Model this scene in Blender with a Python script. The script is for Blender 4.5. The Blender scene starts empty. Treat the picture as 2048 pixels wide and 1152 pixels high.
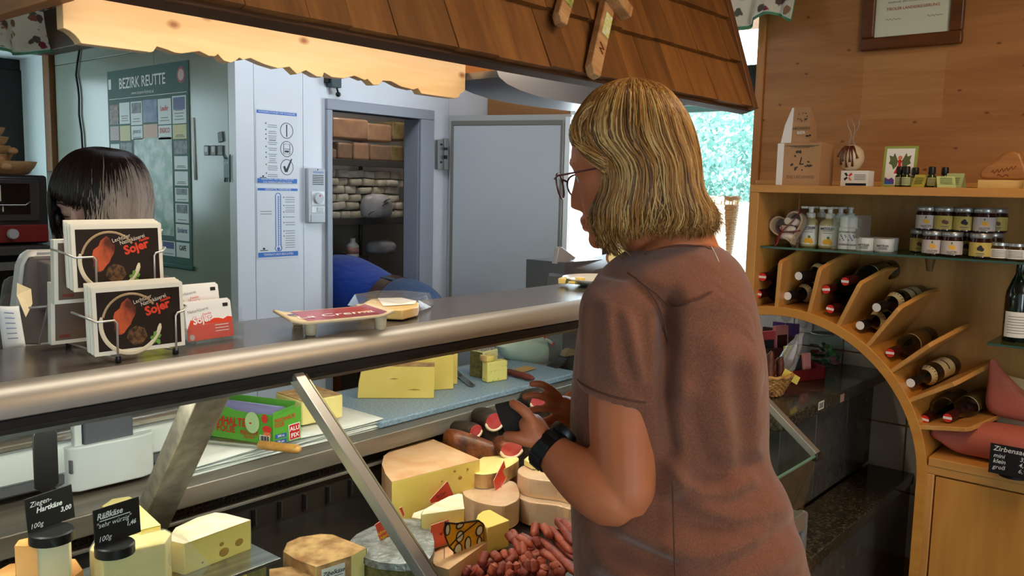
import bpy, bmesh, math, random
from mathutils import Vector as V, Matrix as M
from math import pi, sin, cos, radians, atan2, sqrt, hypot
random.seed(7)
SC = bpy.context.scene
COL = SC.collection
# ------------------------------------------------------------------ camera
F = 1721.0; PITCH = radians(6.639); ROLL = radians(1.285); AZ = radians(40.05); CAMH = 1.52
fw = V((cos(AZ)*cos(PITCH), sin(AZ)*cos(PITCH), -sin(PITCH)))
rt = fw.cross(V((0, 0, 1))).normalized(); up = rt.cross(fw)
CR = rt*cos(ROLL)+up*sin(ROLL); CU = -rt*sin(ROLL)+up*cos(ROLL)
CO = V((0, 0, CAMH))
cam = bpy.data.cameras.new('camera'); camo = bpy.data.objects.new('camera', cam); COL.objects.link(camo)
cam.sensor_width = 36; cam.lens = F/2048*36; cam.clip_start = .02; cam.clip_end = 200
camo.matrix_world = M(((CR.x, CU.x, -fw.x, CO.x), (CR.y, CU.y, -fw.y, CO.y), (CR.z, CU.z, -fw.z, CO.z), (0, 0, 0, 1)))
SC.camera = camo
# ------------------------------------------------------------------ world, sun, exposure
SC.view_settings.view_transform = 'Standard'; SC.view_settings.look = 'None'
SC.view_settings.gamma = 1; SC.view_settings.use_curve_mapping = False
SC.view_settings.exposure = 0.25
wd = bpy.data.worlds.new('sky'); SC.world = wd; wd.use_nodes = True
bg = wd.node_tree.nodes['Background']; bg.inputs[0].default_value = (.74, .90, 1.0, 1); bg.inputs[1].default_value = 5.0
sun = bpy.data.lights.new('sun', 'SUN'); sun.energy = 11; sun.angle = radians(2); sun.color = (1, .95, .86)
suno = bpy.data.objects.new('sun', sun); COL.objects.link(suno)
suno.rotation_euler = (radians(50), 0, radians(20))
def area(name, loc, target, size, energy, color=(1, 1, 1), sy=None, spread=None):
    l = bpy.data.lights.new(name, 'AREA'); l.energy = energy; l.color = color
    l.shape = 'RECTANGLE'; l.size = size; l.size_y = sy or size
    if spread: l.spread = spread
    o = bpy.data.objects.new(name, l); COL.objects.link(o); o.location = loc
    o.rotation_euler = (V(target)-V(loc)).to_track_quat('-Z', 'Y').to_euler() if target else (0, 0, 0)
    return o
area('shop_front_daylight', (-.6, -2.4, 1.5), (.8, 3, 1.3), 1.3, 12, (.82, .91, 1.0), 1.7)
area('right_window_daylight', (3.60, 2.0, 1.45), (2.4, 2.75, 1.2), .9, 22, (.78, .89, 1.0), .9)
area('wall_fill_light', (1.9, 2.3, 2.56), (2.3, 3, 1.2), 1.2, 11, (.80, .90, 1.0), .4)  # added fill that brightens the cold room front wall
area('ceiling_light', (1.75, -.1, 2.58), None, .9, 17, (1, .68, .38), .5)
area('ceiling_light', (1.3, -1.6, 2.58), (1.6, .4, 1), 1.2, 6, (1, .70, .42), .6)
area('canopy_spot', (1.15, 1.25, 1.90), None, 1.5, 7, (1, .90, .74), .08)
area('case_fill_light', (.95, 1.285, 1.180), None, 2.2, 6, (1, .93, .80), .03)  # added fill for the goods, goes with the tube under the rail

# ------------------------------------------------------------------ picture points
def ray(x, y): return fw+CR*((x-1024)/F)+CU*((576-y)/F)
def atx(x, y, X): d = ray(x, y); return CO+d*(X/d.x)
def aty(x, y, Y): d = ray(x, y); return CO+d*(Y/d.y)
def atz(x, y, z): d = ray(x, y); return CO+d*((z-CAMH)/d.z)
def atd(x, y, D): return CO+ray(x, y)*D
# ------------------------------------------------------------------ geometry collector
I4 = M.Identity(4)
def T(x, y, z): return M.Translation((x, y, z))
def R(a, ax): return M.Rotation(a, 4, ax)
def frame(o, x, y):
    x = V(x).normalized(); y = V(y); z = x.cross(y).normalized(); y = z.cross(x)
    o = V(o)
    return M(((x.x, y.x, z.x, o.x), (x.y, y.y, z.y, o.y), (x.z, y.z, z.z, o.z), (0, 0, 0, 1)))
class G:
    def __init__(s): s.v = []; s.f = []
    def add(s, vs, fs, m=I4):
        n = len(s.v); s.v += [m @ V(p) for p in vs]; s.f += [tuple(i+n for i in f) for f in fs]; return s
    def box(s, c, d, m=I4, taper=1.0):
        x, y, z = c; a, b, h = d[0]/2, d[1]/2, d[2]/2; t = taper
        return s.add([(x-a, y-b, z-h), (x+a, y-b, z-h), (x+a, y+b, z-h), (x-a, y+b, z-h),
                      (x-a*t, y-b*t, z+h), (x+a*t, y-b*t, z+h), (x+a*t, y+b*t, z+h), (x-a*t, y+b*t, z+h)],
                     [(3, 2, 1, 0), (4, 5, 6, 7), (0, 1, 5, 4), (1, 2, 6, 5), (2, 3, 7, 6), (3, 0, 4, 7)], m)
    def b2(s, lo, hi, m=I4):
        return s.box([(lo[i]+hi[i])/2 for i in range(3)], [hi[i]-lo[i] for i in range(3)], m)
    def lathe(s, prof, seg=20, m=I4, a0=0, a1=2*pi):
        full = abs(a1-a0-2*pi) < 1e-6; n = seg if full else seg+1; vs = []; fs = []
        for r, z in prof:
            for k in range(n):
                a = a0+(a1-a0)*k/seg; vs.append((r*cos(a), r*sin(a), z))
        for i in range(len(prof)-1):
            for k in range(seg):
                k2 = (k+1) % n
                fs.append((i*n+k, i*n+k2, (i+1)*n+k2, (i+1)*n+k))
        if full:
            if prof[0][0] > 1e-6: fs.append(tuple(range(n))[::-1])
            if prof[-1][0] > 1e-6: fs.append(tuple((len(prof)-1)*n+k for k in range(n)))
        return s.add(vs, fs, m)
    def tube(s, pts, r, seg=8, m=I4, cap=True, flat=1.0, closed=False):
        pts = [V(p) for p in pts]; n = len(pts); vs = []; fs = []
        rs = r if isinstance(r, (list, tuple)) else [r]*n
        prev = None
        for i, p in enumerate(pts):
            if closed: t = pts[(i+1) % n]-pts[i-1]
            else: t = pts[min(i+1, n-1)]-pts[max(i-1, 0)]
            if t.length < 1e-9: t = V((0, 0, 1))
            t.normalize()
            if prev is None:
                a = V((0, 0, 1)) if abs(t.z) < .9 else V((1, 0, 0)); u = t.cross(a).normalized()
            else:
                u = prev-t*prev.dot(t)
                u = u.normalized() if u.length > 1e-6 else t.orthogonal().normalized()
            prev = u; w = t.cross(u)
            for k in range(seg):
                a = 2*pi*k/seg; vs.append(p+u*(rs[i]*cos(a))+w*(rs[i]*sin(a)*flat))
        for i in range(n if closed else n-1):
            j = (i+1) % n
            for k in range(seg):
                k2 = (k+1) % seg; fs.append((i*seg+k, i*seg+k2, j*seg+k2, j*seg+k))
        if cap and not closed:
            fs.append(tuple(range(seg))[::-1]); fs.append(tuple((n-1)*seg+k for k in range(seg)))
        return s.add(vs, fs, m)
    def prism(s, poly, z0, z1, m=I4):
        n = len(poly)
        vs = [(p[0], p[1], z0) for p in poly]+[(p[0], p[1], z1) for p in poly]
        fs = [tuple(range(n))[::-1], tuple(range(n, 2*n))]+[(i, (i+1) % n, n+(i+1) % n, n+i) for i in range(n)]
        return s.add(vs, fs, m)
    def loft(s, rings, cap=True, closed=True):
        n = len(rings[0]); vs = [p for r in rings for p in r]; fs = []
        for i in range(len(rings)-1):
            for k in range(n if closed else n-1):
                k2 = (k+1) % n; fs.append((i*n+k, i*n+k2, (i+1)*n+k2, (i+1)*n+k))
        if cap: fs.append(tuple(range(n))[::-1]); fs.append(tuple((len(rings)-1)*n+k for k in range(n)))
        return s.add(vs, fs)
    def ball(s, c, r, seg=14, rings=9, m=I4):
        r = r if isinstance(r, (list, tuple)) else (r, r, r)
        prof = [(sin(pi*i/rings), -cos(pi*i/rings)) for i in range(rings+1)]
        prof[0] = (0, -1); prof[-1] = (0, 1)
        mm = m @ T(*c) @ M.Diagonal((r[0], r[1], r[2], 1))
        return s.lathe([(max(a, 0), b) for a, b in prof], seg, mm)
    def sheet(s, fn, nu, nv, m=I4, th=0):
        vs = [fn(i/nu, j/nv) for j in range(nv+1) for i in range(nu+1)]; w = nu+1
        fs = [(j*w+i, j*w+i+1, (j+1)*w+i+1, (j+1)*w+i) for j in range(nv) for i in range(nu)]
        return s.add(vs, fs, m)
def mesh(name, g, mat, parent=None, smooth=None, bevel=0, m=None, seg=2, sub=0, solid=0):
    me = bpy.data.meshes.new(name)
    me.from_pydata([tuple(p) for p in g.v], [], g.f); me.update()
    bm = bmesh.new(); bm.from_mesh(me); bmesh.ops.recalc_face_normals(bm, faces=bm.faces); bm.to_mesh(me); bm.free()
    me.materials.append(mat)
    if smooth is not None:
        me.polygons.foreach_set('use_smooth', [True]*len(me.polygons))
        if smooth < 180: me.set_sharp_from_angle(angle=radians(smooth))
    o = bpy.data.objects.new(name, me); COL.objects.link(o)
    if m is not None: o.matrix_world = m
    if parent is not None: o.parent = parent
    if solid:
        d = o.modifiers.new('solid', 'SOLIDIFY'); d.thickness = solid; d.offset = 0
    if bevel:
        b = o.modifiers.new('bevel', 'BEVEL'); b.width = bevel; b.segments = seg; b.limit_method = 'ANGLE'; b.angle_limit = radians(35)
        if smooth is None:
            me.polygons.foreach_set('use_smooth', [True]*len(me.polygons)); me.set_sharp_from_angle(angle=radians(35)); b.harden_normals = False
    if sub:
        d = o.modifiers.new('sub', 'SUBSURF'); d.levels = sub; d.render_levels = sub
    return o
def thing(name, label, cat, loc=(0, 0, 0), rz=0, group=None, m=None):
    o = bpy.data.objects.new(name, None); COL.objects.link(o); o.empty_display_size = .02
    if m is not None: o.matrix_world = m
    else: o.location = loc; o.rotation_euler = (0, 0, rz)
    return tag(o, label, cat, group)
def tag(o, label, cat, group=None):
    o['label'] = label; o['category'] = cat
    if group: o['group'] = group
    return o
def struct(o): o['kind'] = 'structure'; return o
def stuff(o): o['kind'] = 'stuff'; return o
def kids(o): return [c for c in COL.objects if c.parent == o]
def dup(o, label=None, loc=None, rz=None, m=None, group=None, _ch=None):
    ch = _ch or tree(o)
    r = o.copy(); COL.objects.link(r)
    if m is not None: r.matrix_world = m
    if loc is not None: r.location = loc
    if rz is not None: r.rotation_euler = (0, 0, rz)
    if label: r['label'] = label
    if group: r['group'] = group
    for c, sub in ch:
        d = c.copy(); COL.objects.link(d); d.parent = r
        for e in sub:
            k = e.copy(); COL.objects.link(k); k.parent = d
    return r
def tree(o): return [(c, list(c.children)) for c in o.children]
def text(name, s, size, m, mat, parent=None, align='CENTER', shear=0, sx=1.0, ext=0.0, bold=0.0):
    cu = bpy.data.curves.new(name, 'FONT'); cu.body = s; cu.size = size; cu.align_x = align; cu.align_y = 'CENTER'
    cu.shear = shear; cu.resolution_u = 2; cu.extrude = ext; cu.offset = 0.0 if 'g' in s else bold*.7
    o = bpy.data.objects.new(name, cu)
    me = bpy.data.meshes.new_from_object(o); bpy.data.objects.remove(o); bpy.data.curves.remove(cu)
    for v in me.vertices: v.co = m @ V((v.co.x*sx, v.co.y, v.co.z))
    me.materials.clear(); me.materials.append(mat)
    ob = bpy.data.objects.new(name, me); COL.objects.link(ob)
    if parent is not None: ob.parent = parent
    return ob
# ------------------------------------------------------------------ materials
def lin(c):
    return tuple(((v/255)/12.92 if v/255 <= .04045 else ((v/255+.055)/1.055)**2.4) for v in c)+(1,)
_mc = {}
def base(name):
    m = bpy.data.materials.new(name); m.use_nodes = True
    nt = m.node_tree; return m, nt, nt.nodes['Principled BSDF']
def N(nt, t, **kw):
    n = nt.nodes.new(t)
    for k, v in kw.items():
        if k in n.inputs.keys(): n.inputs[k].default_value = v
        else: setattr(n, k, v)
    return n
def ramp(nt, fac, stops):
    r = nt.nodes.new('ShaderNodeValToRGB'); cr = r.color_ramp
    while len(cr.elements) < len(stops): cr.elements.new(.5)
    for e, (p, c) in zip(cr.elements, stops): e.position = p; e.color = c
    nt.links.new(fac, r.inputs[0]); return r.outputs[0]
def coords(nt, scale=(1, 1, 1), kind='Object', rot=(0, 0, 0)):
    tc = nt.nodes.new('ShaderNodeTexCoord'); mp = nt.nodes.new('ShaderNodeMapping')
    mp.inputs['Scale'].default_value = scale; mp.inputs['Rotation'].default_value = rot
    nt.links.new(tc.outputs[kind], mp.inputs[0]); return mp.outputs[0]
def mat(name, c, rough=.5, metal=0, c2=None, ns=20, bump=0, bs=None, sss=0, coat=0, stretch=(1, 1, 1), spec=.5, lo=.35, hi=.65, det=4, alpha=1, trans=0, emit=0, ior=1.45, sheen=0):
    if name in _mc: return _mc[name]
    m, nt, b = base(name); L = nt.links.new
    b.inputs['Base Color'].default_value = lin(c); b.inputs['Roughness'].default_value = rough; b.inputs['Metallic'].default_value = metal
    b.inputs['Specular IOR Level'].default_value = spec; b.inputs['Coat Weight'].default_value = coat; b.inputs['IOR'].default_value = ior
    b.inputs['Coat Roughness'].default_value = .1
    b.inputs['Subsurface Weight'].default_value = sss; b.inputs['Alpha'].default_value = alpha; b.inputs['Transmission Weight'].default_value = trans
    b.inputs['Subsurface Scale'].default_value = .02; b.inputs['Sheen Weight'].default_value = sheen
    if emit: b.inputs['Emission Color'].default_value = lin(c); b.inputs['Emission Strength'].default_value = emit
    if c2 or bump:
        co = coords(nt, stretch)
        nz = N(nt, 'ShaderNodeTexNoise', Scale=ns, Detail=det); L(co, nz.inputs[0])
        if c2: L(ramp(nt, nz.outputs[0], [(lo, lin(c)), (hi, lin(c2))]), b.inputs['Base Color'])
        if bump:
            n2 = nz
            if bs: n2 = N(nt, 'ShaderNodeTexNoise', Scale=bs, Detail=3); L(co, n2.inputs[0])
            bp = N(nt, 'ShaderNodeBump', Strength=bump, Distance=.004); L(n2.outputs[0], bp.inputs['Height']); L(bp.outputs[0], b.inputs['Normal'])
    _mc[name] = m; return m
def wood(name, c1, c2, axis='X', scale=1.0, rough=.45, knots=0, rnd=0, coat=0, kc=(70, 38, 15), kp='YZ'):
    if name in _mc: return _mc[name]
    m, nt, b = base(name); L = nt.links.new
    st = {'X': (.09, 1, 1), 'Y': (1, .09, 1), 'Z': (1, 1, .09)}[axis]
    co = coords(nt, tuple(s*scale for s in st))
    if rnd:
        oi = nt.nodes.new('ShaderNodeObjectInfo'); ad = N(nt, 'ShaderNodeVectorMath', operation='ADD')
        ml = N(nt, 'ShaderNodeMath', operation='MULTIPLY'); ml.inputs[1].default_value = 37
        L(oi.outputs['Random'], ml.inputs[0]); L(co, ad.inputs[0]); L(ml.outputs[0], ad.inputs[1]); co = ad.outputs[0]
    n1 = N(nt, 'ShaderNodeTexNoise', Scale=14, Detail=5, Distortion=.6); L(co, n1.inputs[0])
    n2 = N(nt, 'ShaderNodeTexNoise', Scale=90, Detail=3); L(co, n2.inputs[0])
    mx = N(nt, 'ShaderNodeMath', operation='MULTIPLY_ADD'); L(n2.outputs[0], mx.inputs[0]); mx.inputs[1].default_value = .35; L(n1.outputs[0], mx.inputs[2])
    col = ramp(nt, mx.outputs[0], [(.45, lin(c1)), (.85, lin(c2))])
    if knots:
        ck = coords(nt, tuple(knots*s for s in {'X': (.6, 1, 1), 'Y': (1, .6, 1), 'Z': (1, 1, .6)}[axis]))
        sp = N(nt, 'ShaderNodeSeparateXYZ'); L(ck, sp.inputs[0]); cb = N(nt, 'ShaderNodeCombineXYZ'); L(sp.outputs[kp[0]], cb.inputs[0]); L(sp.outputs[kp[1]], cb.inputs[1])
        vo = N(nt, 'ShaderNodeTexVoronoi', voronoi_dimensions='2D', Scale=1.0, Randomness=1.0); L(cb.outputs[0], vo.inputs['Vector'])
        rk = ramp(nt, vo.outputs['Distance'], [(.012, (1, 1, 1, 1)), (.05, (0, 0, 0, 1))])
        mk = N(nt, 'ShaderNodeMixRGB'); L(rk, mk.inputs[0]); L(col, mk.inputs[1]); mk.inputs[2].default_value = lin(kc); col = mk.outputs[0]
    if rnd:
        hs = N(nt, 'ShaderNodeHueSaturation'); mr = N(nt, 'ShaderNodeMapRange')
        mr.inputs[3].default_value = 1-rnd; mr.inputs[4].default_value = 1+rnd*.6
        L(oi.outputs['Random'], mr.inputs[0]); L(mr.outputs[0], hs.inputs['Value']); L(col, hs.inputs['Color']); col = hs.outputs[0]
    L(col, b.inputs['Base Color']); b.inputs['Roughness'].default_value = rough; b.inputs['Coat Weight'].default_value = coat
    bp = N(nt, 'ShaderNodeBump', Strength=.12, Distance=.002); L(n2.outputs[0], bp.inputs['Height']); L(bp.outputs[0], b.inputs['Normal'])
    _mc[name] = m; return m
def glass(name, tint=(235, 245, 242), refl=1.45, rough=.02, haze=0):
    if name in _mc: return _mc[name]
    m, nt, b = base(name); L = nt.links.new
    out = [n for n in nt.nodes if n.type == 'OUTPUT_MATERIAL'][0]; nt.nodes.remove(b)
    tr = N(nt, 'ShaderNodeBsdfTransparent'); tr.inputs[0].default_value = lin(tint)
    gl = N(nt, 'ShaderNodeBsdfGlossy', Roughness=rough); lw = N(nt, 'ShaderNodeLayerWeight'); pw = N(nt, 'ShaderNodeMath', operation='POWER'); L(lw.outputs['Facing'], pw.inputs[0]); pw.inputs[1].default_value = 5; fr = N(nt, 'ShaderNodeMath', operation='MULTIPLY_ADD'); L(pw.outputs[0], fr.inputs[0]); fr.inputs[1].default_value = (refl-1)*1.2; fr.inputs[2].default_value = .02
    mx = N(nt, 'ShaderNodeMixShader'); L(fr.outputs[0], mx.inputs[0]); L(tr.outputs[0], mx.inputs[1]); L(gl.outputs[0], mx.inputs[2])
    res = mx
    if haze:
        df = N(nt, 'ShaderNodeBsdfDiffuse'); df.inputs[0].default_value = lin((240, 242, 240)); m2 = N(nt, 'ShaderNodeMixShader'); m2.inputs[0].default_value = haze
        L(mx.outputs[0], m2.inputs[1]); L(df.outputs[0], m2.inputs[2]); res = m2
    L(res.outputs[0], out.inputs[0]); _mc[name] = m; return m
WHITE = mat('white_paint', (232, 234, 235), .5)
BLACK = mat('black_plastic', (18, 18, 19), .4)
DGREY = mat('dark_grey_plastic', (72, 74, 80), .45)
STEEL = mat('brushed_steel', (176, 174, 170), .32, 1, c2=(150, 148, 144), ns=60, stretch=(.03, 1, 1))
ALU = mat('aluminium', (200, 198, 192), .35, 1)
GLASS = glass('clear_glass', (248, 252, 251))
PAPER = mat('white_paper', (236, 235, 228), .7)
INK = mat('black_ink', (22, 22, 24), .7)
CHALK = mat('white_chalk', (235, 235, 235), .8)
SLATE = mat('black_slate', (17, 17, 18), .55)
RED = mat('red_print', (206, 42, 34), .5)
# ================================================================== SETTING
PINE = wood('pine_wall', (180, 126, 70), (156, 102, 52), 'Y', 1.0, .5, knots=8, kp='YZ', kc=(104, 60, 28))
BEECH = wood('beech', (206, 152, 82), (188, 130, 64), 'Z', 1.2, .4)
BEECHY = wood('beech_horizontal', (206, 152, 82), (188, 130, 64), 'Y', 1.2, .4)
WALLW = mat('white_wall_panel', (226, 230, 236), .28, c2=(220, 225, 232), ns=3)
PLASTER = mat('white_plaster', (225, 232, 232), .8, bump=.1, ns=60)
YC = 3.0; XW = 3.34; XS = 1.887
TILE_D = mat('dark_floor_tile', (58, 52, 44), .35, c2=(44, 40, 35), ns=8)
fl = struct(mesh('floor', G().b2((-1.8, -2.6, -.06), (5.6, 5.1, -.004)), mat('floor_grout', (40, 38, 36), .8)))
for i in range(9):
    for j in range(6):
        if j < 4 or i > 4:
            mesh('tile', G().box((-1.4+i*.6, -2.2+j*.6, 0), (.594, .594, .012)), TILE_D, fl)
CEIL = wood('pine_ceiling', (150, 98, 50), (120, 74, 34), 'X', 1, .5)
struct(mesh('ceiling', G().b2((-1.8, -2.6, 2.62), (5.6, 5.1, 2.72)), CEIL))
# wall behind the photographer's shoulder: shop front with two large openings
g = G(); g.b2((-1.8, -2.6, 0), (5.6, -2.45, .5)); g.b2((-1.8, -2.6, 2.35), (5.6, -2.45, 2.62))
for x0, x1 in ((-1.8, -1.3), (.1, 5.6)): g.b2((x0, -2.6, .5), (x1, -2.45, 2.35))
struct(mesh('wall_front', g, PLASTER))
g = G(); g.b2((-1.95, -2.6, 0), (-1.8, 2.5, 2.62)); g.b2((-1.95, 3.7, 0), (-1.8, 5.1, 2.62)); g.b2((-1.95, 2.5, 0), (-1.8, 3.7, 1.15)); g.b2((-1.95, 2.5, 2.0), (-1.8, 3.7, 2.62))
struct(mesh('wall_left', g, PLASTER))
# back wall with the window niche behind the seller
wb = struct(mesh('wall_back', G().b2((-1.8, 4.7, 0), (.55, 5.1, 2.62)).b2((.55, 4.7, 2.13), (1.86, 5.1, 2.62)).b2((.55, 4.7, 0), (1.86, 5.1, 1.25)).b2((1.86, 4.7, 0), (5.6, 5.1, 2.62)), PLASTER))
DARKWOOD = mat('dark_window_frame', (24, 22, 22), .5)
w2 = struct(mesh('window_2', G().b2((.55, 4.98, 1.25), (.62, 5.04, 2.13)).b2((1.60, 4.97, 1.25), (1.865, 5.05, 2.075)).b2((.55, 4.98, 2.06), (1.86, 5.04, 2.13)).b2((.55, 4.98, 1.25), (1.86, 5.04, 1.32)).b2((1.18, 4.98, 1.25), (1.25, 5.04, 2.1)), DARKWOOD, bevel=.004))
mesh('pane', G().b2((.62, 5.0, 1.3), (1.6, 5.006, 2.08)), GLASS, w2)
POSTW = wood('window_casing_wood', (146, 98, 50), (120, 76, 34), 'Z', 1, .5)
struct(mesh('trim_1', G().b2((1.862, 4.63, 1.55), (1.955, 4.7, 2.62)), POSTW, bevel=.004))
struct(mesh('trim_2', G().b2((.0, 4.63, 2.14), (1.88, 4.7, 2.22)), POSTW, bevel=.004))
struct(mesh('trim_5', G().b2((1.80, 3.0, 2.128), (1.886, 4.63, 2.32)), wood('dark_beam', (84, 54, 28), (60, 38, 18), 'Y', 1, .6), bevel=.004))
# right wall (pine), window niche, outside
wr = G()
wr.b2((XW, -2.6, 0), (3.62, 1.53, 2.62)); wr.b2((XW, 2.47, 0), (3.62, 2.995, 2.62)); wr.b2((XW, 1.53, 2.34), (3.62, 2.47, 2.62)); wr.b2((XW, 1.53, 0), (3.62, 2.47, .95))
wr = struct(mesh('wall_right', wr, PINE))
mesh('wood_panel', G().b2((XW-.022, .2, 1.16), (XW-.002, 1.50, 2.6)), PINE, wr, bevel=.002)
mesh('edge_strip', G().b2((XW-.034, 1.50, 1.16), (XW+.0, 1.532, 2.6)), wood('pine_edge', (196, 138, 76), (172, 112, 54), 'Z', 1, .5), wr, bevel=.003)
mesh('ledge_strip', G().b2((XW-.05, .2, 1.555), (XW-.02, 1.50, 1.572)), BEECHY, wr, bevel=.002)
mesh('faded_patch', G().b2((XW-.0225, .835, 1.80), (XW-.0219, 1.115, 2.03)), wood('pine_faded', (188, 138, 82), (168, 116, 62), 'Y', 1, .5), wr)
struct(mesh('trim_3', G().b2((XW+.0, 2.44, .95), (XW+.26, 2.475, 2.34)), WHITE))
TEALF = mat('teal_frame', (96, 140, 136), .5)
w1 = G()
w1.b2((3.62, 1.5, .9), (3.68, 1.58, 2.3)); w1.b2((3.62, 2.40, .9), (3.68, 2.5, 2.3)); w1.b2((3.62, 1.5, 1.92), (3.70, 2.5, 2.08)); w1.b2((3.62, 1.5, .9), (3.68, 2.5, .97))
w1 = struct(mesh('window_1', w1, DARKWOOD, bevel=.004))
mesh('sash', G().b2((3.625, 1.55, 1.885), (3.665, 2.45, 1.915)).b2((3.63, 2.56-.05, .95), (3.66, 2.6, 1.9)), TEALF, w1)
mesh('pane', G().b2((3.64, 1.56, .95), (3.646, 2.5, 1.9)), GLASS, w1)
mesh('window_sill', G().b2((3.3, 1.53, .95), (3.62, 2.47, .985)), PLASTER, w1)
# outside: bright pavement, white garden wall, hedge
struct(mesh('pavement', G().b2((3.7, -3, -.12), (26, 20, -.02)), mat('pale_paving', (236, 232, 222), .8)))
gw = tag(mesh('garden_wall', G().b2((8.4, 2.0, -.02), (8.7, 9.5, 1.42)), mat('sunlit_render', (244, 243, 238), .9), bevel=.02), 'low white sunlit wall outside the window below the hedge', 'wall')
LEAFM = mat('hazed_leaf', (146, 194, 178), .5, c2=(200, 226, 226), ns=3, lo=.3, hi=.7)  # leaf colour paled and cooled to paint in glare and haze
def bush(cx, cy, cz, rx, ry, rz, n, sz, seed):
    rr = random.Random(seed); g = G()
    for _ in range(n):
        d = V((rr.gauss(0, 1), rr.gauss(0, 1), rr.gauss(0, 1))).normalized()*rr.uniform(.72, 1.03)
        p = V((cx+d.x*rx, cy+d.y*ry, cz+d.z*rz))
        m = T(*p) @ R(rr.uniform(0, 6.3), 'Z') @ R(rr.uniform(-1.2, 1.2), 'X'); s = sz*rr.uniform(.6, 1.3)
        g.add([(0, 0, 0), (s*.35, s*.5, s*.08), (0, s, 0), (-s*.35, s*.5, s*.08)], [(0, 1, 2), (0, 2, 3)], m)
    return g
for k, (cx, cy, r) in enumerate(((10.4, 3.3, 1.25), (10.6, 5.6, 1.2), (10.4, 7.9, 1.25), (12.7, 4.4, 1.3), (12.9, 6.9, 1.3))):
    b = thing('bush', ['glare-paled green leafy bush right of centre in the window view', 'broad glare-paled bush in the middle of the window view', 'leafy bush at left of the window view beside the cold room door', 'tall tree crown rising behind the right hand bushes', 'tall tree crown rising behind the left hand bushes'][k], 'bush', (cx, cy, -.02))
    mesh('foliage', bush(0, 0, 1.7, r, r, 1.6+.1*(k > 2), 9500, .10, k), LEAFM, b)['kind'] = 'stuff'
    mesh('stem', G().tube([(0, 0, 0), (.05, .02, .9), (0, 0, 1.7)], [.09, .07, .04], 8), mat('bark', (96, 80, 60), .9), b, smooth=40)
b = thing('bush', 'sunlit green bush outside the left window, mirrored in the glossy side wall', 'bush', (-4.6, 2.6, -.02))
mesh('foliage', bush(0, 0, 1.5, 1.1, 2.2, 1.2, 2500, .2, 9), mat('sunlit_leaf', (120, 176, 60), .5, c2=(170, 210, 90), ns=3), b)['kind'] = 'stuff'
mesh('stem', G().tube([(0, 0, 0), (.05, .02, .9), (0, 0, 1.4)], [.09, .07, .04], 8), mat('bark', (96, 80, 60), .9), b, smooth=40)
# lower tiles on the right wall and white tiles near the sockets
tl = mat('grey_wall_tile', (214, 206, 190), .4, c2=(198, 190, 174), ns=6)
wt = mat('white_wall_tile', (214, 216, 212), .3)
for i in range(5):
    for j in range(4):
        mesh('tile', G().box((XW-.006, .50+i*.25, .30+j*.25-.0), (.012, .244, .244)), tl if (j < 3) else wt, wr, bevel=.002)
# certificate frames
FRM = wood('frame_wood', (110, 64, 26), (84, 46, 16), 'Y', 1.4, .35)
def picture(name, label, y0, y1, z0, z1, fwid=.045):
    o = thing(name, label, 'picture', (XW-.024, (y0+y1)/2, z0))
    w = (y1-y0)/2; h = z1-z0; g = G()
    for lo, hi in (((-.022, -w, 0), (0, w, fwid)), ((-.022, -w, h-fwid), (0, w, h)), ((-.022, -w, fwid), (0, -w+fwid, h-fwid)), ((-.022, w-fwid, fwid), (0, w, h-fwid))): g.b2(lo, hi)
    mesh('frame', g, FRM, o, bevel=.006)
    mesh('sheet', G().b2((-.008, -w+fwid, fwid), (-.004, w-fwid, h-fwid)), mat('cream_sheet', (248, 238, 214), .6), o)
    mesh('glazing', G().b2((-.011, -w+fwid, fwid), (-.0095, w-fwid, h-fwid)), GLASS, o)
    return o
c1 = atx(1722, 104, XW-.03); c2 = atx(1925, 90, XW-.03)
cert = picture('framed_certificate', 'certificate in brown wooden frame on pine wall above the shelf', c2.y, c1.y, 2.047, 2.55)
fx = frame((-.0092, 0, .045), (0, -1, 0), (0, 0, 1))
CY = .0
text('lettering', 'Künstler wird ihm diese Auszeichnung', .0135, fx @ T(0, .148, 0), mat('certificate_ink', (52, 40, 28), .7), cert, bold=.0004)
text('lettering', 'Innsbruck, den 23.2.2012', .011, fx @ T(-.03, .12, 0), _mc['certificate_ink'], cert, shear=.3)
text('lettering', 'TIROLER LANDESREGIERUNG', .0135, fx @ T(-.0, .096, 0), mat('orange_ink', (198, 110, 60), .7), cert, bold=.0003)
for x0 in (-.09, .05): mesh('signature', G().tube([fx @ V((x0+.004*i, .06+.004*sin(i*1.9)*(1-.04*i), .0003)) for i in range(14)], .0006, 4), _mc['certificate_ink'], cert)
picture('framed_picture', 'second brown picture frame at the right edge of the pine wall', .12, .59, 2.125, 2.5)
# right-hand window valance curtain
FLORAL = None
def floral(name):
    m, nt, b = base(name); L = nt.links.new
    co = coords(nt, (1, 1, 1)); v1 = N(nt, 'ShaderNodeTexVoronoi', Scale=19); L(co, v1.inputs[0])
    n1 = N(nt, 'ShaderNodeTexNoise', Scale=46, Detail=3); L(co, n1.inputs[0])
    a = N(nt, 'ShaderNodeMath', operation='MULTIPLY_ADD'); L(n1.outputs[0], a.inputs[0]); a.inputs[1].default_value = .55; L(v1.outputs['Distance'], a.inputs[2])
    f = ramp(nt, a.outputs[0], [(.60, (1, 1, 1, 1)), (.68, (0, 0, 0, 1))])
    hue = ramp(nt, v1.outputs['Color'], [(.2, lin((96, 112, 96))), (.45, lin((92, 70, 66))), (.6, lin((168, 126, 84))), (.8, lin((128, 46, 62)))])
    mx = N(nt, 'ShaderNodeMixRGB'); L(f, mx.inputs[0]); mx.inputs[1].default_value = lin((226, 220, 198)); L(hue, mx.inputs[2])
    L(mx.outputs[0], b.inputs['Base Color']); b.inputs['Roughness'].default_value = .9; return m
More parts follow.
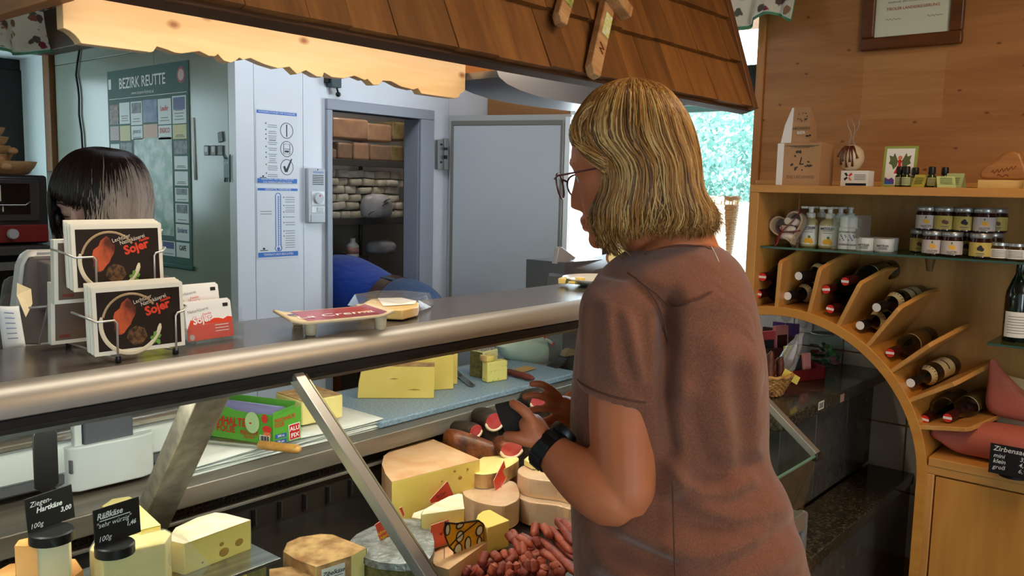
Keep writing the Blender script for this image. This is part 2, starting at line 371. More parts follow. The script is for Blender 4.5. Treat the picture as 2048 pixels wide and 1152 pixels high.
FLORAL = floral('floral_cotton'); LINING = mat('green_lining', (92, 150, 112), .9)
def valance(name, label, o, length, drop, axis, amp, waves, flare, seed):
    t = thing(name, label, 'curtain', o); rr = random.Random(seed); ph = [rr.uniform(0, 6) for _ in range(6)]
    dx, dn = (V((0, 1, 0)), V((-1, 0, 0))) if axis == 'Y' else (V((1, 0, 0)), V((0, -1, 0)))
    def fn(u, v):
        w = amp*(.25+.75*v)*(sin(u*waves*2*pi+ph[0])+.4*sin(u*waves*4.3*pi+ph[1]))
        return dx*(u*length+.15*w)+dn*(w+flare*v*v)+V((0, 0, -drop*v-.022*v*sin(u*waves*pi+ph[2])))
    mesh('valance', G().sheet(fn, int(waves*14), 10), FLORAL, t, smooth=180, solid=.002)
    mesh('lining', G().sheet(lambda u, v: fn(u, v*1.06)-dn*.008+V((0, 0, -.002)), int(waves*14), 8), LINING, t, smooth=180, solid=.001)
    mesh('hem', G().tube([fn(i/(waves*14), 1.0) for i in range(int(waves*14)+1)], .0022, 5), mat('pale_hem', (214, 226, 214), .9), t)
    return t
valance('window_valance', 'floral ruffled valance with green lining over the right window', (3.22, 1.34, 2.36), 1.0, .175, 'Y', .022, 8, .03, 3)
valance('window_valance', 'floral valance bunched above the seller beside the back window', (.3, 4.52, 2.33), 1.62, .2, 'X', .05, 6, .05, 5)
# ------------------------------------------------------------------ cold room
def coldroom():
    root = struct(mesh('wall_cold_room', G().b2((XS+.02, YC+.05, 0), (2.30, YC+.08, 2.45)).b2((2.89, YC+.05, 0), (4.15, YC+.08, 2.45)).b2((2.3, YC+.05, 1.84), (2.89, YC+.08, 2.45))
        .b2((XS+.04, YC+.05, 0), (XS+.07, 4.7, 2.45)).b2((XS+.04, YC+.02, 2.45), (4.15, 4.7, 2.5)), WALLW))
    for x0, x1 in ((XS, 1.968), (1.970, 2.200), (2.202, 2.335), (2.86, 3.062), (3.064, XW)):
        mesh('panel', G().b2((x0, YC, 0), (x1, YC+.05, 2.45)), WALLW, root, bevel=.0015)
    mesh('panel', G().b2((2.335, YC, 1.832), (2.862, YC+.05, 2.45)), WALLW, root, bevel=.0015)
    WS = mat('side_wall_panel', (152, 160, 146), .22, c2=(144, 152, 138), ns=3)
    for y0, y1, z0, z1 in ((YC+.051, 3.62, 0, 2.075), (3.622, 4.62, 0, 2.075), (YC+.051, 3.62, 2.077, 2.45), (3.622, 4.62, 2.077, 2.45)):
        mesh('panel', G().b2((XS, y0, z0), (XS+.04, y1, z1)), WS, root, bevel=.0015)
    # inside
    dk = mat('cold_room_inside', (150, 146, 142), .6)
    mesh('lining', G().b2((XS+.07, 4.25, 0), (4.15, 4.3, 2.45)).b2((XS+.07, YC+.08, 0), (XS+.1, 4.25, 2.45)).b2((4.11, YC+.08, 0), (4.15, 4.25, 2.45)).b2((XS+.07, YC+.08, 2.38), (4.15, 4.3, 2.45)), dk, root)
    FRG = mat('door_frame_grey', (150, 156, 166), .4)
    mesh('door_frame', G().b2((2.312, YC-.018, 0), (2.340, YC+.1, 1.8315)).b2((2.858, YC-.018, 0), (2.945, YC+.0, 1.8315)).b2((2.858, YC+.0005, 0), (2.872, YC+.1, 1.8315)).b2((2.312, YC-.018, 1.832), (2.946, YC+.1, 1.877)), FRG, root, bevel=.003)
coldroom()
# unseen lamp added to brighten the cold room shelves
crl = struct(mesh('added_lamp_trim', G().b2((3.0, 3.35, 2.33), (3.3, 3.55, 2.378)), WHITE, bevel=.004))
mesh('added_lamp_cover', G().b2((3.02, 3.37, 2.318), (3.28, 3.53, 2.33)), mat('added_lamp_cover', (255, 236, 206), .5, emit=2), crl)
area('cold_room_fill', (3.15, 3.42, 2.31), (3.1, 3.9, 1.4), .3, 5, (1, .90, .76), .2)  # fill light of the added lamp
# door slab, open
hx = aty(893, 217, YC); a = radians(-72); dm = frame((hx.x, YC-.02, .1), (cos(a), sin(a), 0), (0, 0, 1))   # local x along slab, y up, z = x cross up
d3 = struct(mesh('door_1', G().b2((0, 0, -.07), (.625, 1.762, 0)), mat('door_rim', (176, 176, 172), .45), m=dm, bevel=.004))
DW = mat('door_leaf', (190, 194, 200), .4)
mesh('leaf', G().b2((.03, .03, .0), (.578, 1.712, .012)), DW, d3, bevel=.003)
mesh('gasket', G().b2((.02, 1.712, 0), (.59, 1.735, .014)).b2((.578, .03, 0), (.592, 1.72, .014)).b2((.016, .03, 0), (.03, 1.735, .014)), mat('grey_gasket', (120, 118, 110), .6), d3, bevel=.003)
mesh('edge_strip', G().b2((.597, .0, -.06), (.622, 1.75, .006)), WHITE, d3, bevel=.002)
st = mesh('sticker', G().b2((.455, .82, .0122), (.520, .905, .0128)), mat('pale_yellow_sticker', (222, 226, 186), .5), d3)
text('lettering', 'Notöffnung', .0125, T(.4875, .893, .0132), INK, st, bold=.0003)
mesh('arc', G().tube([(.4875+.022*cos(t), .85+.018*sin(t), .0135) for t in [pi*k/8 for k in range(1, 8)]], .002, 5), INK, st)
HG = mat('hinge_metal', (150, 152, 150), .4, .8)
hg = mesh('hinge', G().b2((2.965, YC-.024, 1.60), (3.02, YC-.004, 1.74)).b2((3.0, YC-.034, 1.60), (3.03, YC-.018, 1.75)), HG, d3, bevel=.002)
hg.matrix_parent_inverse = dm.inverted()
hb = mesh('bolt', G().box((2.985, YC-.026, 1.635), (.008, .008, .008)).box((2.985, YC-.026, 1.72), (.008, .008, .008)).box((3.005, YC-.036, 1.70), (.022, .006, .012)).box((3.005, YC-.036, 1.66), (.018, .008, .018)), BLACK, hg)

# wicker basket on the right window sill
q = atx(1440, 470, 3.45)
wbk = thing('wicker_basket', 'tall glare-paled wicker basket standing on the sunny window sill behind the woman', 'basket', (3.47, 1.80, .985))
WICK0 = mat('overexposed_wicker', (236, 222, 196), .7, c2=(220, 198, 164), ns=60)  # wicker paled so the window's overexposure sits in its colour
g = G()
for row in range(46):
    r0 = .085+.045*(row/46)
    g.tube([((r0+.003*(1 if (k+row) % 2 else -1))*cos(2*pi*k/36), (r0+.003*(1 if (k+row) % 2 else -1))*sin(2*pi*k/36), .006+row*.0105) for k in range(36)], .0055, 5, closed=True)
stuff(mesh('weave', g, WICK0, wbk, smooth=180))
for k in range(18):
    a = 2*pi*k/18; mesh('stake', G().tube([(.085*cos(a), .085*sin(a), 0), (.13*cos(a), .13*sin(a), .51)], .004, 5), WICK0, wbk, smooth=180)
mesh('rim', G().tube([(.132*cos(2*pi*k/30), .132*sin(2*pi*k/30), .51+.003*(-1)**k) for k in range(30)], .010, 6, closed=True), WICK0, wbk, smooth=180)
mesh('basket_base', G().lathe([(0, .002), (.085, .002), (.085, .008), (0, .008)], 20), WICK0, wbk)
# ================================================================== DELI COUNTER
CX0, CX1 = -1.1, 2.15
case = thing('deli_counter', 'long refrigerated cheese and sausage display counter with sloping glass front', 'counter', (0, 0, 0))
LAM = mat('dark_laminate', (84, 76, 70), .24, c2=(74, 67, 62), ns=120, bump=.03)
RAIL = mat('satin_rail', (164, 160, 152), .42, .6)
DKMETAL = mat('dark_metal', (62, 58, 54), .45, .6, c2=(48, 45, 42), ns=30)
LEDGE = mat('worn_steel', (156, 147, 136), .38, .5, c2=(120, 112, 102), ns=25, stretch=(.1, 1, 1))
TOPX1 = 2.32
def xprism(name, poly, x0, x1, m_, par, **k):    # poly in (y, z)
    return mesh(name, G().prism([(p[0], p[1]) for p in poly], x0, x1, frame((0, 0, 0), (0, 1, 0), (0, 0, 1))), m_, par, **k)
xprism('worktop', [(1.222, 1.212), (1.472, 1.212), (1.472, 1.25), (1.222, 1.25)], CX0, TOPX1, LAM, case, bevel=.003)
rail = xprism('front_rail', [(1.2225, 1.2515), (1.212, 1.2515), (1.198, 1.246), (1.187, 1.236), (1.181, 1.222), (1.181, 1.212), (1.190, 1.208), (1.2225, 1.208)], CX0, TOPX1, RAIL, case, smooth=30)
xprism('rail_groove', [(1.186, 1.208), (1.222, 1.208), (1.222, 1.196), (1.190, 1.196)], CX0, TOPX1, mat('rail_gasket', (40, 36, 33), .5), case)  # dark gasket strip between rail and glass channel
xprism('glass_channel', [(1.189, 1.196), (1.197, 1.196), (1.197, 1.189), (1.189, 1.189)], CX0, TOPX1, DKMETAL, case)
xprism('glass_channel', [(1.203, 1.196), (1.214, 1.196), (1.214, 1.185), (1.203, 1.185)], CX0, TOPX1, ALU, case)
GY0, GZ0, GY1, GZ1 = 1.192, 1.196, .772, .862
CG = glass('counter_glass', (246, 251, 249), 1.3)
sx = .865
def pane(name, x0, x1, p, q, th=.006):
    n = V((0, q[0]-p[0], q[1]-p[1])).normalized(); nn = V((0, -n.z, n.y))*th
    vs = [(x0, p[0], p[1]), (x1, p[0], p[1]), (x1, q[0], q[1]), (x0, q[0], q[1])]
    vs += [(v[0], v[1]+nn.y, v[2]+nn.z) for v in vs]
    return mesh(name, G().add(vs, [(0, 1, 2, 3), (7, 6, 5, 4), (0, 4, 5, 1), (1, 5, 6, 2), (2, 6, 7, 3), (3, 7, 4, 0)]), CG, case)
pane('glass_pane', CX0, sx-.006, (GY0, GZ0), (GY1, GZ1)); pane('glass_pane', sx+.006, CX1, (GY0, GZ0), (GY1, GZ1))
pane('glass_pane', CX0, sx-.003, (GY1, GZ1-.004), (.80, .70)); pane('glass_pane', sx+.003, CX1, (GY1, GZ1-.004), (.80, .70))
EDGE = mat('green_glass_edge', (96, 140, 124), .25)
mesh('glass_edge', G().b2((CX0, GY1-.003, GZ1-.005), (CX1, GY1+.003, GZ1-.001)), EDGE, case)
# end pane in the y-z plane
mesh('end_pane', G().prism([(1.19, 1.19), (.775, .856), (.803, .70), (1.5, .70), (1.5, .90), (1.47, 1.19)], CX1-.006, CX1, frame((0, 0, 0), (0, 1, 0), (0, 0, 1))), CG, case)
def slope_bar(name, x0, x1, t0, t1, dy, m_, off=0):
    p = V((0, GY0, GZ0)); q = V((0, GY1, GZ1)); d = (q-p); n = V((0, -d.z, d.y)).normalized()
    if n.z < 0: n = -n
    a = p+d*t0+n*off; b = p+d*t1+n*off; e = n*dy
    return mesh(name, G().add([(x0, a.y, a.z), (x1, a.y, a.z), (x1, b.y, b.z), (x0, b.y, b.z)]+[(x0, (a+e).y, (a+e).z), (x1, (a+e).y, (a+e).z), (x1, (b+e).y, (b+e).z), (x0, (b+e).y, (b+e).z)],
        [(0, 1, 2, 3), (7, 6, 5, 4), (0, 4, 5, 1), (1, 5, 6, 2), (2, 6, 7, 3), (3, 7, 4, 0)]), m_, case, bevel=.0015)
slope_bar('joint_bar', sx-.017, sx+.003, 0, 1.02, .020, mat('joint_alu', (196, 192, 182), .36, .8), -.010)
slope_bar('joint_gasket', sx+.003, sx+.007, 0, 1.02, .016, BLACK, -.009)
slope_bar('joint_bar', sx+.007, sx+.013, 0, 1.02, .012, mat('joint_brass', (190, 180, 140), .3, .9), -.008)
slope_bar('end_bar', CX1-.022, CX1+.004, -.02, 1.0, .018, RAIL, -.010)
mesh('end_cap', G().b2((CX1-.02, GY1-.008, GZ1-.018), (CX1+.012, GY1+.012, GZ1+.004)), DKMETAL, case, bevel=.004)
xprism('base_frame', [(.79, .70), (.83, .70), (.83, .655), (.79, .655)], CX0, CX1, RAIL, case, bevel=.004)
xprism('base_panel', [(.81, .655), (1.7, .655), (1.7, .1), (.81, .1)], CX0, CX1-.03, mat('dark_base', (34, 30, 28), .45), case)
mesh('base_trim', G().b2((CX0, .803, .60), (CX1-.06, .812, .625)).b2((CX0, .803, .60), (CX1-.06, .812, .605)), ALU, case, bevel=.002)
mesh('corner_post', G().prism([(.79, .70), (.815, .70), (.835, .675), (.84, .64), (.84, .52), (.81, .52), (.79, .56)], CX1-.004, CX1+.02, frame((0, 0, 0), (0, 1, 0), (0, 0, 1))), mat('post_plastic', (120, 118, 116), .4), case, bevel=.01)
mesh('plinth', G().b2((CX0, .88, 0), (CX1-.06, 1.65, .1)), BLACK, case)
# deck, back wall with vent, service ledge
deckz = lambda y: .68+.12*(y-.82)
DECK = mat('dark_deck', (58, 55, 52), .3, .5, c2=(46, 44, 42), ns=14)
xprism('deck', [(.82, .68), (1.575, .77), (1.575, .74), (.82, .65)], CX0, CX1-.01, DECK, case)
LZ = .92; LY0 = 1.535
xprism('service_ledge', [(LY0, LZ), (1.965, LZ), (1.965, LZ-.03), (LY0+.012, LZ-.03), (LY0+.012, LZ-.042), (LY0, LZ-.042)], CX0, TOPX1, LEDGE, case, bevel=.003)
xprism('back_wall', [(1.572, LZ-.03), (1.60, LZ-.03), (1.60, .70), (1.572, .70)], CX0, CX1, mat('back_sheet', (66, 61, 56), .4, .6), case)
xprism('seller_side', [(1.945, LZ-.03), (1.962, LZ-.03), (1.962, .05), (1.945, .05)], CX0, TOPX1, WHITE, case)
g = G()
for k in range(3): xz = LZ-.052-k*.0125; 
nx = int((CX1-CX0)/.0095)
for i in range(nx): g.box((CX0+i*.0095, 1.566, .8635), (.0028, .002, .030))
for k in range(4): g.box(((CX0+CX1)/2, 1.566, .850+k*.009), (CX1-CX0, .002, .0028))
stuff(mesh('vent_grille', g, DKMETAL, case))
mesh('vent_backing', G().b2((CX0, 1.569, .846), (CX1, 1.572, .882)), BLACK, case)
mesh('vent_lip', G().b2((CX0, 1.556, .840), (CX1, 1.572, .8465)), LEDGE, case, bevel=.001)
g = G()
for i in range(26): g.box((.42+i*.066, 1.569, .798), (.004, .006, .040))
mesh('slots', g, BLACK, case)
g = G()
for i in range(26): g.box((.4245+i*.066, 1.567, .80), (.003, .010, .036))
mesh('slot_lips', g, mat('slot_lip', (96, 90, 84), .35, .7), case)
cl_ = mesh('added_case_lamp', G().tube([(-.2, 1.27, 1.190), (2.05, 1.27, 1.190)], .010, 10), mat('added_case_tube', (255, 236, 200), .5, emit=2.5), case, smooth=40)  # unseen glowing tube added to brighten the goods in the case
mesh('lamp_socket', G().box((-.22, 1.27, 1.193), (.04, .03, .036)), WHITE, cl_); mesh('lamp_socket', G().box((2.07, 1.27, 1.193), (.04, .03, .036)), WHITE, cl_)
mesh('lamp_shield', G().b2((-.25, 1.245, 1.168), (2.1, 1.249, 1.211)), ALU, cl_)
# bracket that carries the worktop
bt = atx(487, 770, .76); bb = atx(378, 1050, .76)
BRK = mat('bracket_steel', (158, 150, 136), .42, .4, c2=(128, 120, 108), ns=40)
bm = frame((.72, 1.255, 1.19), (0, .235, -.315), (1, 0, 0))
br = mesh('bracket', G().b2((0, 0, -.004), (.405, .062, .004)).b2((0, .058, -.03), (.405, .062, .0)).b2((0, 0, -.03), (.405, .004, .0)), BRK, case, m=bm, bevel=.002)
mesh('bolt', G().lathe([(.005, .0), (.005, .003), (.0, .003)], 10, T(.07, .036, -.006)).lathe([(.005, 0), (.005, .003), (0, .003)], 10, T(.13, .034, -.006)), BLACK, br)
# riser standing under the left-hand cheeses (its top is just below the picture)
rs = thing('riser_shelf', 'low steel riser shelf under the cheeses at the left of the case', 'shelf', (.5, 1.3, deckz(1.3)))
mesh('top', G().box((0, 0, .142), (.66, .20, .006)), STEEL, rs, bevel=.001)
for x in (-.31, .31):
    mesh('leg', G().box((x, 0, .066), (.006, .18, .15)), STEEL, rs)
# ================================================================== CANOPY
cano = thing('shingled_canopy', 'wooden canopy roof clad in brown shingles above the counter', 'canopy', (0, 0, 0))
SH = wood('shingle', (150, 98, 44), (112, 68, 26), 'Y', 1.3, .55, rnd=.32)
EY, EZ, EX1 = 1.15, 1.773, 2.478
sdir = V((0, .312, .95)).normalized(); snrm = V((0, -.95, .312)).normalized()
rr = random.Random(11)
L_ = .72
cm = frame((0, EY, EZ), (1, 0, 0), sdir)          # x along eave, y up the slope, z = outward normal
assert cm.to_3x3().col[2].dot(snrm) > .9
mesh('roof_board', G().b2((-1.0, .0, -.030), (EX1-.02, L_, -.012)), wood('roof_board', (110, 70, 32), (84, 52, 22), 'X', 1, .6), cano, m=cm)
for row in range(5):
    x = -1.0+rr.uniform(0, .1)
    while x < EX1-.035:
        w = rr.choice((.085, .10, .115, .13, .15, .165))
        x1 = min(x+w, EX1-.03)
        if x1-x > .02:
            y0 = row*.139+rr.uniform(-.002, .002)
            g = G(); h = .175
            t0 = .010+rr.uniform(0, .004)
            # tapered shake lying on the one below
            g.add([(x+.0008, y0, -.003), (x1-.0008, y0, -.003), (x1-.0008, y0+h, -.011), (x+.0008, y0+h, -.011), (x+.0008, y0, t0), (x1-.0008, y0, t0), (x1-.0008, y0+h, -.007), (x+.0008, y0+h, -.007)],
                  [(3, 2, 1, 0), (4, 5, 6, 7), (0, 1, 5, 4), (1, 2, 6, 5), (2, 3, 7, 6), (3, 0, 4, 7)])
            s_ = mesh('shingle', g, SH, cano, m=cm)
        x = x1
mesh('rake_board', G().b2((EX1-.03, -.006, -.03), (EX1, L_, .016)), wood('rake_wood', (128, 80, 38), (100, 60, 26), 'Y', 1, .55), cano, m=cm, bevel=.002)
mesh('eave_batten', G().b2((-1.0, -.008, -.035), (EX1-.01, .012, -.004)), wood('eave_wood', (84, 50, 24), (62, 36, 16), 'X', 1, .6), cano, m=cm, bevel=.003)
# carved valance board
VY = 1.5
prof = [(126.5, -60), (126.7, 57), (128.5, 57), (140, 62), (150, 70), (158, 79), (162.5, 87), (302, 104.8), (307, 103), (314, 93), (333, 99), (350, 105.5), (364.6, 107), (380, 105), (399, 102.5), (418, 111.8), (430.5, 112.8), (436, 108.3), (448, 121.5), (462, 125.7), (474, 119.8), (478.5, 115.3),
        (486, 119.8), (501, 116.3), (528.6, 128.5), (556, 137), (579, 133.7), (594.6, 148.6), (612, 140.6), (633, 152.8), (645, 154.5), (648.4, 145), (664, 154.5), (688, 157), (709, 151.7), (730, 160.4), (735, 158), (747, 170), (758, 170), (766, 161.4), (782, 162.5), (803, 173.6), (827, 179.5), (836, 176.4), (843, 187.5), (879, 192.7), (910, 196.8), (917.5, 194.4), (921, 187.5), (930.5, 181), (931, 60)]
pts = [aty(x, y, VY) for x, y in prof]
poly = [(p.x, min(p.z, 2.1)) for p in pts]; poly[0] = (poly[1][0], 2.1); poly[-1] = (poly[-2][0], 2.1)
vm = frame((0, VY, 0), (1, 0, 0), (0, 0, 1))
VAL = wood('carved_spruce', (238, 208, 160), (222, 178, 122), 'X', .8, .4, knots=5.0, kc=(150, 90, 40), kp='XZ')
mesh('carved_board', G().prism(poly, -.025, 0, vm), VAL, cano, bevel=.0015)
CW = wood('canopy_beam', (176, 118, 60), (140, 88, 40), 'Y', 1, .5)
mesh('side_board', G().b2((.60, 1.45, 1.80), (.628, 4.6, 2.12)), CW, cano, bevel=.003)
mesh('beam', G().b2((1.56, 1.56, 1.80), (2.44, 1.68, 1.92)), wood('orange_beam', (214, 138, 62), (190, 112, 44), 'X', 1, .5), cano, bevel=.003)
mesh('soffit', G().b2((.63, 1.24, 2.10), (2.44, 2.2, 2.13)), CW, cano)
HOOD = mat('hood_steel', (186, 186, 190), .3, .85)
hood = mesh('lamp_hood', G().prism([(1.59, 1.80), (1.60, 1.785), (1.63, 1.772), (1.68, 1.762), (1.74, 1.755), (1.82, 1.751), (1.95, 1.75), (2.1, 1.752), (2.22, 1.76), (2.3, 1.772), (2.33, 1.80)], 1.40, 1.56, frame((0, 0, 0), (1, 0, 0), (0, 0, 1)) @ M.Diagonal((1, 1, -1, 1))), HOOD, cano, smooth=30)
# fluorescent tubes behind the eave
tube_m = mat('lamp_tube', (255, 226, 176), .5, emit=2)
for x0, x1 in ((.45, 1.35),):
    f = mesh('tube_lamp', G().tube([(x0, 1.36, 1.93), (x1, 1.36, 1.93)], .013, 10), tube_m, cano, smooth=40)
    mesh('lamp_socket', G().box((x0-.02, 1.36, 1.93), (.04, .035, .05)).box((x1+.02, 1.36, 1.93), (.04, .035, .05)).b2((x0-.03, 1.345, 1.955), (x1+.03, 1.375, 2.1)), WHITE, f)
# rustic wooden ornaments hung on the shingles
OLD = wood('weathered_wood', (206, 164, 112), (160, 112, 66), 'Y', 2, .6)
def on_roof(x, y, off=.02):      # picture point to roof plane, canopy coordinates
    d = ray(x, y); n = cm.to_3x3().col[2]; p0 = cm.translation+n*off
    t = (p0-CO).dot(n)/d.dot(n); return cm.inverted() @ (CO+d*t)
def stake(name, par, x0, y0, x1, y1, w, th=.022, point=True):
    a = on_roof(x0, y0); b = on_roof(x1, y1); d = (b-a); L = d.length
    m = cm @ frame((a.x, a.y, .018), d, V((0, 0, 1)).cross(d))
    po = [(0, -w/2), (L*.93, -w/2), (L, -w*.1), (L*.97, w/2), (0, w/2)] if point else [(0, -w/2), (L, -w/2*1.05), (L*.985, w/2), (0, w/2)]
    o = mesh(name, G().prism(po, 0, th), OLD, par, m=m, bevel=.003); return o, m, L
o1 = thing('wooden_ornament', 'short pointed driftwood stake with green picture hung at left on the shingles', 'ornament'); 
s1, m1, L1 = stake('stake', o1, 1145, -70, 1111, 52, .032)
g1 = mesh('picture', G().b2((L1*.3, -.012, .0222), (L1*.72, .012, .0242)), mat('green_picture', (88, 120, 70), .6, c2=(206, 190, 90), ns=120), o1); g1.matrix_world = m1
o2 = thing('wooden_ornament', 'long pointed driftwood stake with crossbar and small yellow picture on the shingles', 'ornament')
s2, m2, L2 = stake('stake', o2, 1210, 5, 1177, 155, .036)
s3, m3, L3 = stake('crossbar', o2, 1165, -45, 1233, 42, .034, .03, False)
s3.location = s3.location+cm.to_3x3().col[2]*.02
g2 = mesh('picture', G().b2((L2*.22, -.010, .0222), (L2*.5, .014, .0242)), mat('yellow_picture', (214, 216, 190), .6, c2=(196, 200, 60), ns=90), o2); g2.matrix_world = m2
mesh('carved_mark', G().tube([(L2*.62, -.008, .0225), (L2*.66, .008, .0225), (L2*.69, -.006, .0225), (L2*.72, .008, .0225)], .0022, 5), mat('burnt_mark', (110, 50, 24), .8), o2).matrix_world = m2
# ================================================================== WINE AND GIFT CABINET
XC = 2.75; XB = 3.10
cab = thing('arched_wine_cabinet', 'light beech cabinet with arched opening, wine divisions and gift shelf on the right', 'cabinet', (0, 0, 0))
AY, AZc, AR = 1.14, .66, .457
BACKP = wood('beech_back', (186, 138, 78), (166, 118, 62), 'Z', 1.0, .45)
mesh('top_board', G().b2((XC, .0, 1.523), (XW-.06, 1.273, 1.549)), BEECHY, cab, bevel=.002)
mesh('side_board', G().b2((XC, 1.241, 1.10), (XB, 1.273, 1.523)), BEECH, cab, bevel=.002)
# back panel with the arch cut out
po = [(0, .74), (0, 1.523), (1.241, 1.523)]
arc = [(AY+(AR+.012)*cos(t), AZc+(AR+.012)*sin(t)) for t in [radians(d) for d in range(75, 181, 5)]]
po += [(AY-(AR+.012)*cos(t)*-1, 0) for t in ()]
po += [(p[0], p[1]) for p in arc if p[0] < 1.241 and p[1] > .66] + [(AY-AR-.012, .66), (AY-AR-.012, .74)]
po = [p for p in po]
mesh('back_panel', G().prism(po, XB, XB+.012, frame((0, 0, 0), (0, 1, 0), (0, 0, 1))), BACKP, cab)
ang = [radians(d) for d in range(74, 181, 3)]+[radians(180)]
ring = [(AY+AR*cos(t), AZc+AR*sin(t)) for t in ang]+[(AY-AR, .0)]
ring2 = [(AY+(AR+.030)*cos(t), AZc+(AR+.030)*sin(t)) for t in ang]+[(AY-AR-.03, .0)]
g = G(); n = len(ring)
rings = []
for a_, b_ in zip(ring, ring2):
    rings.append([V((XC-.004, a_[0], a_[1])), V((XC-.004, b_[0], b_[1])), V((XB, b_[0], b_[1])), V((XB, a_[0], a_[1]))])
g.loft(rings)
mesh('arch_rim', g, wood('beech_arch', (204, 146, 66), (188, 126, 50), 'Y', 1.2, .38), cab, bevel=.0015)
# lower cupboard with door
mesh('cupboard_body', G().b2((XC+.022, -.4, .05), (XB+.1, AY-AR-.03, .735)), BEECH, cab)
mesh('cupboard_top', G().b2((XC-.003, -.4, .715), (XB+.1, AY-AR-.0305, .742)), BEECHY, cab, bevel=.002)
dy0, dy1 = .18, .655
for nm, lo, hi in (('frame_rail', (XC, -.4, .690), (XC+.022, .686, .716)), ('frame_stile', (XC, .634, .05), (XC+.022, .668, .690)), ('frame_stile', (XC, .05, .05), (XC+.022, .08, .690))):
    mesh(nm, G().b2(lo, hi), BEECH if nm == 'frame_stile' else BEECHY, cab, bevel=.002)
mesh('door', G().b2((XC+.004, .083, .06), (XC+.021, .630, .685)), wood('birch_door', (208, 148, 70), (184, 122, 50), 'Z', .55, .38), cab, bevel=.002)
dv = [((1.157, 1.152), (1.153, 1.300)), ((1.046, 1.138), (1.019, 1.288)), ((.947, 1.112), (.889, 1.251)), ((.852, 1.058), (.766, 1.187)), ((.778, .985), (.668, 1.087)), ((.721, .902), (.592, .980)), ((.686, .826), (.548, .846))]
for p, q in dv:
    p = V((0, p[0], p[1])); q = V((0, q[0], q[1])); d = (q-p); L = d.length; d.normalize()
    m = frame((XC, p.y, p.z), (1, 0, 0), d)
    mesh('divider', G().prism([(0, -.012), (0, L-.012), (.012, L), (.20, L+.035), (XB-XC, L+.035), (XB-XC, -.012)], -.007, .007, m), BEECH, cab, bevel=.002)
SHG = glass('shelf_glass', (196, 220, 212), 1.4)
def gshelf(name, y0, y1, z, par):
    o = mesh(name, G().b2((2.785, y0, z-.007), (XB-.002, y1, z)), SHG, par)
    mesh('shelf_edge', G().b2((2.784, y0, z-.0068), (2.786, y1, z-.0002)), mat('shelf_edge', (60, 92, 84), .2), o)
gshelf('glass_shelf', .0, 1.240, 1.343, cab)
mesh('shelf_peg', G().lathe([(.016, 0), (.016, -.012), (.009, -.05), (0, -.052)], 12, T(2.96, .745, 1.335)), mat('peg_wood', (120, 84, 44), .5), cab, smooth=40)
qb = atx(1976, 684, 2.8); gshelf('glass_shelf', .0, qb.y, qb.z, cab)
# ------------------------------------------------------------------ wine bottles
BOT = mat('dark_bottle_glass', (14, 12, 11), .08, coat=.5); CAPR = mat('wine_capsule', (58, 16, 18), .35)
LBL = mat('cream_label', (206, 190, 150), .6); LBLD = mat('brown_label', (92, 66, 34), .55)
WDISC = mat('white_disc', (228, 228, 228), .5)
bprof = [(0, 0), (.030, .0), (.0345, .004), (.0345, .165), (.032, .185), (.024, .205), (.0165, .222), (.0145, .240), (.0145, .295), (0, .2955)]
def lathe_wine(kind, name='wine_bottle'):
    t = thing(name, 'x', 'bottle')
    mesh('bottle_glass', G().lathe(bprof, 20), BOT, t, smooth=40)
    c = mesh('capsule', G().lathe([(.0149, .245), (.0152, .299), (.0140, .302), (0, .302)], 18), CAPR if kind == 'red' else mat('dark_capsule', (24, 22, 22), .4), t, smooth=40)
    if kind == 'red':
        mesh('cap_disc', G().lathe([(.0133, .3022), (.0133, .3028), (0, .3028)], 18), RED, c)
        mesh('cap_stripe', G().box((0, 0, .3031), (.0255, .0075, .0006), R(.5, 'Z')), WDISC, c)
        mesh('label', G().lathe([(.0347, .06), (.0347, .150)], 20, a0=.3, a1=2.9), LBLD, t, smooth=180)
        mesh('label_stripe', G().lathe([(.0349, .144), (.0349, .150)], 20, a0=.3, a1=2.9), LBL, t, smooth=180)
    else:
        mesh('cap_disc', G().lathe([(.0138, .3022), (.0138, .3028), (0, .3028)], 18), WDISC, c)
        mesh('neck_label', G().lathe([(.0240, .206), (.0330, .182)], 20, a0=-.6, a1=2.6), LBL, t, smooth=180)
        mesh('label', G().lathe([(.0347, .05), (.0347, .135)], 20, a0=.2, a1=2.7), LBL, t, smooth=180)
        mesh('lettering', G().lathe([(.0349, .09), (.0349, .098)], 12, a0=.9, a1=2.1), INK, t, smooth=180)
    return t
wines = [(1525, 554, 'red', 'upper red-capped bottle in the leftmost compartment of the wine rack', (0, .004, 0)),
 (1516, 588, 'red', 'lower red-capped bottle in the leftmost compartment of the wine rack', (0, -.004, 0)),
 (1597, 552, 'white', 'upper white-capped bottle between first and second rack dividers', (0, -.05, .01)),
 (1575, 592, 'white', 'lower white-capped bottle between first and second rack dividers', (0, -.02, .0)),
 (1652, 579, 'red', 'left red-capped bottle of the three between second and third rack dividers', (0, -.005, .0)),
 (1690, 563, 'red', 'topmost red-capped bottle of the three between second and third rack dividers', (0, -.05, .025)),
 (1660, 618, 'red', 'lowest red-capped bottle of the three between second and third rack dividers', (0, -.02, -.0)),
 (1753, 615, 'white', 'upper white-capped bottle in the slanted compartment right of the third divider', (0, -.045, .02)),
 (1720, 651, 'white', 'lower white-capped bottle in the slanted compartment right of the third divider', (0, -.03, .01)),
 (1780, 706, 'red', 'single red-capped bottle lying in the middle of the arch curve', (0, -.03, .02)),
 (1821, 766, 'white', 'single white-capped bottle above the two lowest bottles of the rack', (0, -.04, .02)),
 (1849, 839, 'red', 'left one of the two red-capped bottles on the lowest rack board', (0, -.03, .018)),
 (1895, 836, 'red', 'right one of the two red-capped bottles on the lowest rack board', (0, -.035, .018))]
prot = {}
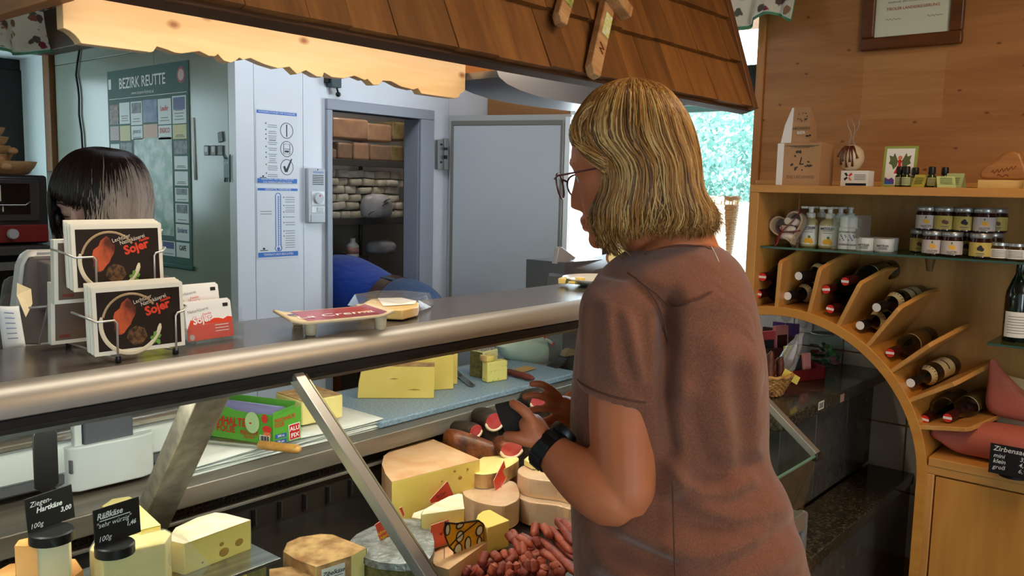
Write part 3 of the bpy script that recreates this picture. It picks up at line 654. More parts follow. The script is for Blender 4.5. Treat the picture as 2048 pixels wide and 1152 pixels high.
for px, py, kind, lab, dd in wines:
    c = atx(px, py, 2.79); axis = V((-.29, -dd[1], -dd[2])).normalized()
    o = c-axis*.3028
    m = frame(o, (0, 0, 1), axis.cross(V((0, 0, 1)))); m = m @ R(0, 'Z')
    # frame z must be the axis
    x = V((0, 1, 0)); z = axis; y = z.cross(x).normalized(); x = y.cross(z)
    m = M(((x.x, y.x, z.x, o.x), (x.y, y.y, z.y, o.y), (x.z, y.z, z.z, o.z), (0, 0, 0, 1)))
    # labels sit at +y of the bottle: turn them up and towards the room
    m = m @ R(radians(180-25+random.uniform(-12, 12)), 'Z')
    if kind not in prot:
        t = lathe_wine(kind); prot[kind] = t; t.matrix_world = m; t['label'] = lab; t['group'] = 'wine bottles in the arched rack'
    else: dup(prot[kind], lab, m=m, group='wine bottles in the arched rack')
# standing bottle on the lower glass shelf
sb = atx(2030, 678, 2.90)
t = thing('wine_bottle', 'dark green bottle standing upright with pale label on the lower glass shelf', 'bottle', (2.88, sb.y-.004, qb.z))
mesh('bottle_glass', G().lathe([(0, .002), (.034, 0), (.036, .004), (.036, .13), (.034, .15), (.022, .18), (.014, .20), (.0135, .235), (.0155, .236), (.0155, .245), (0, .2455)], 24), mat('green_bottle_glass', (16, 26, 20), .08, coat=.5), t, smooth=40)
mesh('label', G().lathe([(.0363, .015), (.0363, .09)], 24, a0=2.3, a1=4.9), PAPER, t, smooth=180)
for k in range(7): mesh('print_line', G().lathe([(.0365, .027+k*.008), (.0365, .0288+k*.008)], 10, a0=2.6, a1=4.5), mat('grey_print', (120, 116, 108), .7), t)
# ------------------------------------------------------------------ things on the top board
ZT = 1.549
camdir = lambda p: atan2(-p[1], -p[0])          # bearing towards the photographer
CARD = mat('kraft_card', (178, 138, 98), .6, c2=(170, 130, 92), ns=5); CARDW = mat('card_white', (228, 228, 226), .6); DKPR = mat('dark_print', (62, 58, 54), .7)
def floral_mark(par, m, s, rr):       # wreath of small leaves printed on a pack
    for k in range(16):
        a = rr.uniform(.9, 6.2) if k else 0; r = s*rr.uniform(.6, 1.15); L = s*rr.uniform(.3, .6)
        g = G().add([(0, 0, 0), (L*.3, L*.5, 0), (0, L, 0), (-L*.3, L*.5, 0)], [(0, 1, 2, 3)], m @ T(r*cos(a), r*sin(a), .0003+k*.00002) @ R(a-pi/2+rr.uniform(-.9, .9), 'Z'))
        mesh('printed_leaf', g, DKPR, par)
b = atx(1562, 371, 2.86); e = atx(1648, 371, 2.86)
bx = thing('gift_box', 'square kraft gift box with printed wreath at the left end of the top shelf', 'box', (2.90, (b.y+e.y)/2+.01, ZT), 0)
w = (b.y-e.y)
mesh('carton', G().b2((-.06, -w/2, 0), (.06, w/2, .142)), CARD, bx, bevel=.001)
mesh('white_side', G().add([(-.0605, w/2+.0006, .001), (.059, w/2+.0006, .001), (.059, w/2+.0006, .1405), (-.0605, w/2+.0006, .1405)], [(0, 1, 2, 3)]).add([(-.0606, w/2+.0006, .001), (-.0606, w/2-.022, .001), (-.0606, w/2-.022, .1405), (-.0606, w/2+.0006, .1405)], [(0, 1, 2, 3)]), CARDW, bx)
fm = frame((-.0612, -.01, .08), (0, -1, 0), (0, 0, 1))
floral_mark(bx, fm, .026, random.Random(3))
text('lettering', 'L', .035, fm, DKPR, bx, shear=.2, bold=.0006); text('lettering', 'DIE LECHWEG', .0145, fm @ T(0, -.052, 0), mat('kraft_print', (138, 104, 74), .7), bx, bold=.0003)
for k in range(3): mesh('print_line', G().box((0, .052-k*.003, 0), (.11-.03*k, .0012, .0004), fm), DKPR, bx)
tp = thing('gift_pack', 'tapered kraft gift pack standing on the square wreath box', 'box', (2.90, (b.y+e.y)/2+.025, ZT+.1425))
g = G(); w2_ = .04
g.loft([[V((-.04, -w2_, 0)), V((.03, -w2_, 0)), V((.03, w2_+.018, 0)), V((-.04, w2_+.018, 0))], [V((-.036, -w2_*.95, .06)), V((.02, -w2_*.95, .06)), V((.02, w2_+.008, .06)), V((-.036, w2_+.008, .06))], [V((-.030, -w2_*.85, .118)), V((-.026, -w2_*.85, .118)), V((-.026, w2_-.012, .118)), V((-.030, w2_-.012, .118))]])
mesh('carton', g, CARD, tp)
g = G(); g.loft([[V((-.0408, .022, .0)), V((.03, .0585, .0)), V((-.0405, .0588, .0))], [V((-.0368, .022, .06)), V((.02, .0485, .06)), V((-.0366, .0488, .06))], [V((-.0310, .022, .118)), V((-.026, .0285, .118)), V((-.0308, .0288, .118))]])
mesh('white_side', g, CARDW, tp)
fm = frame((-.0398, -.012, .07), (0, -1, 0), (.08, 0, 1))
floral_mark(tp, fm @ T(0, .016, 0), .013, random.Random(5))
text('lettering', 'LECHWEG', .0125, fm @ T(0, -.022, .0012), DKPR, tp, bold=.0002); text('lettering', 'BIER', .0145, fm @ T(0, -.037, .0016), CARDW, tp, bold=.0003)
mesh('emblem', G().ball((.022, -.048, .0015), (.006, .003, .0004), 8, 5, fm).ball((.031, -.046, .0015), (.004, .0035, .0004), 8, 5, fm), INK, tp)
# ball vase on its card
p = atx(1700, 315, 2.92)
vs = thing('ball_vase', 'round cream vase with dripping brown glaze and thin curly glass stems', 'vase', (2.93, p.y, ZT+.052))
CER = mat('cream_ceramic', (206, 188, 154), .35); GLZ = mat('brown_glaze', (92, 44, 22), .25)
mesh('vase_body', G().lathe([(0, 0), (.014, 0), (.03, .010), (.0405, .03), (.0425, .044), (.038, .064), (.026, .079), (.012, .085), (.008, .0855)], 26), CER, vs, smooth=60)
for aa, z0, wd in ((-.55, .02, .0035), (-.3, .030, .003), (-.05, .012, .0032), (.25, .028, .003), (.5, .015, .0035), (.8, .04, .004), (-.85, .045, .004)):
    pts = []; rs = []
    for k in range(9):
        z = .080-(.080-z0)*k/8; r = .0008+.0425*sqrt(max(.01, 1-((z-.043)/.0435)**2))
        a_ = pi+aa*(1-.35*(1-k/8)); pts.append((r*cos(a_), r*sin(a_), z)); rs.append(wd*(1.3 if k == 8 else .8+.2*sin(k)))
    mesh('glaze_drip', G().tube(pts, rs, 6), GLZ, vs, smooth=180)
GS = mat('glass_stem', (150, 132, 128), .15, spec=.8)
for sx_, ph in ((-.018, 0), (.002, 1.4), (.02, 2.6)):
    mesh('glass_stem', G().tube([(0, sx_*.6+.008*sin(k*.75+ph), .082+.0115*k) for k in range(9)], [.0016]*7+[.0013, .0008], 6), GS, vs, smooth=180)
p = atx(1701, 371, 2.86)
cd = thing('info_card_block', 'small white card block with orange and black cross emblem under the ball vase', 'card', (2.92, p.y-.0, ZT))
mesh('block', G().b2((-.03, -.044, 0), (.03, .044, .052)), CARDW, cd, bevel=.001)
fm = frame((-.0306, 0, .026), (0, -1, 0), (0, 0, 1))
for k, c in enumerate((RED, INK, INK, mat('salmon_print', (222, 130, 96), .6))):
    mesh('emblem_bar', G().prism([(.003, -.003), (.014, -.005), (.017, .002), (.004, .003)], 0, .0004, fm @ T(-.020, .006, 0) @ R(pi/4+k*pi/2, 'Z')), c, cd)
for k in range(4): mesh('print_line', G().box((.018, .012-k*.005, 0), (.036, .002, .0004), fm), mat('grey_print', (120, 116, 108), .7), cd)
mesh('black_bar', G().box((.006, -.019, 0), (.066, .008, .0005), fm), INK, cd)
# green card with angel
p = atx(1783, 371, 2.90)
gc = thing('greeting_card', 'green framed greeting card with red winged figure behind the little bottles', 'card', (2.95, p.y-.003, ZT))
tl_ = frame((-.0, 0, 0), (0, -1, 0), (.12, 0, 1))
mesh('card', G().b2((-.0515, 0, -.006), (.0515, .134, 0), tl_), mat('lime_card', (150, 166, 76), .6), gc)
mesh('panel', G().b2((-.043, .008, 0), (.043, .126, .0006), tl_), PAPER, gc)
mesh('dress', G().prism([(-.016, .045), (.016, .045), (.004, .075), (.007, .086), (0, .092), (-.007, .086), (-.004, .075)], .0006, .0012, tl_), RED, gc)
mesh('head', G().lathe([(.007, 0), (.007, .0006), (0, .0006)], 12, tl_ @ T(0, .096, .0006)), mat('salmon_print', (222, 130, 96), .6), gc)
for sg in (-1, 1):
    mesh('wing', G().prism([(sg*x, y) for x, y in ((.006, .086), (.018, .112), (.022, .100), (.034, .104), (.030, .088), (.034, .078), (.024, .072), (.018, .058), (.008, .070))][::sg], .0006, .001, tl_), mat('olive_print', (92, 104, 62), .7), gc)
mesh('hill', G().prism([(-.042, .01), (-.012, .01), (-.012, .024), (-.02, .032), (-.03, .026), (-.042, .033)], .0006, .001, tl_), mat('violet_print', (96, 70, 140), .7), gc)
mesh('lake', G().prism([(-.042, .01), (-.016, .01), (-.02, .017), (-.034, .02), (-.042, .016)], .001, .0014, tl_), mat('blue_print', (40, 96, 190), .7), gc)
# small dropper vials
def vial(lab, px, X, turn=0):
    p = atx(px, 371, X)
    if 'vial' in prot: return dup(prot['vial'], lab, loc=(X, p.y, ZT), group='small oil vials on the top shelf')
    t = thing('oil_vial', lab, 'bottle', (X, p.y, ZT), 0, 'small oil vials on the top shelf'); prot['vial'] = t
    mesh('vial_glass', G().lathe([(0, 0), (.0115, 0), (.0125, .002), (.0125, .034), (.008, .040), (.008, .044), (0, .044)], 16), mat('green_vial_glass', (44, 54, 24), .1), t, smooth=40)
    mesh('cap', G().lathe([(.0105, .041), (.0110, .042), (.0105, .062), (.009, .064), (0, .064)], 16), BLACK, t, smooth=40)
    mesh('label', G().lathe([(.0127, .006), (.0127, .031)], 16, a0=2.0, a1=4.6), mat('green_white_label', (176, 186, 130), .6), t, smooth=180)
    for k in range(4): mesh('print_line', G().lathe([(.0129, .010+k*.005), (.0129, .012+k*.005)], 8, a0=2.7, a1=4.2), mat('grey_print', (120, 116, 108), .7), t)
    return t
for lab, px, X in (('leftmost small oil vial in front of the green card', 1798, 2.86), ('second small oil vial overlapping the leftmost one', 1811, 2.84), ('oil vial half hidden behind the yellow folded card', 1829, 2.95), ('oil vial standing between the two folded cards', 1862, 2.87), ('rightmost oil vial behind the green folded cards', 1888, 2.92)): vial(lab, px, X)
def folded(lab, px, X, h, wd, mt, rz):
    p = atx(px, 371, X); t = thing('folded_card', lab, 'card', (X, p.y, ZT), rz)
    for sg, nm in ((-1, 'front_flap'), (1, 'back_flap')):
        mesh(nm, G().add([(sg*.018, -wd, 0), (sg*.018, wd, 0), (0, wd, h), (0, -wd, h)], [(0, 1, 2, 3)]), mt, t, solid=.0008)
    for k in range(4): mesh('print_line', G().box((0, .004+k*.006, 0), (wd*1.3, .002, .0003), frame((-.0188+.018*0, 0, .004), (0, -1, 0), (.018, 0, h)) @ T(0, .006, .0003)), mat('green_print', (110, 130, 70), .7), t)
folded('yellow folded price card between the small oil vials', 1842, 2.885, .040, .022, mat('yellow_card', (206, 196, 88), .6), -.35)
folded('pale green folded card lying at front right of the vials', 1890, 2.84, .034, .026, mat('pale_green_card', (176, 190, 128), .6), .5)
folded('taller pale green folded card at right behind the front one', 1910, 2.90, .045, .026, mat('pale_green_card', (176, 190, 128), .6), -.2)
# wooden heart on block
p = atx(2000, 372, 2.90)
hw = thing('wooden_sculpture', 'polished burnt-lettered wooden wedge on a pale block at right of the top shelf', 'sculpture', (2.92, p.y-.002, ZT))
PB = wood('pale_block', (226, 194, 128), (206, 170, 100), 'Y', 1.2, .5); OW = wood('olive_wood', (190, 130, 70), (120, 74, 34), 'Y', .8, .4)
mesh('base_block', G().b2((-.035, -.088, 0), (.035, .06, .026)), PB, hw, bevel=.002)
fm = frame((-.02, 0, .027), (0, -1, 0), (0, 0, 1))
mesh('wedge', G().prism([(-.055, .002), (-.062, .016), (-.058, .032), (-.036, .046), (-.02, .058), (-.004, .078), (.02, .085), (.043, .08), (.055, .05), (.072, .004), (.03, .0)], -.034, .0, fm), OW, hw, bevel=.008, seg=3)
mesh('burnt_lettering', G().tube([(-.028+.004*k, .022+.006*sin(k*2.1)+.0009*k, .0006) for k in range(17)], .0011, 5, fm).tube([(-.012+.005*k, .012+.004*sin(k*1.7), .0006) for k in range(7)], .0013, 5, fm), mat('burnt_mark', (60, 34, 18), .8), hw)
pk = thing('wooden_peg_figure', 'small turned wooden peg at the right end of the top shelf', 'figurine', (2.86, p.y-.075, ZT))
mesh('peg', G().lathe([(0, 0), (.010, 0), (.008, .012), (.004, .02), (.004, .035), (.006, .042), (.0045, .05), (0, .055)], 12), PB, pk, smooth=50)
# ------------------------------------------------------------------ glass shelf goods
ZS = 1.3432
PUMPB = mat('honey_soap', (196, 184, 132), .15, coat=.4); WPL = mat('white_plastic', (226, 226, 222), .35)
LEM = mat('lemon', (236, 178, 52), .6); LGRN = mat('leaf_print', (82, 124, 52), .7); NAVY = mat('navy_print', (38, 44, 84), .6)
def face(px, X): p = atx(px, 480, X); return p, pi+atan2(p.y, p.x)*.55     # label direction
def pump(lab, px, X):
    p, a0 = face(px, X)
    if 'pump' in prot: return dup(prot['pump'], lab, loc=(X, p.y, ZS), group='hand soap pump bottles')
    t = thing('soap_pump_bottle', lab, 'bottle', (X, p.y, ZS), 0, 'hand soap pump bottles'); prot['pump'] = t
    mesh('bottle_body', G().lathe([(0, 0), (.030, 0), (.033, .004), (.033, .075), (.031, .084), (.022, .093), (.015, .096), (.015, .1), (0, .1)], 22), PUMPB, t, smooth=40)
    pu = mesh('pump', G().lathe([(.015, .097), (.0155, .112), (.014, .114), (.008, .116), (.008, .128), (.011, .129), (.011, .135), (0, .136)], 16).box((0, .016, .1325), (.010, .036, .007)), WPL, t, smooth=40)
    lb = mesh('label', G().lathe([(.0333, .008), (.0333, .074)], 20, a0=a0-1.1, a1=a0+1.0), PAPER, t, smooth=180)
    fm = lambda u, z, r=.0336: frame((r*cos(a0+u), r*sin(a0+u), z), (-sin(a0+u)*1.0, cos(a0+u)*1.0, 0), (0, 0, 1))
    for u, z, s in ((.15, .022, .010), (-.15, .020, .009), (.32, .016, .007)):
        mesh('lemon_print', G().lathe([(s, 0), (s, .0006), (0, .0006)], 10, fm(u, z) @ R(0, 'X')), LEM, lb)
    mesh('leaf_print', G().lathe([(.005, 0), (.005, .0008), (0, .0008)], 6, fm(.1, .034)), LGRN, lb)
    text('lettering', 'METZLER', .0108, fm(.0, .064, .0352), NAVY, lb, bold=.0004)
    for z in (.057, .050): mesh('print_line', G().box((0, 0, 0), (.030, .0018, .0004), fm(.0, z, .0347)), mat('grey_print', (120, 116, 108), .7), lb)
    return t
pump('left front soap pump bottle with lemon label on the glass shelf', 1619, 2.93); pump('right front soap pump bottle with lemon label beside the spray box', 1657, 2.91)
for lab, px, X in (('soap pump bottle behind the left front pump bottle', 1640, 3.02), ('soap pump bottle behind the right front pump bottle', 1678, 3.01), ('soap pump bottle hidden behind the clear spray box', 1697, 3.055)): pump(lab, px, X)
PURP = mat('lavender_print', (92, 76, 140), .7)
def spray(lab, px, X):
    p, a0 = face(px, X)
    if 'spray' in prot: return dup(prot['spray'], lab, loc=(X, p.y, ZS+.002), group='lavender sprays in the clear box')
    t = thing('spray_bottle', lab, 'bottle', (X, p.y, ZS+.002), 0, 'lavender sprays in the clear box'); prot['spray'] = t
    mesh('spray_body', G().lathe([(0, 0), (.0155, 0), (.0165, .003), (.0165, .068), (.012, .072), (0, .072)], 18), WPL, t, smooth=40)
    mesh('cap', G().lathe([(.0135, .072), (.0135, .102), (.011, .106), (0, .106)], 16), WPL, t, smooth=40)
    mesh('base_band', G().lathe([(.0168, .012), (.0168, .018)], 18), mat('grey_violet_band', (130, 120, 132), .5), t, smooth=180)
    fm = lambda u, z, r=.017: frame((r*cos(a0+u), r*sin(a0+u), z), (-sin(a0+u), cos(a0+u), 0), (0, 0, 1))
    for k in range(7): mesh('lavender_print', G().lathe([(.0026, 0), (.0026, .0005), (0, .0005)], 6, fm(-.55+.18*k, .030+.005*((k*3) % 4))), PURP, t)
    text('lettering', 'METZLER', .0066, fm(0, .056, .0178), NAVY, t, bold=.0003)
    return t
spray('left white lavender spray in the clear box', 1687, 2.86); spray('right white lavender spray in the clear box', 1704, 2.865)
p, _ = face(1700, 2.875)
cb = thing('clear_box', 'clear plastic box holding two white lavender sprays', 'box', (2.885, p.y, ZS))
PLAS = glass('clear_plastic', (238, 240, 240), 1.3, .08, haze=.10)
mesh('clear_wall', G().b2((-.045, -.046, .0005), (.045, .046, .112)), PLAS, cb)
mesh('price_print', G().b2((-.0456, -.040, .04), (-.0452, -.028, .07)), mat('grey_print', (120, 116, 108), .7), cb)
def cream(lab, px, X):
    p, a0 = face(px, X)
    if 'cream' in prot: return dup(prot['cream'], lab, loc=(X, p.y, ZS), group='white cream jars on the glass shelf')
    t = thing('cream_jar', lab, 'jar', (X, p.y, ZS), 0, 'white cream jars on the glass shelf'); prot['cream'] = t
    mesh('jar_body', G().lathe([(0, 0), (.028, 0), (.030, .003), (.030, .028), (0, .028)], 22), WPL, t, smooth=40)
    mesh('lid', G().lathe([(.0312, .026), (.0312, .040), (.029, .042), (0, .042)], 22), WPL, t, smooth=40)
    fm = lambda u, z, r=.0303: frame((r*cos(a0+u), r*sin(a0+u), z), (-sin(a0+u), cos(a0+u), 0), (0, 0, 1))
    text('lettering', 'METZLER', .0085, fm(0, .019, .0314), DKPR, t, bold=.0004)
    for z in (.013, .009): mesh('print_line', G().box((0, 0, 0), (.026, .0015, .0004), fm(0, z, .0312)), DKPR, t)
    return t
for lab, px, X in (('left front white cream jar on the glass shelf', 1731, 2.88), ('right front white cream jar on the glass shelf', 1769, 2.885), ('white cream jar behind the left front cream jar', 1752, 2.98), ('white cream jar behind the right front cream jar', 1778, 2.975)): cream(lab, px, X)
# jam jars
JAM = mat('dark_jam', (40, 14, 12), .1, coat=.6); LID = mat('silver_lid', (176, 176, 174), .3, .7)
JL = {'w': mat('jam_label_white', (206, 192, 186), .6), 'y': mat('jam_label_yellow', (200, 176, 92), .6)}
FR = {'quince': LEM, 'plum': mat('plum_print', (120, 74, 66), .7), 'berry': mat('berry_print', (44, 38, 46), .7)}
def jam(lab, px, X, z, fruit, lbl):
    p, a0 = face(px, X); key = 'jam'+fruit+lbl
    if key in prot: return dup(prot[key], lab, loc=(X, p.y, z), group='jam jars on the glass shelf')
    t = thing('jam_jar', lab, 'jar', (X, p.y, z), 0, 'jam jars on the glass shelf'); prot[key] = t
    mesh('jar_glass', G().lathe([(0, 0), (.0285, 0), (.0315, .003), (.0315, .050), (.0285, .058), (.0285, .062), (0, .062)], 22), JAM, t, smooth=40)
    mesh('lid', G().lathe([(.0298, .059), (.0305, .060), (.0305, .072), (.029, .074), (0, .0742)], 22), LID, t, smooth=40)
    lb = mesh('label', G().lathe([(.0318, .006), (.0318, .047)], 22, a0=a0-1.15, a1=a0+1.3), JL[lbl], t, smooth=180)
    fm = lambda u, z, r=.0321: frame((r*cos(a0+u), r*sin(a0+u), z), (-sin(a0+u), cos(a0+u), 0), (0, 0, 1))
    for u, zz, s in ((0, .029, .0062), (.22, .027, .0062)) + (((.1, .034, .005),) if fruit == 'berry' else ()):
        mesh('fruit_print', G().lathe([(s, 0), (s, .0006), (0, .0006)], 10, fm(u, zz)), FR[fruit], lb)
    if fruit == 'quince':
        mesh('leaf_print', G().prism([(0, 0), (.003, .004), (0, .009), (-.003, .004)], 0, .0006, fm(.06, .036)), LGRN, lb)
        text('lettering', 'QUITTE', .0085, fm(.1, .0135, .0332), mat('grey_print', (120, 116, 108), .7), lb, bold=.0003)
    else: mesh('print_line', G().box((0, 0, 0), (.022, .003, .0004), fm(.1, .0145, .0328)), mat('grey_print', (120, 116, 108), .7), lb)
    mesh('print_line', G().box((0, 0, 0), (.016, .0016, .0004), fm(.1, .009, .0328)), mat('grey_print', (120, 116, 108), .7), lb)
    return t
z1 = ZS; z2 = ZS+.0745
for lab, px, X, z, f, l in (('bottom row quince jam jar, second from the left', 1866, 2.875, z1, 'quince', 'w'), ('bottom row quince jam jar in the middle of the stack', 1905, 2.87, z1, 'quince', 'w'), ('bottom row blackberry jam jar at front right of the stack', 1962, 2.86, z1, 'berry', 'y'),
    ('bottom row plum jam jar at the left end, set back', 1841, 2.95, z1, 'plum', 'y'), ('bottom row yellow-labelled jam jar set back between quince and blackberry', 1934, 2.945, z1, 'berry', 'y'), ('bottom row jam jar at the back right of the stack', 1985, 2.96, z1, 'plum', 'y'),
    ('top row quince jam jar at the left end', 1850, 2.895, z2, 'quince', 'w'), ('top row plum jam jar, second from the left', 1887, 2.89, z2, 'plum', 'y'), ('top row blackberry jam jar, third from the left', 1926, 2.885, z2, 'berry', 'y'), ('top row quince jam jar with lilac label at front right', 1966, 2.875, z2, 'quince', 'w'), ('top row jam jar at the back right corner', 1990, 2.97, z2, 'plum', 'y')): jam(lab, px, X, z, f, l)
def honey(lab, px, X):
    p, a0 = face(px, X)
    if 'honey' in prot: return dup(prot['honey'], lab, loc=(X, p.y, ZS), group='small spread jars at the right of the shelf')
    t = thing('spread_jar', lab, 'jar', (X, p.y, ZS), 0, 'small spread jars at the right of the shelf'); prot['honey'] = t
    mesh('jar_glass', G().lathe([(0, 0), (.026, 0), (.028, .003), (.028, .034), (.025, .039), (.025, .042), (0, .042)], 20), mat('amber_spread', (70, 48, 22), .1, coat=.5), t, smooth=40)
    mesh('lid', G().lathe([(.027, .040), (.027, .048), (.026, .049), (0, .049)], 20), LID, t, smooth=40)
    lb = mesh('label', G().lathe([(.0283, .004), (.0283, .031)], 20, a0=a0-1.2, a1=a0+1.2), PAPER, t, smooth=180)
    for k in range(5): mesh('print_line', G().lathe([(.0285, .008+k*.0042), (.0285, .0098+k*.0042)], 8, a0=a0-.7, a1=a0+.7), mat('grey_print', (120, 116, 108), .7), lb)
honey('left small spread jar right of the jam stack', 2001, 2.87); honey('right small spread jar at the edge of the shelf', 2035, 2.865)
# heart-shaped gift pack in cellophane with ribbon
p = atx(1562, 488, 2.93)
hp = thing('heart_gift_pack', 'heart-shaped box of little tubes wrapped in cellophane with burgundy ribbon', 'gift', (2.855, 1.176, ZS))
hm = frame((0, .0, .066), (0, -1, 0), (.14, 0, 1))
def heart(s, n=36):
    o = []
    for k in range(n):
        t_ = 2*pi*k/n; x = 16*sin(t_)**3; y = 13*cos(t_)-5*cos(2*t_)-2*cos(3*t_)-cos(4*t_); o.append((x*s, y*s))
    return o
rot = R(.35, 'Z')
ho = [(rot @ V((a, b_, 0)))[:2] for a, b_ in heart(.0037)]; hi_ = [(rot @ V((a, b_, 0)))[:2] for a, b_ in heart(.0033)]
g = G(); g.loft([[hm @ V((a[0], a[1], z)) for a in ho] for z in (-.03, .012)]+[[hm @ V((a[0], a[1], z)) for a in hi_] for z in (.012, -.024)], cap=False)
mesh('heart_box', g, mat('pale_wood_box', (206, 178, 140), .6), hp, smooth=40)
mesh('box_back', G().prism(ho, -.032, -.028, hm), mat('violet_lining', (58, 42, 62), .7), hp)
TUBE = mat('cream_tube', (228, 214, 198), .5)
for x, y, lab in ((.002, .018, 'wrapped_soap'), (.026, .016, 'wrapped_soap')):
    mesh(lab, G().lathe([(0, -.02), (.0125, -.02), (.0125, .014), (.011, .016), (0, .016)], 16, hm @ T(x, y, 0)), TUBE, hp, smooth=40)
for y, r in ((-.008, .0115), (-.033, .012)):
    mesh('rolled_towel', G().tube([(-.028, y, .0), (-.02, y+.001, .002), (.02, y-.001, .002), (.028, y, 0)], [r*.5, r, r, r*.5], 12, hm), TUBE, hp, smooth=60)
RIB = mat('burgundy_ribbon', (112, 34, 40), .4)
mesh('ribbon', G().tube([(.05, .06, .016), (.02, .015, .02), (-.014, -.022, .021), (-.03, -.05, .016), (-.032, -.062, .012)], .0028, 6, hm, flat=.3).tube([(-.014, -.022, .022), (.03, -.018, .02), (.05, -.012, .014)], .0025, 6, hm, flat=.3).tube([(-.014, -.022, .022), (-.022, -.06, .024), (-.034, -.082, .03)], .0035, 6, hm, flat=.3).tube([(-.014, -.022, .022), (-.026, .0, .024), (-.012, -.004, .026), (-.014, -.022, .023)], .002, 6, hm, flat=.4), RIB, hp, smooth=180)
CELLO = glass('cellophane', (244, 244, 246), 1.3, .12, haze=.05)
rr = random.Random(4); hc = [(rot @ V((a, b_, 0)))[:2] for a, b_ in heart(.0041, 30)]
g = G(); g.loft([[hm @ V((a[0]*s+rr.uniform(-.003, .003), a[1]*s+rr.uniform(-.003, .003), z)) for a in hc] for s, z in ((1, -.034), (1.04, -.01), (1.0, .014), (.6, .022), (.2, .022))], cap=True)
mesh('cellophane', g, CELLO, hp)
# ------------------------------------------------------------------ wooden sign, cushions, price slate
s0 = atx(1990, 750, 2.97)
sg = thing('wooden_sign', 'pale wooden sign with dark handwriting leaning behind the pink cushions', 'sign', (2.99, s0.y, .742))
sm = frame((0, 0, 0), (0, -1, 0), (.06, 0, 1)) @ R(-.12, 'Z')
SGW = wood('sign_wood', (214, 190, 156), (196, 166, 126), 'Y', 1.2, .6)
hS = s0.z-.742
mesh('board', G().b2((0, -.02, -.012), (.26, hS, 0), sm), SGW, sg, bevel=.002)
text('lettering', '"LECH" er', .03, sm @ T(.012, hS-.055, .0006), DKPR, sg, 'LEFT', bold=.0004); text('lettering', 'lling', .027, sm @ T(.014, hS-.085, .0006), DKPR, sg, 'LEFT', shear=.5)
for k in range(3): mesh('groove', G().box((.12, .03+k*.018, .0), (.22, .0015, .001), sm), mat('brown_print', (150, 110, 70), .7), sg)
def gingham():
    m, nt, b = base('pink_gingham'); L = nt.links.new
    co = coords(nt, (1, 1, 1)); ck = N(nt, 'ShaderNodeTexChecker', Scale=330); L(co, ck.inputs[0])
    ck.inputs[1].default_value = lin((188, 108, 90)); ck.inputs[2].default_value = lin((178, 88, 74))
    L(ck.outputs[0], b.inputs['Base Color']); b.inputs['Roughness'].default_value = .9; return m
GING = gingham()
def blob(name, rings, mt, par, sub=1, n=14, seed=1, amp=.004, sq=2.4):
    # closed cushion-like loft of super-ellipses: (centre, half-width vec, half-height vec)
    rr = random.Random(seed); R_ = []
    for c, u, v in rings:
        ring = []
        for k in range(n):
            a = 2*pi*k/n; ca, sa = cos(a), sin(a)
            ring.append(V(c)+V(u)*(abs(ca)**(2/sq)*(1 if ca > 0 else -1))+V(v)*(abs(sa)**(2/sq)*(1 if sa > 0 else -1))+V((rr.uniform(-amp, amp), rr.uniform(-amp, amp), rr.uniform(-amp, amp))))
        R_.append(ring)
    return mesh(name, G().loft(R_), mt, par, smooth=180, sub=sub)
cu = tag(blob('pink_cushion', [((2.83, .672, .80), (.012, 0, 0), (0, 0, .016)), ((2.83, .660, .802), (.022, 0, .0), (0, 0, .026)), ((2.84, .640, .795), (.04, 0, 0), (0, 0, .022)), ((2.85, .60, .79), (.06, 0, .0), (0, 0, .046)), ((2.86, .53, .80), (.075, 0, 0), (0, 0, .056)), ((2.86, .43, .80), (.08, 0, 0), (0, 0, .056)), ((2.86, .30, .795), (.075, 0, 0), (0, 0, .05)), ((2.86, .2, .79), (.03, 0, 0), (0, 0, .02))], GING, None, 2, 16, 3, .003), 'pink gingham pouch with tied corner lying on the cupboard top', 'cushion', 'pink gingham cushions')
cu2 = tag(blob('pink_cushion', [((2.96, .46, .85), (.035, 0, 0), (0, .09, 0)), ((2.95, .47, .90), (.038, 0, 0), (0, .085, 0)), ((2.95, .50, .95), (.03, 0, 0), (0, .05, .01)), ((2.945, .525, .99), (.018, 0, 0), (0, .026, .004)), ((2.94, .535, 1.02), (.01, 0, 0), (0, .012, 0)), ((2.94, .538, 1.035), (.004, 0, 0), (0, .005, 0))], GING, None, 2, 14, 5, .004), 'pink gingham pouch with pointed corner standing up behind the lying one', 'cushion', 'pink gingham cushions')
cu3 = tag(blob('pink_cushion', [((2.98, .40, .86), (.03, 0, 0), (0, .03, 0)), ((2.985, .36, .93), (.03, 0, .0), (0, .07, 0)), ((2.99, .32, .95), (.03, 0, 0), (0, .07, 0)), ((2.99, .3, .97), (.01, 0, 0), (0, .03, 0))], GING, None, 2, 12, 6, .004), 'pink gingham pouch leaning in front of the wooden sign at the right edge', 'cushion', 'pink gingham cushions')
pt = atx(1987, 908, 2.72)
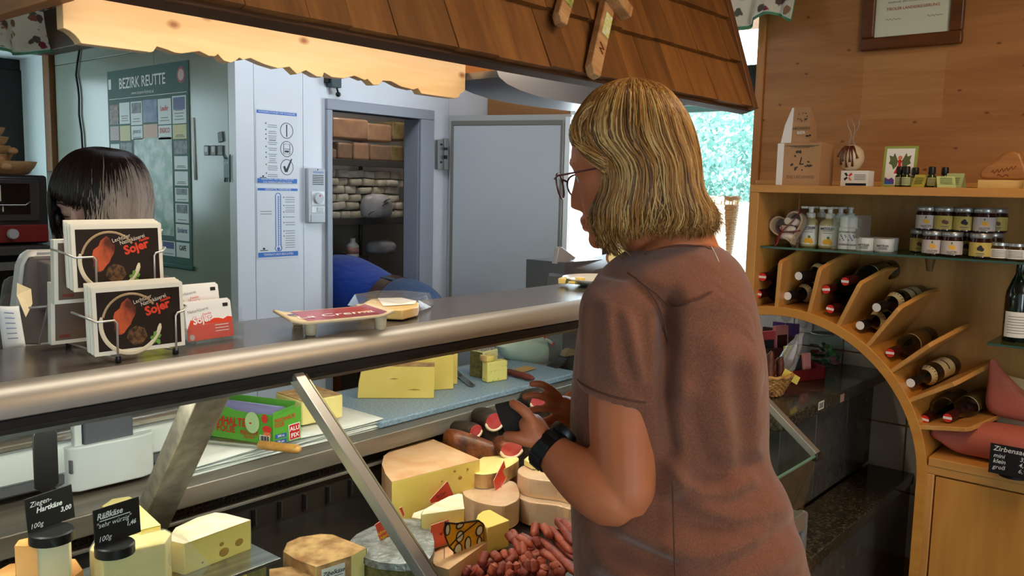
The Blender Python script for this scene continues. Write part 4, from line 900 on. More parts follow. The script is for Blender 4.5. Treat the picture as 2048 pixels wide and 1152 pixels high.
def chalk_tag(name, lab, loc, rz, w, h, lines, base_r, base_h, tilt=.0, gap=0.0):
    t = thing(name, lab, 'price tag', loc, rz)
    mesh('foot', G().lathe([(0, 0), (base_r, 0), (base_r, base_h-.003), (base_r-.003, base_h), (0, base_h)], 28), BLACK, t, smooth=40)
    mesh('rim_line', G().lathe([(base_r+.0004, base_h*.55), (base_r+.0004, base_h*.6)], 28), mat('foot_rim', (60, 60, 62), .4), t)
    fmn = frame((-base_r*.15, 0, base_h*.35+gap), (0, -1, 0), (tilt, 0, 1)) @ R(.0, 'Z')
    pl = mesh('slate', G().b2((-w/2, 0, -.001), (w/2, h, .001), fmn @ T(0, 0, base_r*.95)), SLATE, t, bevel=.0006)
    for s, x, y, sz, sh in lines: text('lettering', s, sz, fmn @ T(x, y, base_r*.95+.0013), CHALK, pl, 'LEFT', shear=sh, bold=sz*.012)
    return t
chalk_tag('price_slate', 'black slate price tag with round foot in front of the pink cushions', (2.725, pt.y-.055, .7425), .0, .115, .085,
    [('Zirbensacke', -.050, .072, .02, .2), ('mini        3,90', -.048, .052, .0165, .2), ('klein       4,90', -.048, .036, .0165, .2), ('groß       6,90', -.048, .019, .0165, .2)], .04, .028)
# ------------------------------------------------------------------ granite sales counter under the arch
def granite(name, c1, c2, r):
    return mat(name, c1, r, c2=c2, ns=110, lo=.42, hi=.68, det=6)
GRA = granite('dark_granite', (42, 39, 34), (98, 88, 70), .12)
gc_ = thing('granite_side_counter', 'dark granite side counter with black cupboard front seen through the arch', 'counter', (0, 0, 0))
mesh('granite_top', G().b2((2.36, .955, .835), (XW-.012, 1.52, .875)), GRA, gc_, bevel=.004)
BP = mat('black_panel', (86, 83, 78), .25, c2=(72, 70, 66), ns=20)
for x0, x1 in ((2.20, 2.46), (2.464, 2.755), (2.759, 3.05), (3.054, XW-.012)):
    mesh('front_panel', G().b2((x0, 1.0, .515), (x1, 1.02, .832)), BP, gc_, bevel=.002)
mesh('carcass', G().b2((2.2, 1.02, .0), (XW-.012, 1.5, .834)), BP, gc_)
mesh('seat_ledge', G().b2((2.17, .835, .465), (XW-.012, 1.0, .505)), GRA, gc_, bevel=.003)
mesh('ledge_front', G().b2((2.17, .845, .0), (XW-.012, 1.0, .464)), BP, gc_)
# socket plates on the right wall
def socket(lab, px, py):
    p = atx(px, py, XW-.013)
    t = thing('power_socket', lab, 'socket', (XW-.0125, p.y, p.z), 0, 'white wall sockets under the arch')
    fm = frame((0, 0, 0), (0, -1, 0), (0, 0, 1))
    mesh('plate', G().box((0, 0, .004), (.078, .078, .008), fm), WPL, t, bevel=.003)
    mesh('well', G().lathe([(.021, .0085), (.0195, .0085), (.0185, .004), (0, .004)], 20, fm), mat('socket_well', (190, 190, 186), .4), t, smooth=40)
    for x in (-.009, .009): mesh('hole', G().lathe([(.0028, .0042), (.0028, .0050), (0, .0050)], 8, fm @ T(x, 0, 0)), BLACK, t)
socket('left wall socket under the arch beside the purple bars', 1574, 633); socket('right wall socket under the arch above the sweets jar', 1607, 645)
# sweets jar
ZG = .8755
jr = thing('sweets_jar', 'round clear glass jar of green and pink wrapped sweets under the arch', 'jar', (3.245, 1.165, ZG))
mesh('jar_glass', G().lathe([(0, .0), (.055, .0), (.061, .006), (.062, .09), (.056, .104), (.050, .108), (.050, .118), (.054, .122)], 30), glass('jar_clear', (232, 240, 236), 1.4), jr, smooth=50)
mesh('jar_rim', G().lathe([(.0535, .119), (.0555, .121), (.0535, .124), (.051, .122), (.0535, .119)], 30), mat('rim_glass', (190, 200, 198), .1), jr, smooth=60)
rr = random.Random(9); cols = [(mat('green_wrapper', (92, 170, 96), .35), 'mint green'), (mat('dark_green_wrapper', (58, 92, 40), .4), 'dark green'), (mat('pink_wrapper', (196, 130, 150), .35), 'pink'), (mat('light_green_wrapper', (136, 190, 110), .35), 'light green'), (mat('rust_wrapper', (150, 84, 74), .4), 'rust red')]
for k in range(22):
    lay = k//6; a = k*2.4+rr.uniform(-.3, .3); r = .040 if k % 6 else .012
    ci = k % 5; mt, cn = cols[ci]
    m = T(3.245+r*cos(a), 1.165+r*sin(a), ZG+.014+lay*.019) @ R(a+rr.uniform(-.5, .5), 'Z') @ R(rr.uniform(.5, 1.2), 'X')
    g = G(); g.loft([[V((x, y*s, z*s2)) for y, z in ((-.011, 0), (0, .0035), (.011, 0), (0, -.0035))] for x, s, s2 in ((-.016, 1.0, .2), (-.012, .7, .5), (-.008, 1, 1), (.008, 1, 1), (.012, .7, .5), (.016, 1.0, .2))])
    o = tag(mesh('wrapped_sweet', g, mt, None, m=m), cn+' wrapped sweet inside the glass jar under the arch', 'sweet', cn+' sweets in the jar')
# red display box of chocolate bars
rb = thing('red_display_box', 'open dark red cardboard display box with raised left wall on the granite counter', 'box', (2.92, 1.13, ZG), 0)
RBX = mat('dark_red_card', (112, 26, 26), .45)
bm_ = frame((-.135, -.042, 0), V((.172, -.062, 0)), V((.62, .25, 0)).cross(V((0,0,1))).cross(V((0,0,1)))*-1)
ux = V((.172, -.062, 0)).normalized(); uy = V((0, 0, 1)).cross(ux)
bm_ = frame((-.10, -.0, 0), ux, uy)
W_, D_ = .185, .21
mesh('box_floor', G().b2((0, 0, 0), (W_, D_, .003), bm_), RBX, rb)
mesh('front_wall', G().b2((0, 0, 0), (W_, .003, .042), bm_), RBX, rb)
mesh('back_wall', G().b2((0, D_-.003, 0), (W_, D_, .085), bm_), RBX, rb)
mesh('right_wall', G().prism([(0, 0), (D_, 0), (D_, .085), (0, .042)], W_-.003, W_, bm_ @ frame((0, 0, 0), (0, 1, 0), (0, 0, 1))), RBX, rb)
mesh('left_wall', G().prism([(0, 0), (D_, 0), (D_, .085), (0, .042)], 0, .003, bm_ @ frame((0, 0, 0), (0, 1, 0), (0, 0, 1))), RBX, rb)
rbw = T(2.92, 1.13, ZG) @ bm_
def bar(lab, x, y, w, h, t, mt, lean=.12, m2=None, cat='chocolate', nm='chocolate_bar'):
    m = rbw @ T(x, y, .0032) @ R(-lean, 'X')
    o = thing(nm, lab, cat, m=m)
    mesh('pack', G().b2((0, 0, 0), (w, t, h)), mt, o, bevel=.001)
    if m2: mesh('pack_band', G().b2((w*.12, -.0006, h*.25), (w*.88, 0, h*.80)), m2, o)
    return o
PUR = mat('purple_pack', (78, 44, 112), .35); PNK = mat('pink_pack', (222, 138, 130), .45); BRN = mat('choc_brown', (64, 30, 22), .4); YEL = mat('yellow_tag', (222, 206, 96), .6); COR = mat('coral_pack', (220, 84, 84), .45); BLK2 = mat('charcoal_pack', (48, 46, 50), .4)
bar('charcoal chocolate bar at front left inside the red box', .03, .03, .075, .075, .012, BLK2)
bar('pink chocolate bar at front right inside the red box', .112, .025, .034, .088, .012, PNK)
bar('yellow chocolate bar in the middle of the red box', .088, .085, .055, .105, .012, YEL)
bar('tall pink pack with brown window at the back of the red box', .105, .155, .065, .165, .016, PNK, .05, BRN)
bar('coral topped pack at back left of the red box', .025, .15, .075, .15, .016, COR, .05, BLK2)
bar('brown chocolate bar against the left wall of the red box', .006, .09, .07, .10, .012, BRN)
def upright(lab, px, X, w, h, mt, m2=None):
    p = atx(px, 660, X); o = thing('chocolate_bar', lab, 'chocolate', (X, p.y, ZG), 0, None)
    mesh('pack', G().b2((0, -w/2, 0), (.014, w/2, h)), mt, o, bevel=.001)
    if m2: mesh('pack_band', G().b2((-.0006, -w*.35, h*.3), (0, w*.35, h*.7)), m2, o)
upright('purple chocolate bar at left in front of the sockets', 1556, 3.16, .045, .155, PUR, mat('violet_band', (104, 70, 140), .4))
upright('purple chocolate bar with brown window at right in front of the sockets', 1583, 3.15, .05, .158, PUR, BRN)
upright('dark brown chocolate bar beside the purple bars at left', 1535, 3.10, .04, .14, BRN)
# basket with cured sausages
bk = thing('wicker_basket', 'small pale wicker basket at the front of the granite counter', 'basket', (2.62, 1.13, ZG))
WICK = mat('wicker', (196, 150, 88), .7, c2=(150, 104, 54), ns=60)
BR0, BR1, BH = .055, .088, .07
mesh('basket_base', G().lathe([(0, .002), (BR0, .002), (BR0, .006), (0, .006)], 20), WICK, bk)
nst = 24
for k in range(nst):
    a = 2*pi*k/nst
    mesh('stake', G().tube([((BR0+(BR1-BR0)*t_)*cos(a), (BR0+(BR1-BR0)*t_)*sin(a), BH*t_) for t_ in (0, .33, .66, 1)], .003, 5), WICK, bk, smooth=180)
g = G()
for row in range(11):
    z = .006+row*.006; r0 = BR0+(BR1-BR0)*z/BH
    g.tube([((r0+.0035*(1 if (k+row) % 2 else -1))*cos(2*pi*k/48*1.0), (r0+.0035*(1 if (k//1+row) % 2 else -1))*sin(2*pi*k/48), z) for k in range(48)], .0034, 5, closed=True)
stuff(mesh('weave', g, WICK, bk, smooth=180))
mesh('rim', G().tube([(BR1*cos(2*pi*k/30), BR1*sin(2*pi*k/30), BH+.002*(-1)**k) for k in range(30)], .006, 6, closed=True), WICK, bk, smooth=180)
DSA = mat('dried_sausage', (98, 48, 30), .5, c2=(64, 28, 20), ns=50, bump=.3)
for k, (x, y, z, dx, dy, dz) in enumerate(((-.03, -.035, .05, .02, .01, .09), (.0, -.02, .055, .045, -.01, .06), (-.02, .01, .055, .03, -.03, .085), (.02, -.045, .055, .0, .0, .07), (-.045, .02, .05, .02, .03, .06))):
    o = mesh('dried_sausage', G().tube([(-dx*1.0, -dy, -dz*.4), (0, 0, 0), (dx*.6, dy*.6, dz*.7), (dx, dy, dz)], [.007, .011, .011, .006], 10), DSA, None, smooth=60, m=T(2.62+x, 1.13+y, ZG+z))
    tag(o, 'dark dried sausage sticking out of the wicker basket', 'sausage', 'dried sausages in the wicker basket')
rr = random.Random(8)
bgp = thing('cellophane_bag', 'crumpled clear bag of dark dried meat standing in the wicker basket', 'bag', (2.70, 1.11, ZG+.045))
g = G(); rings = []
for z, rx, ry in ((0, .03, .02), (.03, .042, .03), (.07, .045, .03), (.11, .035, .022), (.135, .03, .008), (.15, .035, .003)):
    rings.append([V((rx*cos(2*pi*k/14)*(1+rr.uniform(-.15, .15))+z*.1, ry*sin(2*pi*k/14)*(1+rr.uniform(-.15, .15))-z*.35, z)) for k in range(14)])
g.loft(rings); mesh('bag', g, glass('cellophane_shiny', (238, 238, 242), 1.45, .1, haze=.22), bgp)
mesh('meat', G().tube([(.01, -.005, .01), (.012, -.02, .05), (.018, -.034, .09), (.02, -.042, .115)], [.012, .016, .013, .008], 10), DSA, bgp, smooth=60)
tgc = tag(mesh('paper_card', G().b2((-.035, -.0004, -.012), (.035, .0004, .014)), YEL, None, m=T(2.655, 1.055, ZG+.062) @ R(-.5, 'Z') @ R(.5, 'Y')), 'small cream card stuck on the front of the wicker basket', 'card')
g1_ = tag(mesh('price_label', G().box((0, 0, 0), (.045, .0008, .026)), PAPER, None, m=T(2.66, .9542, .862) @ R(0, 'Z')), 'white barcode price label on the granite edge below the basket', 'label')
for k in range(7): mesh('barcode_bar', G().box((-.016+k*.005, -.0006, 0), (.002+.001*(k % 2), .0004, .018)), INK, g1_)
tag(mesh('price_label', G().box((0, 0, 0), (.035, .0008, .026)), mat('pink_label', (206, 160, 140), .6), None, m=T(2.85, .9542, .852)), 'pale pink price label on the granite edge below the red box', 'label')
# brown handwritten sign behind the low front glass
bsn = thing('handwritten_sign', 'dark brown sign with gold handwriting standing behind the low end glass', 'sign', (2.04, .86, .70))
sm = frame((0, 0, 0), (1, 0, 0), (0, .2, 1))
mesh('board', G().b2((-.10, -.01, -.002), (.085, .105, .0), sm), mat('dark_brown_board', (44, 32, 22), .6), bsn, bevel=.001)
GOLD = mat('gold_chalk', (206, 178, 96), .7)
for k, s in enumerate(('Geschossener', 'Hauswürste', 'Schüblinge')): text('lettering', s, .022, sm @ T(.078, .085-k*.034, .0008), GOLD, bsn, 'RIGHT', shear=.25, bold=.0003)
# ================================================================== GOODS IN THE COUNTER
PASTE = mat('cheese_paste', (240, 216, 120), .5, c2=(236, 208, 108), ns=30, sss=.15, bump=.03)
PASTE2 = mat('pale_paste', (240, 222, 150), .5, c2=(234, 214, 138), ns=30, sss=.15)
PASTE3 = mat('emmental_paste', (238, 212, 120), .42, c2=(230, 202, 106), ns=14, sss=.15)
RIND_O = mat('orange_rind', (226, 170, 104), .6, c2=(206, 140, 74), ns=12, bump=.15, bs=60)
RIND_P = mat('pink_rind', (226, 184, 144), .6, c2=(214, 160, 112), ns=16, bump=.15, bs=60)
RIND_B = mat('brown_rind', (206, 166, 112), .75, c2=(150, 108, 66), ns=34, bump=.4, bs=90)
RIND_W = mat('white_rind', (238, 228, 206), .7, c2=(222, 204, 168), ns=30, bump=.25, bs=80)
HOLE_SHADE = mat('cheese_hole_shade', (164, 126, 50), .6)  # darker colour stands in for the shade inside holes and slits
WRAP = glass('cling_film', (250, 250, 250), 1.5, .12, haze=.10)
def smooth_px(px, m=3):
    n = len(px); out = []
    for i in range(n):
        a, b, c, d = px[i-1], px[i], px[(i+1) % n], px[(i+2) % n]
        for k in range(m):
            f = k/m; out.append(tuple(.5*((2*b[j])+(-a[j]+c[j])*f+(2*a[j]-5*b[j]+4*c[j]-d[j])*f*f+(-a[j]+3*b[j]-3*c[j]+d[j])*f**3) for j in (0, 1)))
    return out
def cheese(name, label, px, zt, zb, rind=(), paste=PASTE, rmat=RIND_O, top=True, group=None, cat='cheese', inset=.0, round_=.006, loc=None):
    """px: outline of the top face as seen; unprojected on the plane z=zt and extruded down to zb"""
    P = [atz(x, y, zt) for x, y in px]; n = len(P); c = sum(P, V((0, 0, 0)))/n; c.z = zb
    t = thing(name, label, cat, c, 0, group)
    Q = [V((p.x-c.x, p.y-c.y, 0)) for p in P]; h = zt-zb; r = min(round_, h*.2)
    area_ = sum(Q[i].x*Q[(i+1) % n].y-Q[(i+1) % n].x*Q[i].y for i in range(n))
    mesh('paste', G().prism([(q.x, q.y) for q in Q], 0, h-.0008), paste, t, bevel=.0015 if n < 14 else 0)
    sgn = 1 if area_ > 0 else -1
    if rind:
        g = G()
        for i in rind:
            a, b = Q[i % n], Q[(i+1) % n]
            nn = (b-a).normalized().cross(V((0, 0, sgn)))*.0009
            g.add([(a+nn), (b+nn), (b+nn)+V((0, 0, h)), (a+nn)+V((0, 0, h))], [(0, 1, 2, 3)])
        if top: g.add([q+V((0, 0, h)) for q in Q], [tuple(range(n))])
        bm_ = mesh('rind', g, rmat, t, smooth=30)
    elif top:
        mesh('rind', G().add([q+V((0, 0, h)) for q in Q], [tuple(range(n))]), rmat, t)
    return t, c
def c5(pts, ox=740, oy=860, s=3.944): return [(ox+x/s, oy+y/s) for x, y in pts]
def holes(t, c, lst):     # flat discs on a cut face, hole shade put into their colour: (px,py, unit normal, radius)
    for P, nrm, r in lst:
        m = frame(P-c, nrm.cross(V((0, 0, 1))), V((0, 0, 1)))
        mesh('eye', G().ball((0, 0, 0), (r*1.15, r*.9, .0007), 12, 6, m), HOLE_SHADE, t, smooth=180)
def on_face(px, py, A, B):    # picture point on the vertical plane through A,B
    n = (B-A).cross(V((0, 0, 1))).normalized(); d = ray(px, py); t_ = (A-CO).dot(n)/d.dot(n); 
    if n.dot(d) > 0: n = -n
    return CO+d*t_+n*.0006, n
# --- big sector of mountain cheese
wz = .868
wpx = [(784, 964), (771, 947), (764, 928), (768, 912), (783, 900), (806, 892), (832, 885), (852, 879), (866, 878), (960, 919)]
t, c = cheese('cheese_sector', 'large orange-rinded cheese sector with holey yellow cut face in the middle of the case', wpx, wz, .754, range(0, 8), PASTE3, RIND_P)
A, B = atz(784, 964, wz), atz(960, 919, wz)
holes(t, c, [(*on_face(917+3, 955, A, B), .005), (*on_face(909, 942, A, B), .003), (*on_face(884, 962, A, B), .0025), (*on_face(935, 938, A, B), .003)])
# --- wrapped half wheel with small cut cheese on top
z = .80
spx = c5([(735, 470), (790, 430), (900, 400), (1060, 395), (1150, 420), (1178, 500), (1160, 555), (1090, 592), (1040, 602), (930, 590), (820, 560), (750, 520)])
spx = smooth_px(spx)
t, c = cheese('wrapped_cheese', 'film-wrapped pinkish cheese half beneath the small cut round cheese', spx, z, .742, range(36), PASTE2, RIND_P)
mesh('cling_film', G().prism([((atz(x, y, z).x-c.x)*1.02, (atz(x, y, z).y-c.y)*1.02) for x, y in spx], .001, z-.742+.002), WRAP, t, bevel=.004)
opx = c5([(785, 312), (850, 245), (930, 200), (1050, 194), (1140, 208), (1172, 240), (1080, 302), (985, 342), (900, 356), (830, 346)])
opx = smooth_px(opx)
t, c = cheese('small_round_cheese', 'small halved round cheese with pale cut top carrying a red tag', opx, .836, .8025, range(30), PASTE2, RIND_B, top=False)
mesh('cut_top', G().add([V((atz(x, y, .8362).x-c.x, atz(x, y, .8362).y-c.y, .0345)) for x, y in opx], [tuple(range(30))]), PASTE2, t)
# --- white-rinded wedge with red tags
z = .835
wpx = c5([(405, 668), (430, 625), (520, 575), (620, 525), (700, 500), (728, 508), (745, 622)])
t, c = cheese('cheese_wedge', 'white-rinded cheese wedge standing behind the painted cheese sign', wpx, z, .765, range(0, 6), PASTE2, RIND_W)
fpx = c5([(330, 690), (345, 655), (440, 620), (470, 640), (400, 700)])
t, c = cheese('cheese_wedge', 'little white-rinded cheese end left of the standing wedge', fpx, .80, .742, range(5), PASTE2, RIND_W)
# --- yellow block
z = .795
ypx = c5([(838, 700), (850, 665), (890, 635), (945, 624), (1100, 708), (925, 770), (880, 745)])
t, c = cheese('cheese_block', 'small bright yellow cheese block with rounded top corner by the sausages', ypx, z, .733, (), PASTE3, PASTE3, top=False)
# --- orange-rinded slab under the painted sign
z = .762
apx = c5([(470, 1010), (500, 965), (700, 985), (945, 866), (960, 880), (630, 1095)])
apx = c5([(455, 1000), (560, 930), (760, 880), (945, 868), (620, 1100), (520, 1070)])
t, c = cheese('cheese_slab', 'flat orange-rinded cheese slab below the painted cheese-shaped sign', apx, z, .728, range(6), PASTE2, RIND_P)
# --- two wrapped halves beside the forearm
def wrapped(name, lab, px, zt, zb, grp=None):
    t, c = cheese(name, lab, px, zt, zb, range(len(px)), PASTE2, RIND_P, group=grp)
    mesh('cling_film', G().prism([((atz(x, y, zt).x-c.x)*1.02, (atz(x, y, zt).y-c.y)*1.02) for x, y in px], .001, zt-zb+.002), WRAP, t, bevel=.005)
    return t, c
rpx = [(1036, 945), (1045, 932), (1075, 926), (1110, 928), (1170, 935), (1180, 955), (1150, 972), (1115, 965), (1060, 958)]
wrapped('wrapped_cheese', 'upper film-wrapped cheese half of the pair beside the sausages', smooth_px(rpx), .835, .792)
rpx = smooth_px(rpx); rpx2 = [(x-1, y+47) for x, y in rpx]
wrapped('wrapped_cheese', 'lower film-wrapped cheese half of the pair beside the sausages', rpx2, .790, .735)
t, c = cheese('small_round_cheese', 'small pale cheese on top of the wrapped pair below the watch', [(1048, 918), (1060, 908), (1090, 905), (1110, 915), (1095, 925), (1065, 927)], .853, .8375, (), PASTE2, PASTE2, top=False)
# --- brown-rinded wedge at the front with paper label
z = .818
tpx = [(567, 1103), (575, 1085), (600, 1074), (640, 1068), (665, 1069), (733, 1096), (702, 1112), (632, 1134), (590, 1118)]
t, c = cheese('cheese_wedge', 'brown-rinded cheese wedge with handwritten paper label at the bottom of the case', tpx, z, .742, (0, 1, 2, 3, 4, 6, 7, 8), PASTE2, RIND_B)
A, B = atz(632, 1134, z), atz(702, 1112, z); fm = frame((A+B)/2-c, B-A, (0, 0, 1))
mesh('paper_label', G().box((-.002, -.038, .0016), (.050, .060, .0006), fm), PAPER, t)
text('lettering', 'Zibelkäse', .0125, fm @ T(-.002, -.020, .0022), INK, t, shear=.35, bold=.0003)
mesh('underline', G().box((0, -.028, .0022), (.036, .001, .0003), fm), INK, t)
t, c = cheese('cheese_round', 'rough-rinded cheese at the bottom edge of the picture in front of the brown wedge', [(515, 1152), (540, 1138), (600, 1130), (635, 1140), (650, 1165), (560, 1185)], .80, .735, range(6), PASTE2, RIND_B)
# --- foil wheel with red tag
FOIL = mat('crumpled_foil', (176, 178, 180), .4, .4, c2=(120, 122, 116), ns=50, bump=.9, bs=120)
HERB = mat('green_herb_crust', (120, 112, 62), .8, c2=(84, 84, 46), ns=80, bump=.5, bs=150)
fpx = [(700, 1095), (715, 1070), (760, 1050), (810, 1040), (850, 1050), (866, 1085), (855, 1120), (800, 1128), (740, 1120)]
t, c = cheese('herb_cheese_round', 'foil-topped cheese wheel with dark herb crust behind the silver joint bar', smooth_px(fpx), .80, .735, range(27), HERB, HERB)
rr = random.Random(2)
fpx = smooth_px(fpx); P = [atz(x, y, .801) for x, y in fpx]; cc = sum(P, V((0, 0, 0)))/len(P)
rings = [[V(((p.x-cc.x)*s, (p.y-cc.y)*s, zz+rr.uniform(0, .003))) for p in P for s in (s0,)] for s0, zz in ((1.04, .052), (1.03, .065), (.8, .069), (.5, .068), (.2, .070))]
mesh('foil', G().loft(rings), FOIL, t, smooth=30)
# --- Emmental block
z = .935
epx = [(335, 1080), (352, 1055), (395, 1035), (430, 1025), (450, 1027), (501, 1040), (368, 1088)]
t, c = cheese('cheese_block', 'big holey yellow cheese block with pale waxed top left of the front wedge', epx, z, .80, (0, 1, 2, 3, 4), PASTE3, RIND_W)
A, B = atz(368, 1088, z), atz(501, 1040, z)
holes(t, c, [(*on_face(x, y, A, B), r) for x, y, r in ((478, 1084, .0075), (448, 1104, .0085), (443, 1088, .004), (483, 1120, .0075), (432, 1133, .0022), (405, 1125, .002))])
# --- film-wrapped block and yellow wedge behind the second price slate
z = .962
bpx = [(179, 1098), (190, 1080), (330, 1058), (342, 1065), (330, 1085), (205, 1112)]
t, c = cheese('wrapped_cheese', 'rectangular film-wrapped pale cheese under the second price slate', bpx, z, .86, (), PASTE2, PASTE2, top=False)
rr = random.Random(5)
film = [(atz(x, y, z).x-c.x, atz(x, y, z).y-c.y) for x, y in bpx]
mesh('cling_film', G().prism([(x*1.03, y*1.06) for x, y in film], .0, z-.86+.003), WRAP, t, bevel=.006)
g = G(); A = atz(342, 1062, z)-c; A.z = .09
g.add([A+V((-.01, .02, .012)), A+V((.035, .0, -.02)), A+V((.05, -.03, -.05)), A+V((.01, -.05, -.07)), A+V((-.02, -.03, -.03)), A+V((.012, -.012, .006))], [(0, 1, 5), (1, 2, 5), (2, 3, 5), (3, 4, 5), (4, 0, 5)])
mesh('loose_film', g, WRAP, t)
z2_ = 1.0
ypx = [(201, 1018), (212, 1002), (238, 992), (262, 993), (321, 1054), (262, 1066)]
t, c = cheese('cheese_wedge', 'yellow cheese wedge leaning behind the second price slate', [(205, 1012), (225, 998), (258, 993), (266, 998), (322, 1050), (280, 1060)], .97, .885, (0, 1, 2), PASTE, PASTE2)
# --- goat cheese under the first slate
z = .99
gpx = [(30, 1090), (45, 1079), (90, 1072), (146, 1070), (150, 1076), (128, 1085), (75, 1096)]
t, c = cheese('goat_cheese', 'pale goat cheese block with orange top rind under the first price slate', [(30, 1092), (38, 1080), (90, 1068), (142, 1068), (138, 1080), (75, 1094)], z, .93, (0, 1, 5), mat('goat_paste', (246, 226, 184), .5, c2=(240, 216, 168), ns=20, sss=.15), RIND_O)
t, c = cheese('cheese_round', 'orange-rinded cheese at the bottom left corner below the goat cheese', [(-20, 1150), (20, 1128), (100, 1118), (150, 1118), (165, 1140), (120, 1175), (0, 1185)], .927, .885, range(7), PASTE2, RIND_O)
# --- price slates
def slate_tag(label, tl, tr, bl, Y, lines, foot):
    P = aty(*tl, Y); Q = aty(*tr, Y+.012); Bq = aty(*bl, Y-.004); o = thing('price_slate', label, 'price tag', ((P+Q)/2).x and V(((P.x+Q.x)/2, Y, Bq.z)))
    W = (Q-P).length; H = (P-Bq).length; base = V(o.location)
    m = frame(Bq-base, Q-P, P-Bq)
    sl = mesh('slate', G().b2((0, 0, -.001), (W, H, .001), m), SLATE, o, bevel=.0005)
    for s, x, y, sz, sh in lines: text('lettering', s, sz*H, m @ T(x*W, y*H, .0013) , CHALK, sl, 'LEFT', shear=sh, bold=.0004)
    f0 = aty(*foot[0], Y-.004); r = foot[1]
    mesh('foot', G().lathe([(0, 0), (r, 0), (r, .014), (r-.002, .016), (0, .016)], 26, T(*(f0-base))), BLACK, o, smooth=40)
    return o, sl, m, W, H
z_ = slate_tag('black price slate for goat hard cheese at the far left of the case', (52, 998), (146, 967), (56, 1068), 1.285,
    [('Ziegen-', .08, .78, .21, .25), ('Hartkäse', .20, .57, .21, .25), ('3,00', .70, .36, .19, .2), ('100g', .04, .16, .20, .25)], ((104, 1080), .0305))
o, sl, m, W, H = slate_tag('black price slate for spicy cheese beside the goat cheese slate', (184, 1022), (276, 993), (190, 1096), 1.235,
    [('Räßkäse', .06, .78, .23, .25), ('"sehr würzig"', .04, .54, .19, .2), ('1,46', .68, .36, .17, .2), ('100g', .06, .17, .20, .25)], ((230, 1106), .028))
mesh('underline', G().box((.45*W, .655*H, .0013), (.66*W, .0012, .0004), m), CHALK, sl)
pd = thing('tag_spike', 'black plastic paddle-shaped tag spike standing behind the goat cheese slate', 'tag holder', aty(94, 985, 1.33))
d_ = V(pd.location)
pp = [(x, y) for x, y in ((-.0052, .0), (.0052, .0), (.006, .012), (.0175, .020), (.0175, .100), (.013, .108), (-.013, .108), (-.0175, .100), (-.0175, .020), (-.006, .012))]
mesh('paddle', G().prism(pp, -.002, .002, frame((0, 0, -.01), (1, .05, 0), (0, 0, 1))), BLACK, pd, bevel=.001)
# --- red cardboard tags on pins
REDT = mat('red_tag', (214, 66, 44), .5); REDP = mat('faded_red_tag', (206, 92, 76), .5)
def red_tag(label, corners, Y, s=None, mt=REDT, dy=(0, 0, 0, 0), pin=None):
    P = [aty(x, y, Y+d) for (x, y), d in zip(corners, dy)]; c = sum(P, V((0, 0, 0)))/4
    o = thing('red_tag', label, 'price tag', c)
    n = (P[1]-P[0]).cross(P[3]-P[0]).normalized()
    if n.dot(CO-c) < 0: n = -n
    q = [p-c for p in P]
    g = G().add(q+[p-n*.0008 for p in q], [(0, 1, 2, 3), (7, 6, 5, 4), (0, 4, 5, 1), (1, 5, 6, 2), (2, 6, 7, 3), (3, 7, 4, 0)])
    mesh('card', g, mt, o)
    ed = G().tube(q, .0006, 4, closed=True); mesh('edge', ed, mat('pink_edge', (236, 186, 170), .6), o)
    if s:
        m = frame(n*.0006, (q[2]-q[3])*1.0, (q[0]-q[3])*1.0)
        for k, (tx_, col) in enumerate(s):
            if tx_ == '~': mesh('handwriting', G().tube([m @ V((-.016+.0026*i, .0035*sin(i*2.4)+.0012*i*.3, .0006)) for i in range(14)], .0006, 4), col, o); continue
            text('lettering', tx_, .012, m @ T(.001, .004-k*.012, .0004), col, o, shear=.2, bold=.0003)
    if pin:
        a = aty(*pin[0], Y)-c; b = aty(*pin[1], Y)-c
        mesh('pin', G().tube([a-n*.002, b-n*.002], .0009, 6), STEEL, o)
    return o
YI = mat('yellow_ink', (240, 190, 60), .6)
red_tag('red tag with yellow lettering standing on the foil cheese behind the joint bar', c5([(38, 748), (110, 700), (196, 855), (95, 925)]), 1.27, [('Almkäse', YI), ('Natur', YI)])
red_tag('small red tag end just right of the silver joint bar', c5([(230, 618), (250, 606), (272, 660), (262, 690)]), 1.31)
red_tag('red diamond tag leaning on the large cheese sector above the white wedge', c5([(470, 552), (610, 402), (666, 530), (482, 582)]), 1.34, [('~', INK)])
red_tag('faded red tag on the cut face of the white-rinded wedge', c5([(480, 752), (706, 676), (695, 880), (464, 944)]), 1.228, [('~', mat('dark_red_ink', (120, 40, 34), .6))], REDP)
red_tag('red diamond tag stuck in the small halved round cheese', c5([(1056, 240), (1083, 360), (998, 525), (974, 400)]), 1.30, None, REDT, (.02, .02, 0, 0), ((1003, 965), (1006, 990)))
# --- painted cheese sign
cs = c5([(588, 728), (680, 738), (852, 712), (888, 738), (943, 832), (745, 1016), (712, 1010), (625, 920), (596, 850), (583, 790)])
YS = 1.185; c = aty(*c5([(760, 870)])[0], YS); po = [aty(x, y, YS) for x, y in cs]
sgn = thing('cheese_shaped_sign', 'hand-painted yellow cheese-shaped sign with black outline and holes on a pin', 'sign', (c.x, YS, c.z))
fm = frame((0, 0, 0), (1, 0, 0), (0, 0, 1))
poly = [(p.x-c.x, p.z-c.z) for p in po]
mesh('board', G().prism(poly, -.002, 0, fm), mat('cheese_sign_paint', (240, 182, 40), .45, c2=(226, 144, 30), ns=40), sgn)
INKB = mat('sign_outline', (40, 22, 10), .5)
mesh('outline', G().tube([(x, y, .0003) for x, y in poly], .0020, 5, fm, closed=True, flat=1), INKB, sgn, smooth=180)
def sp(x, y): q = aty(*c5([(x, y)])[0], YS); return (q.x-c.x, q.z-c.z, .0003)
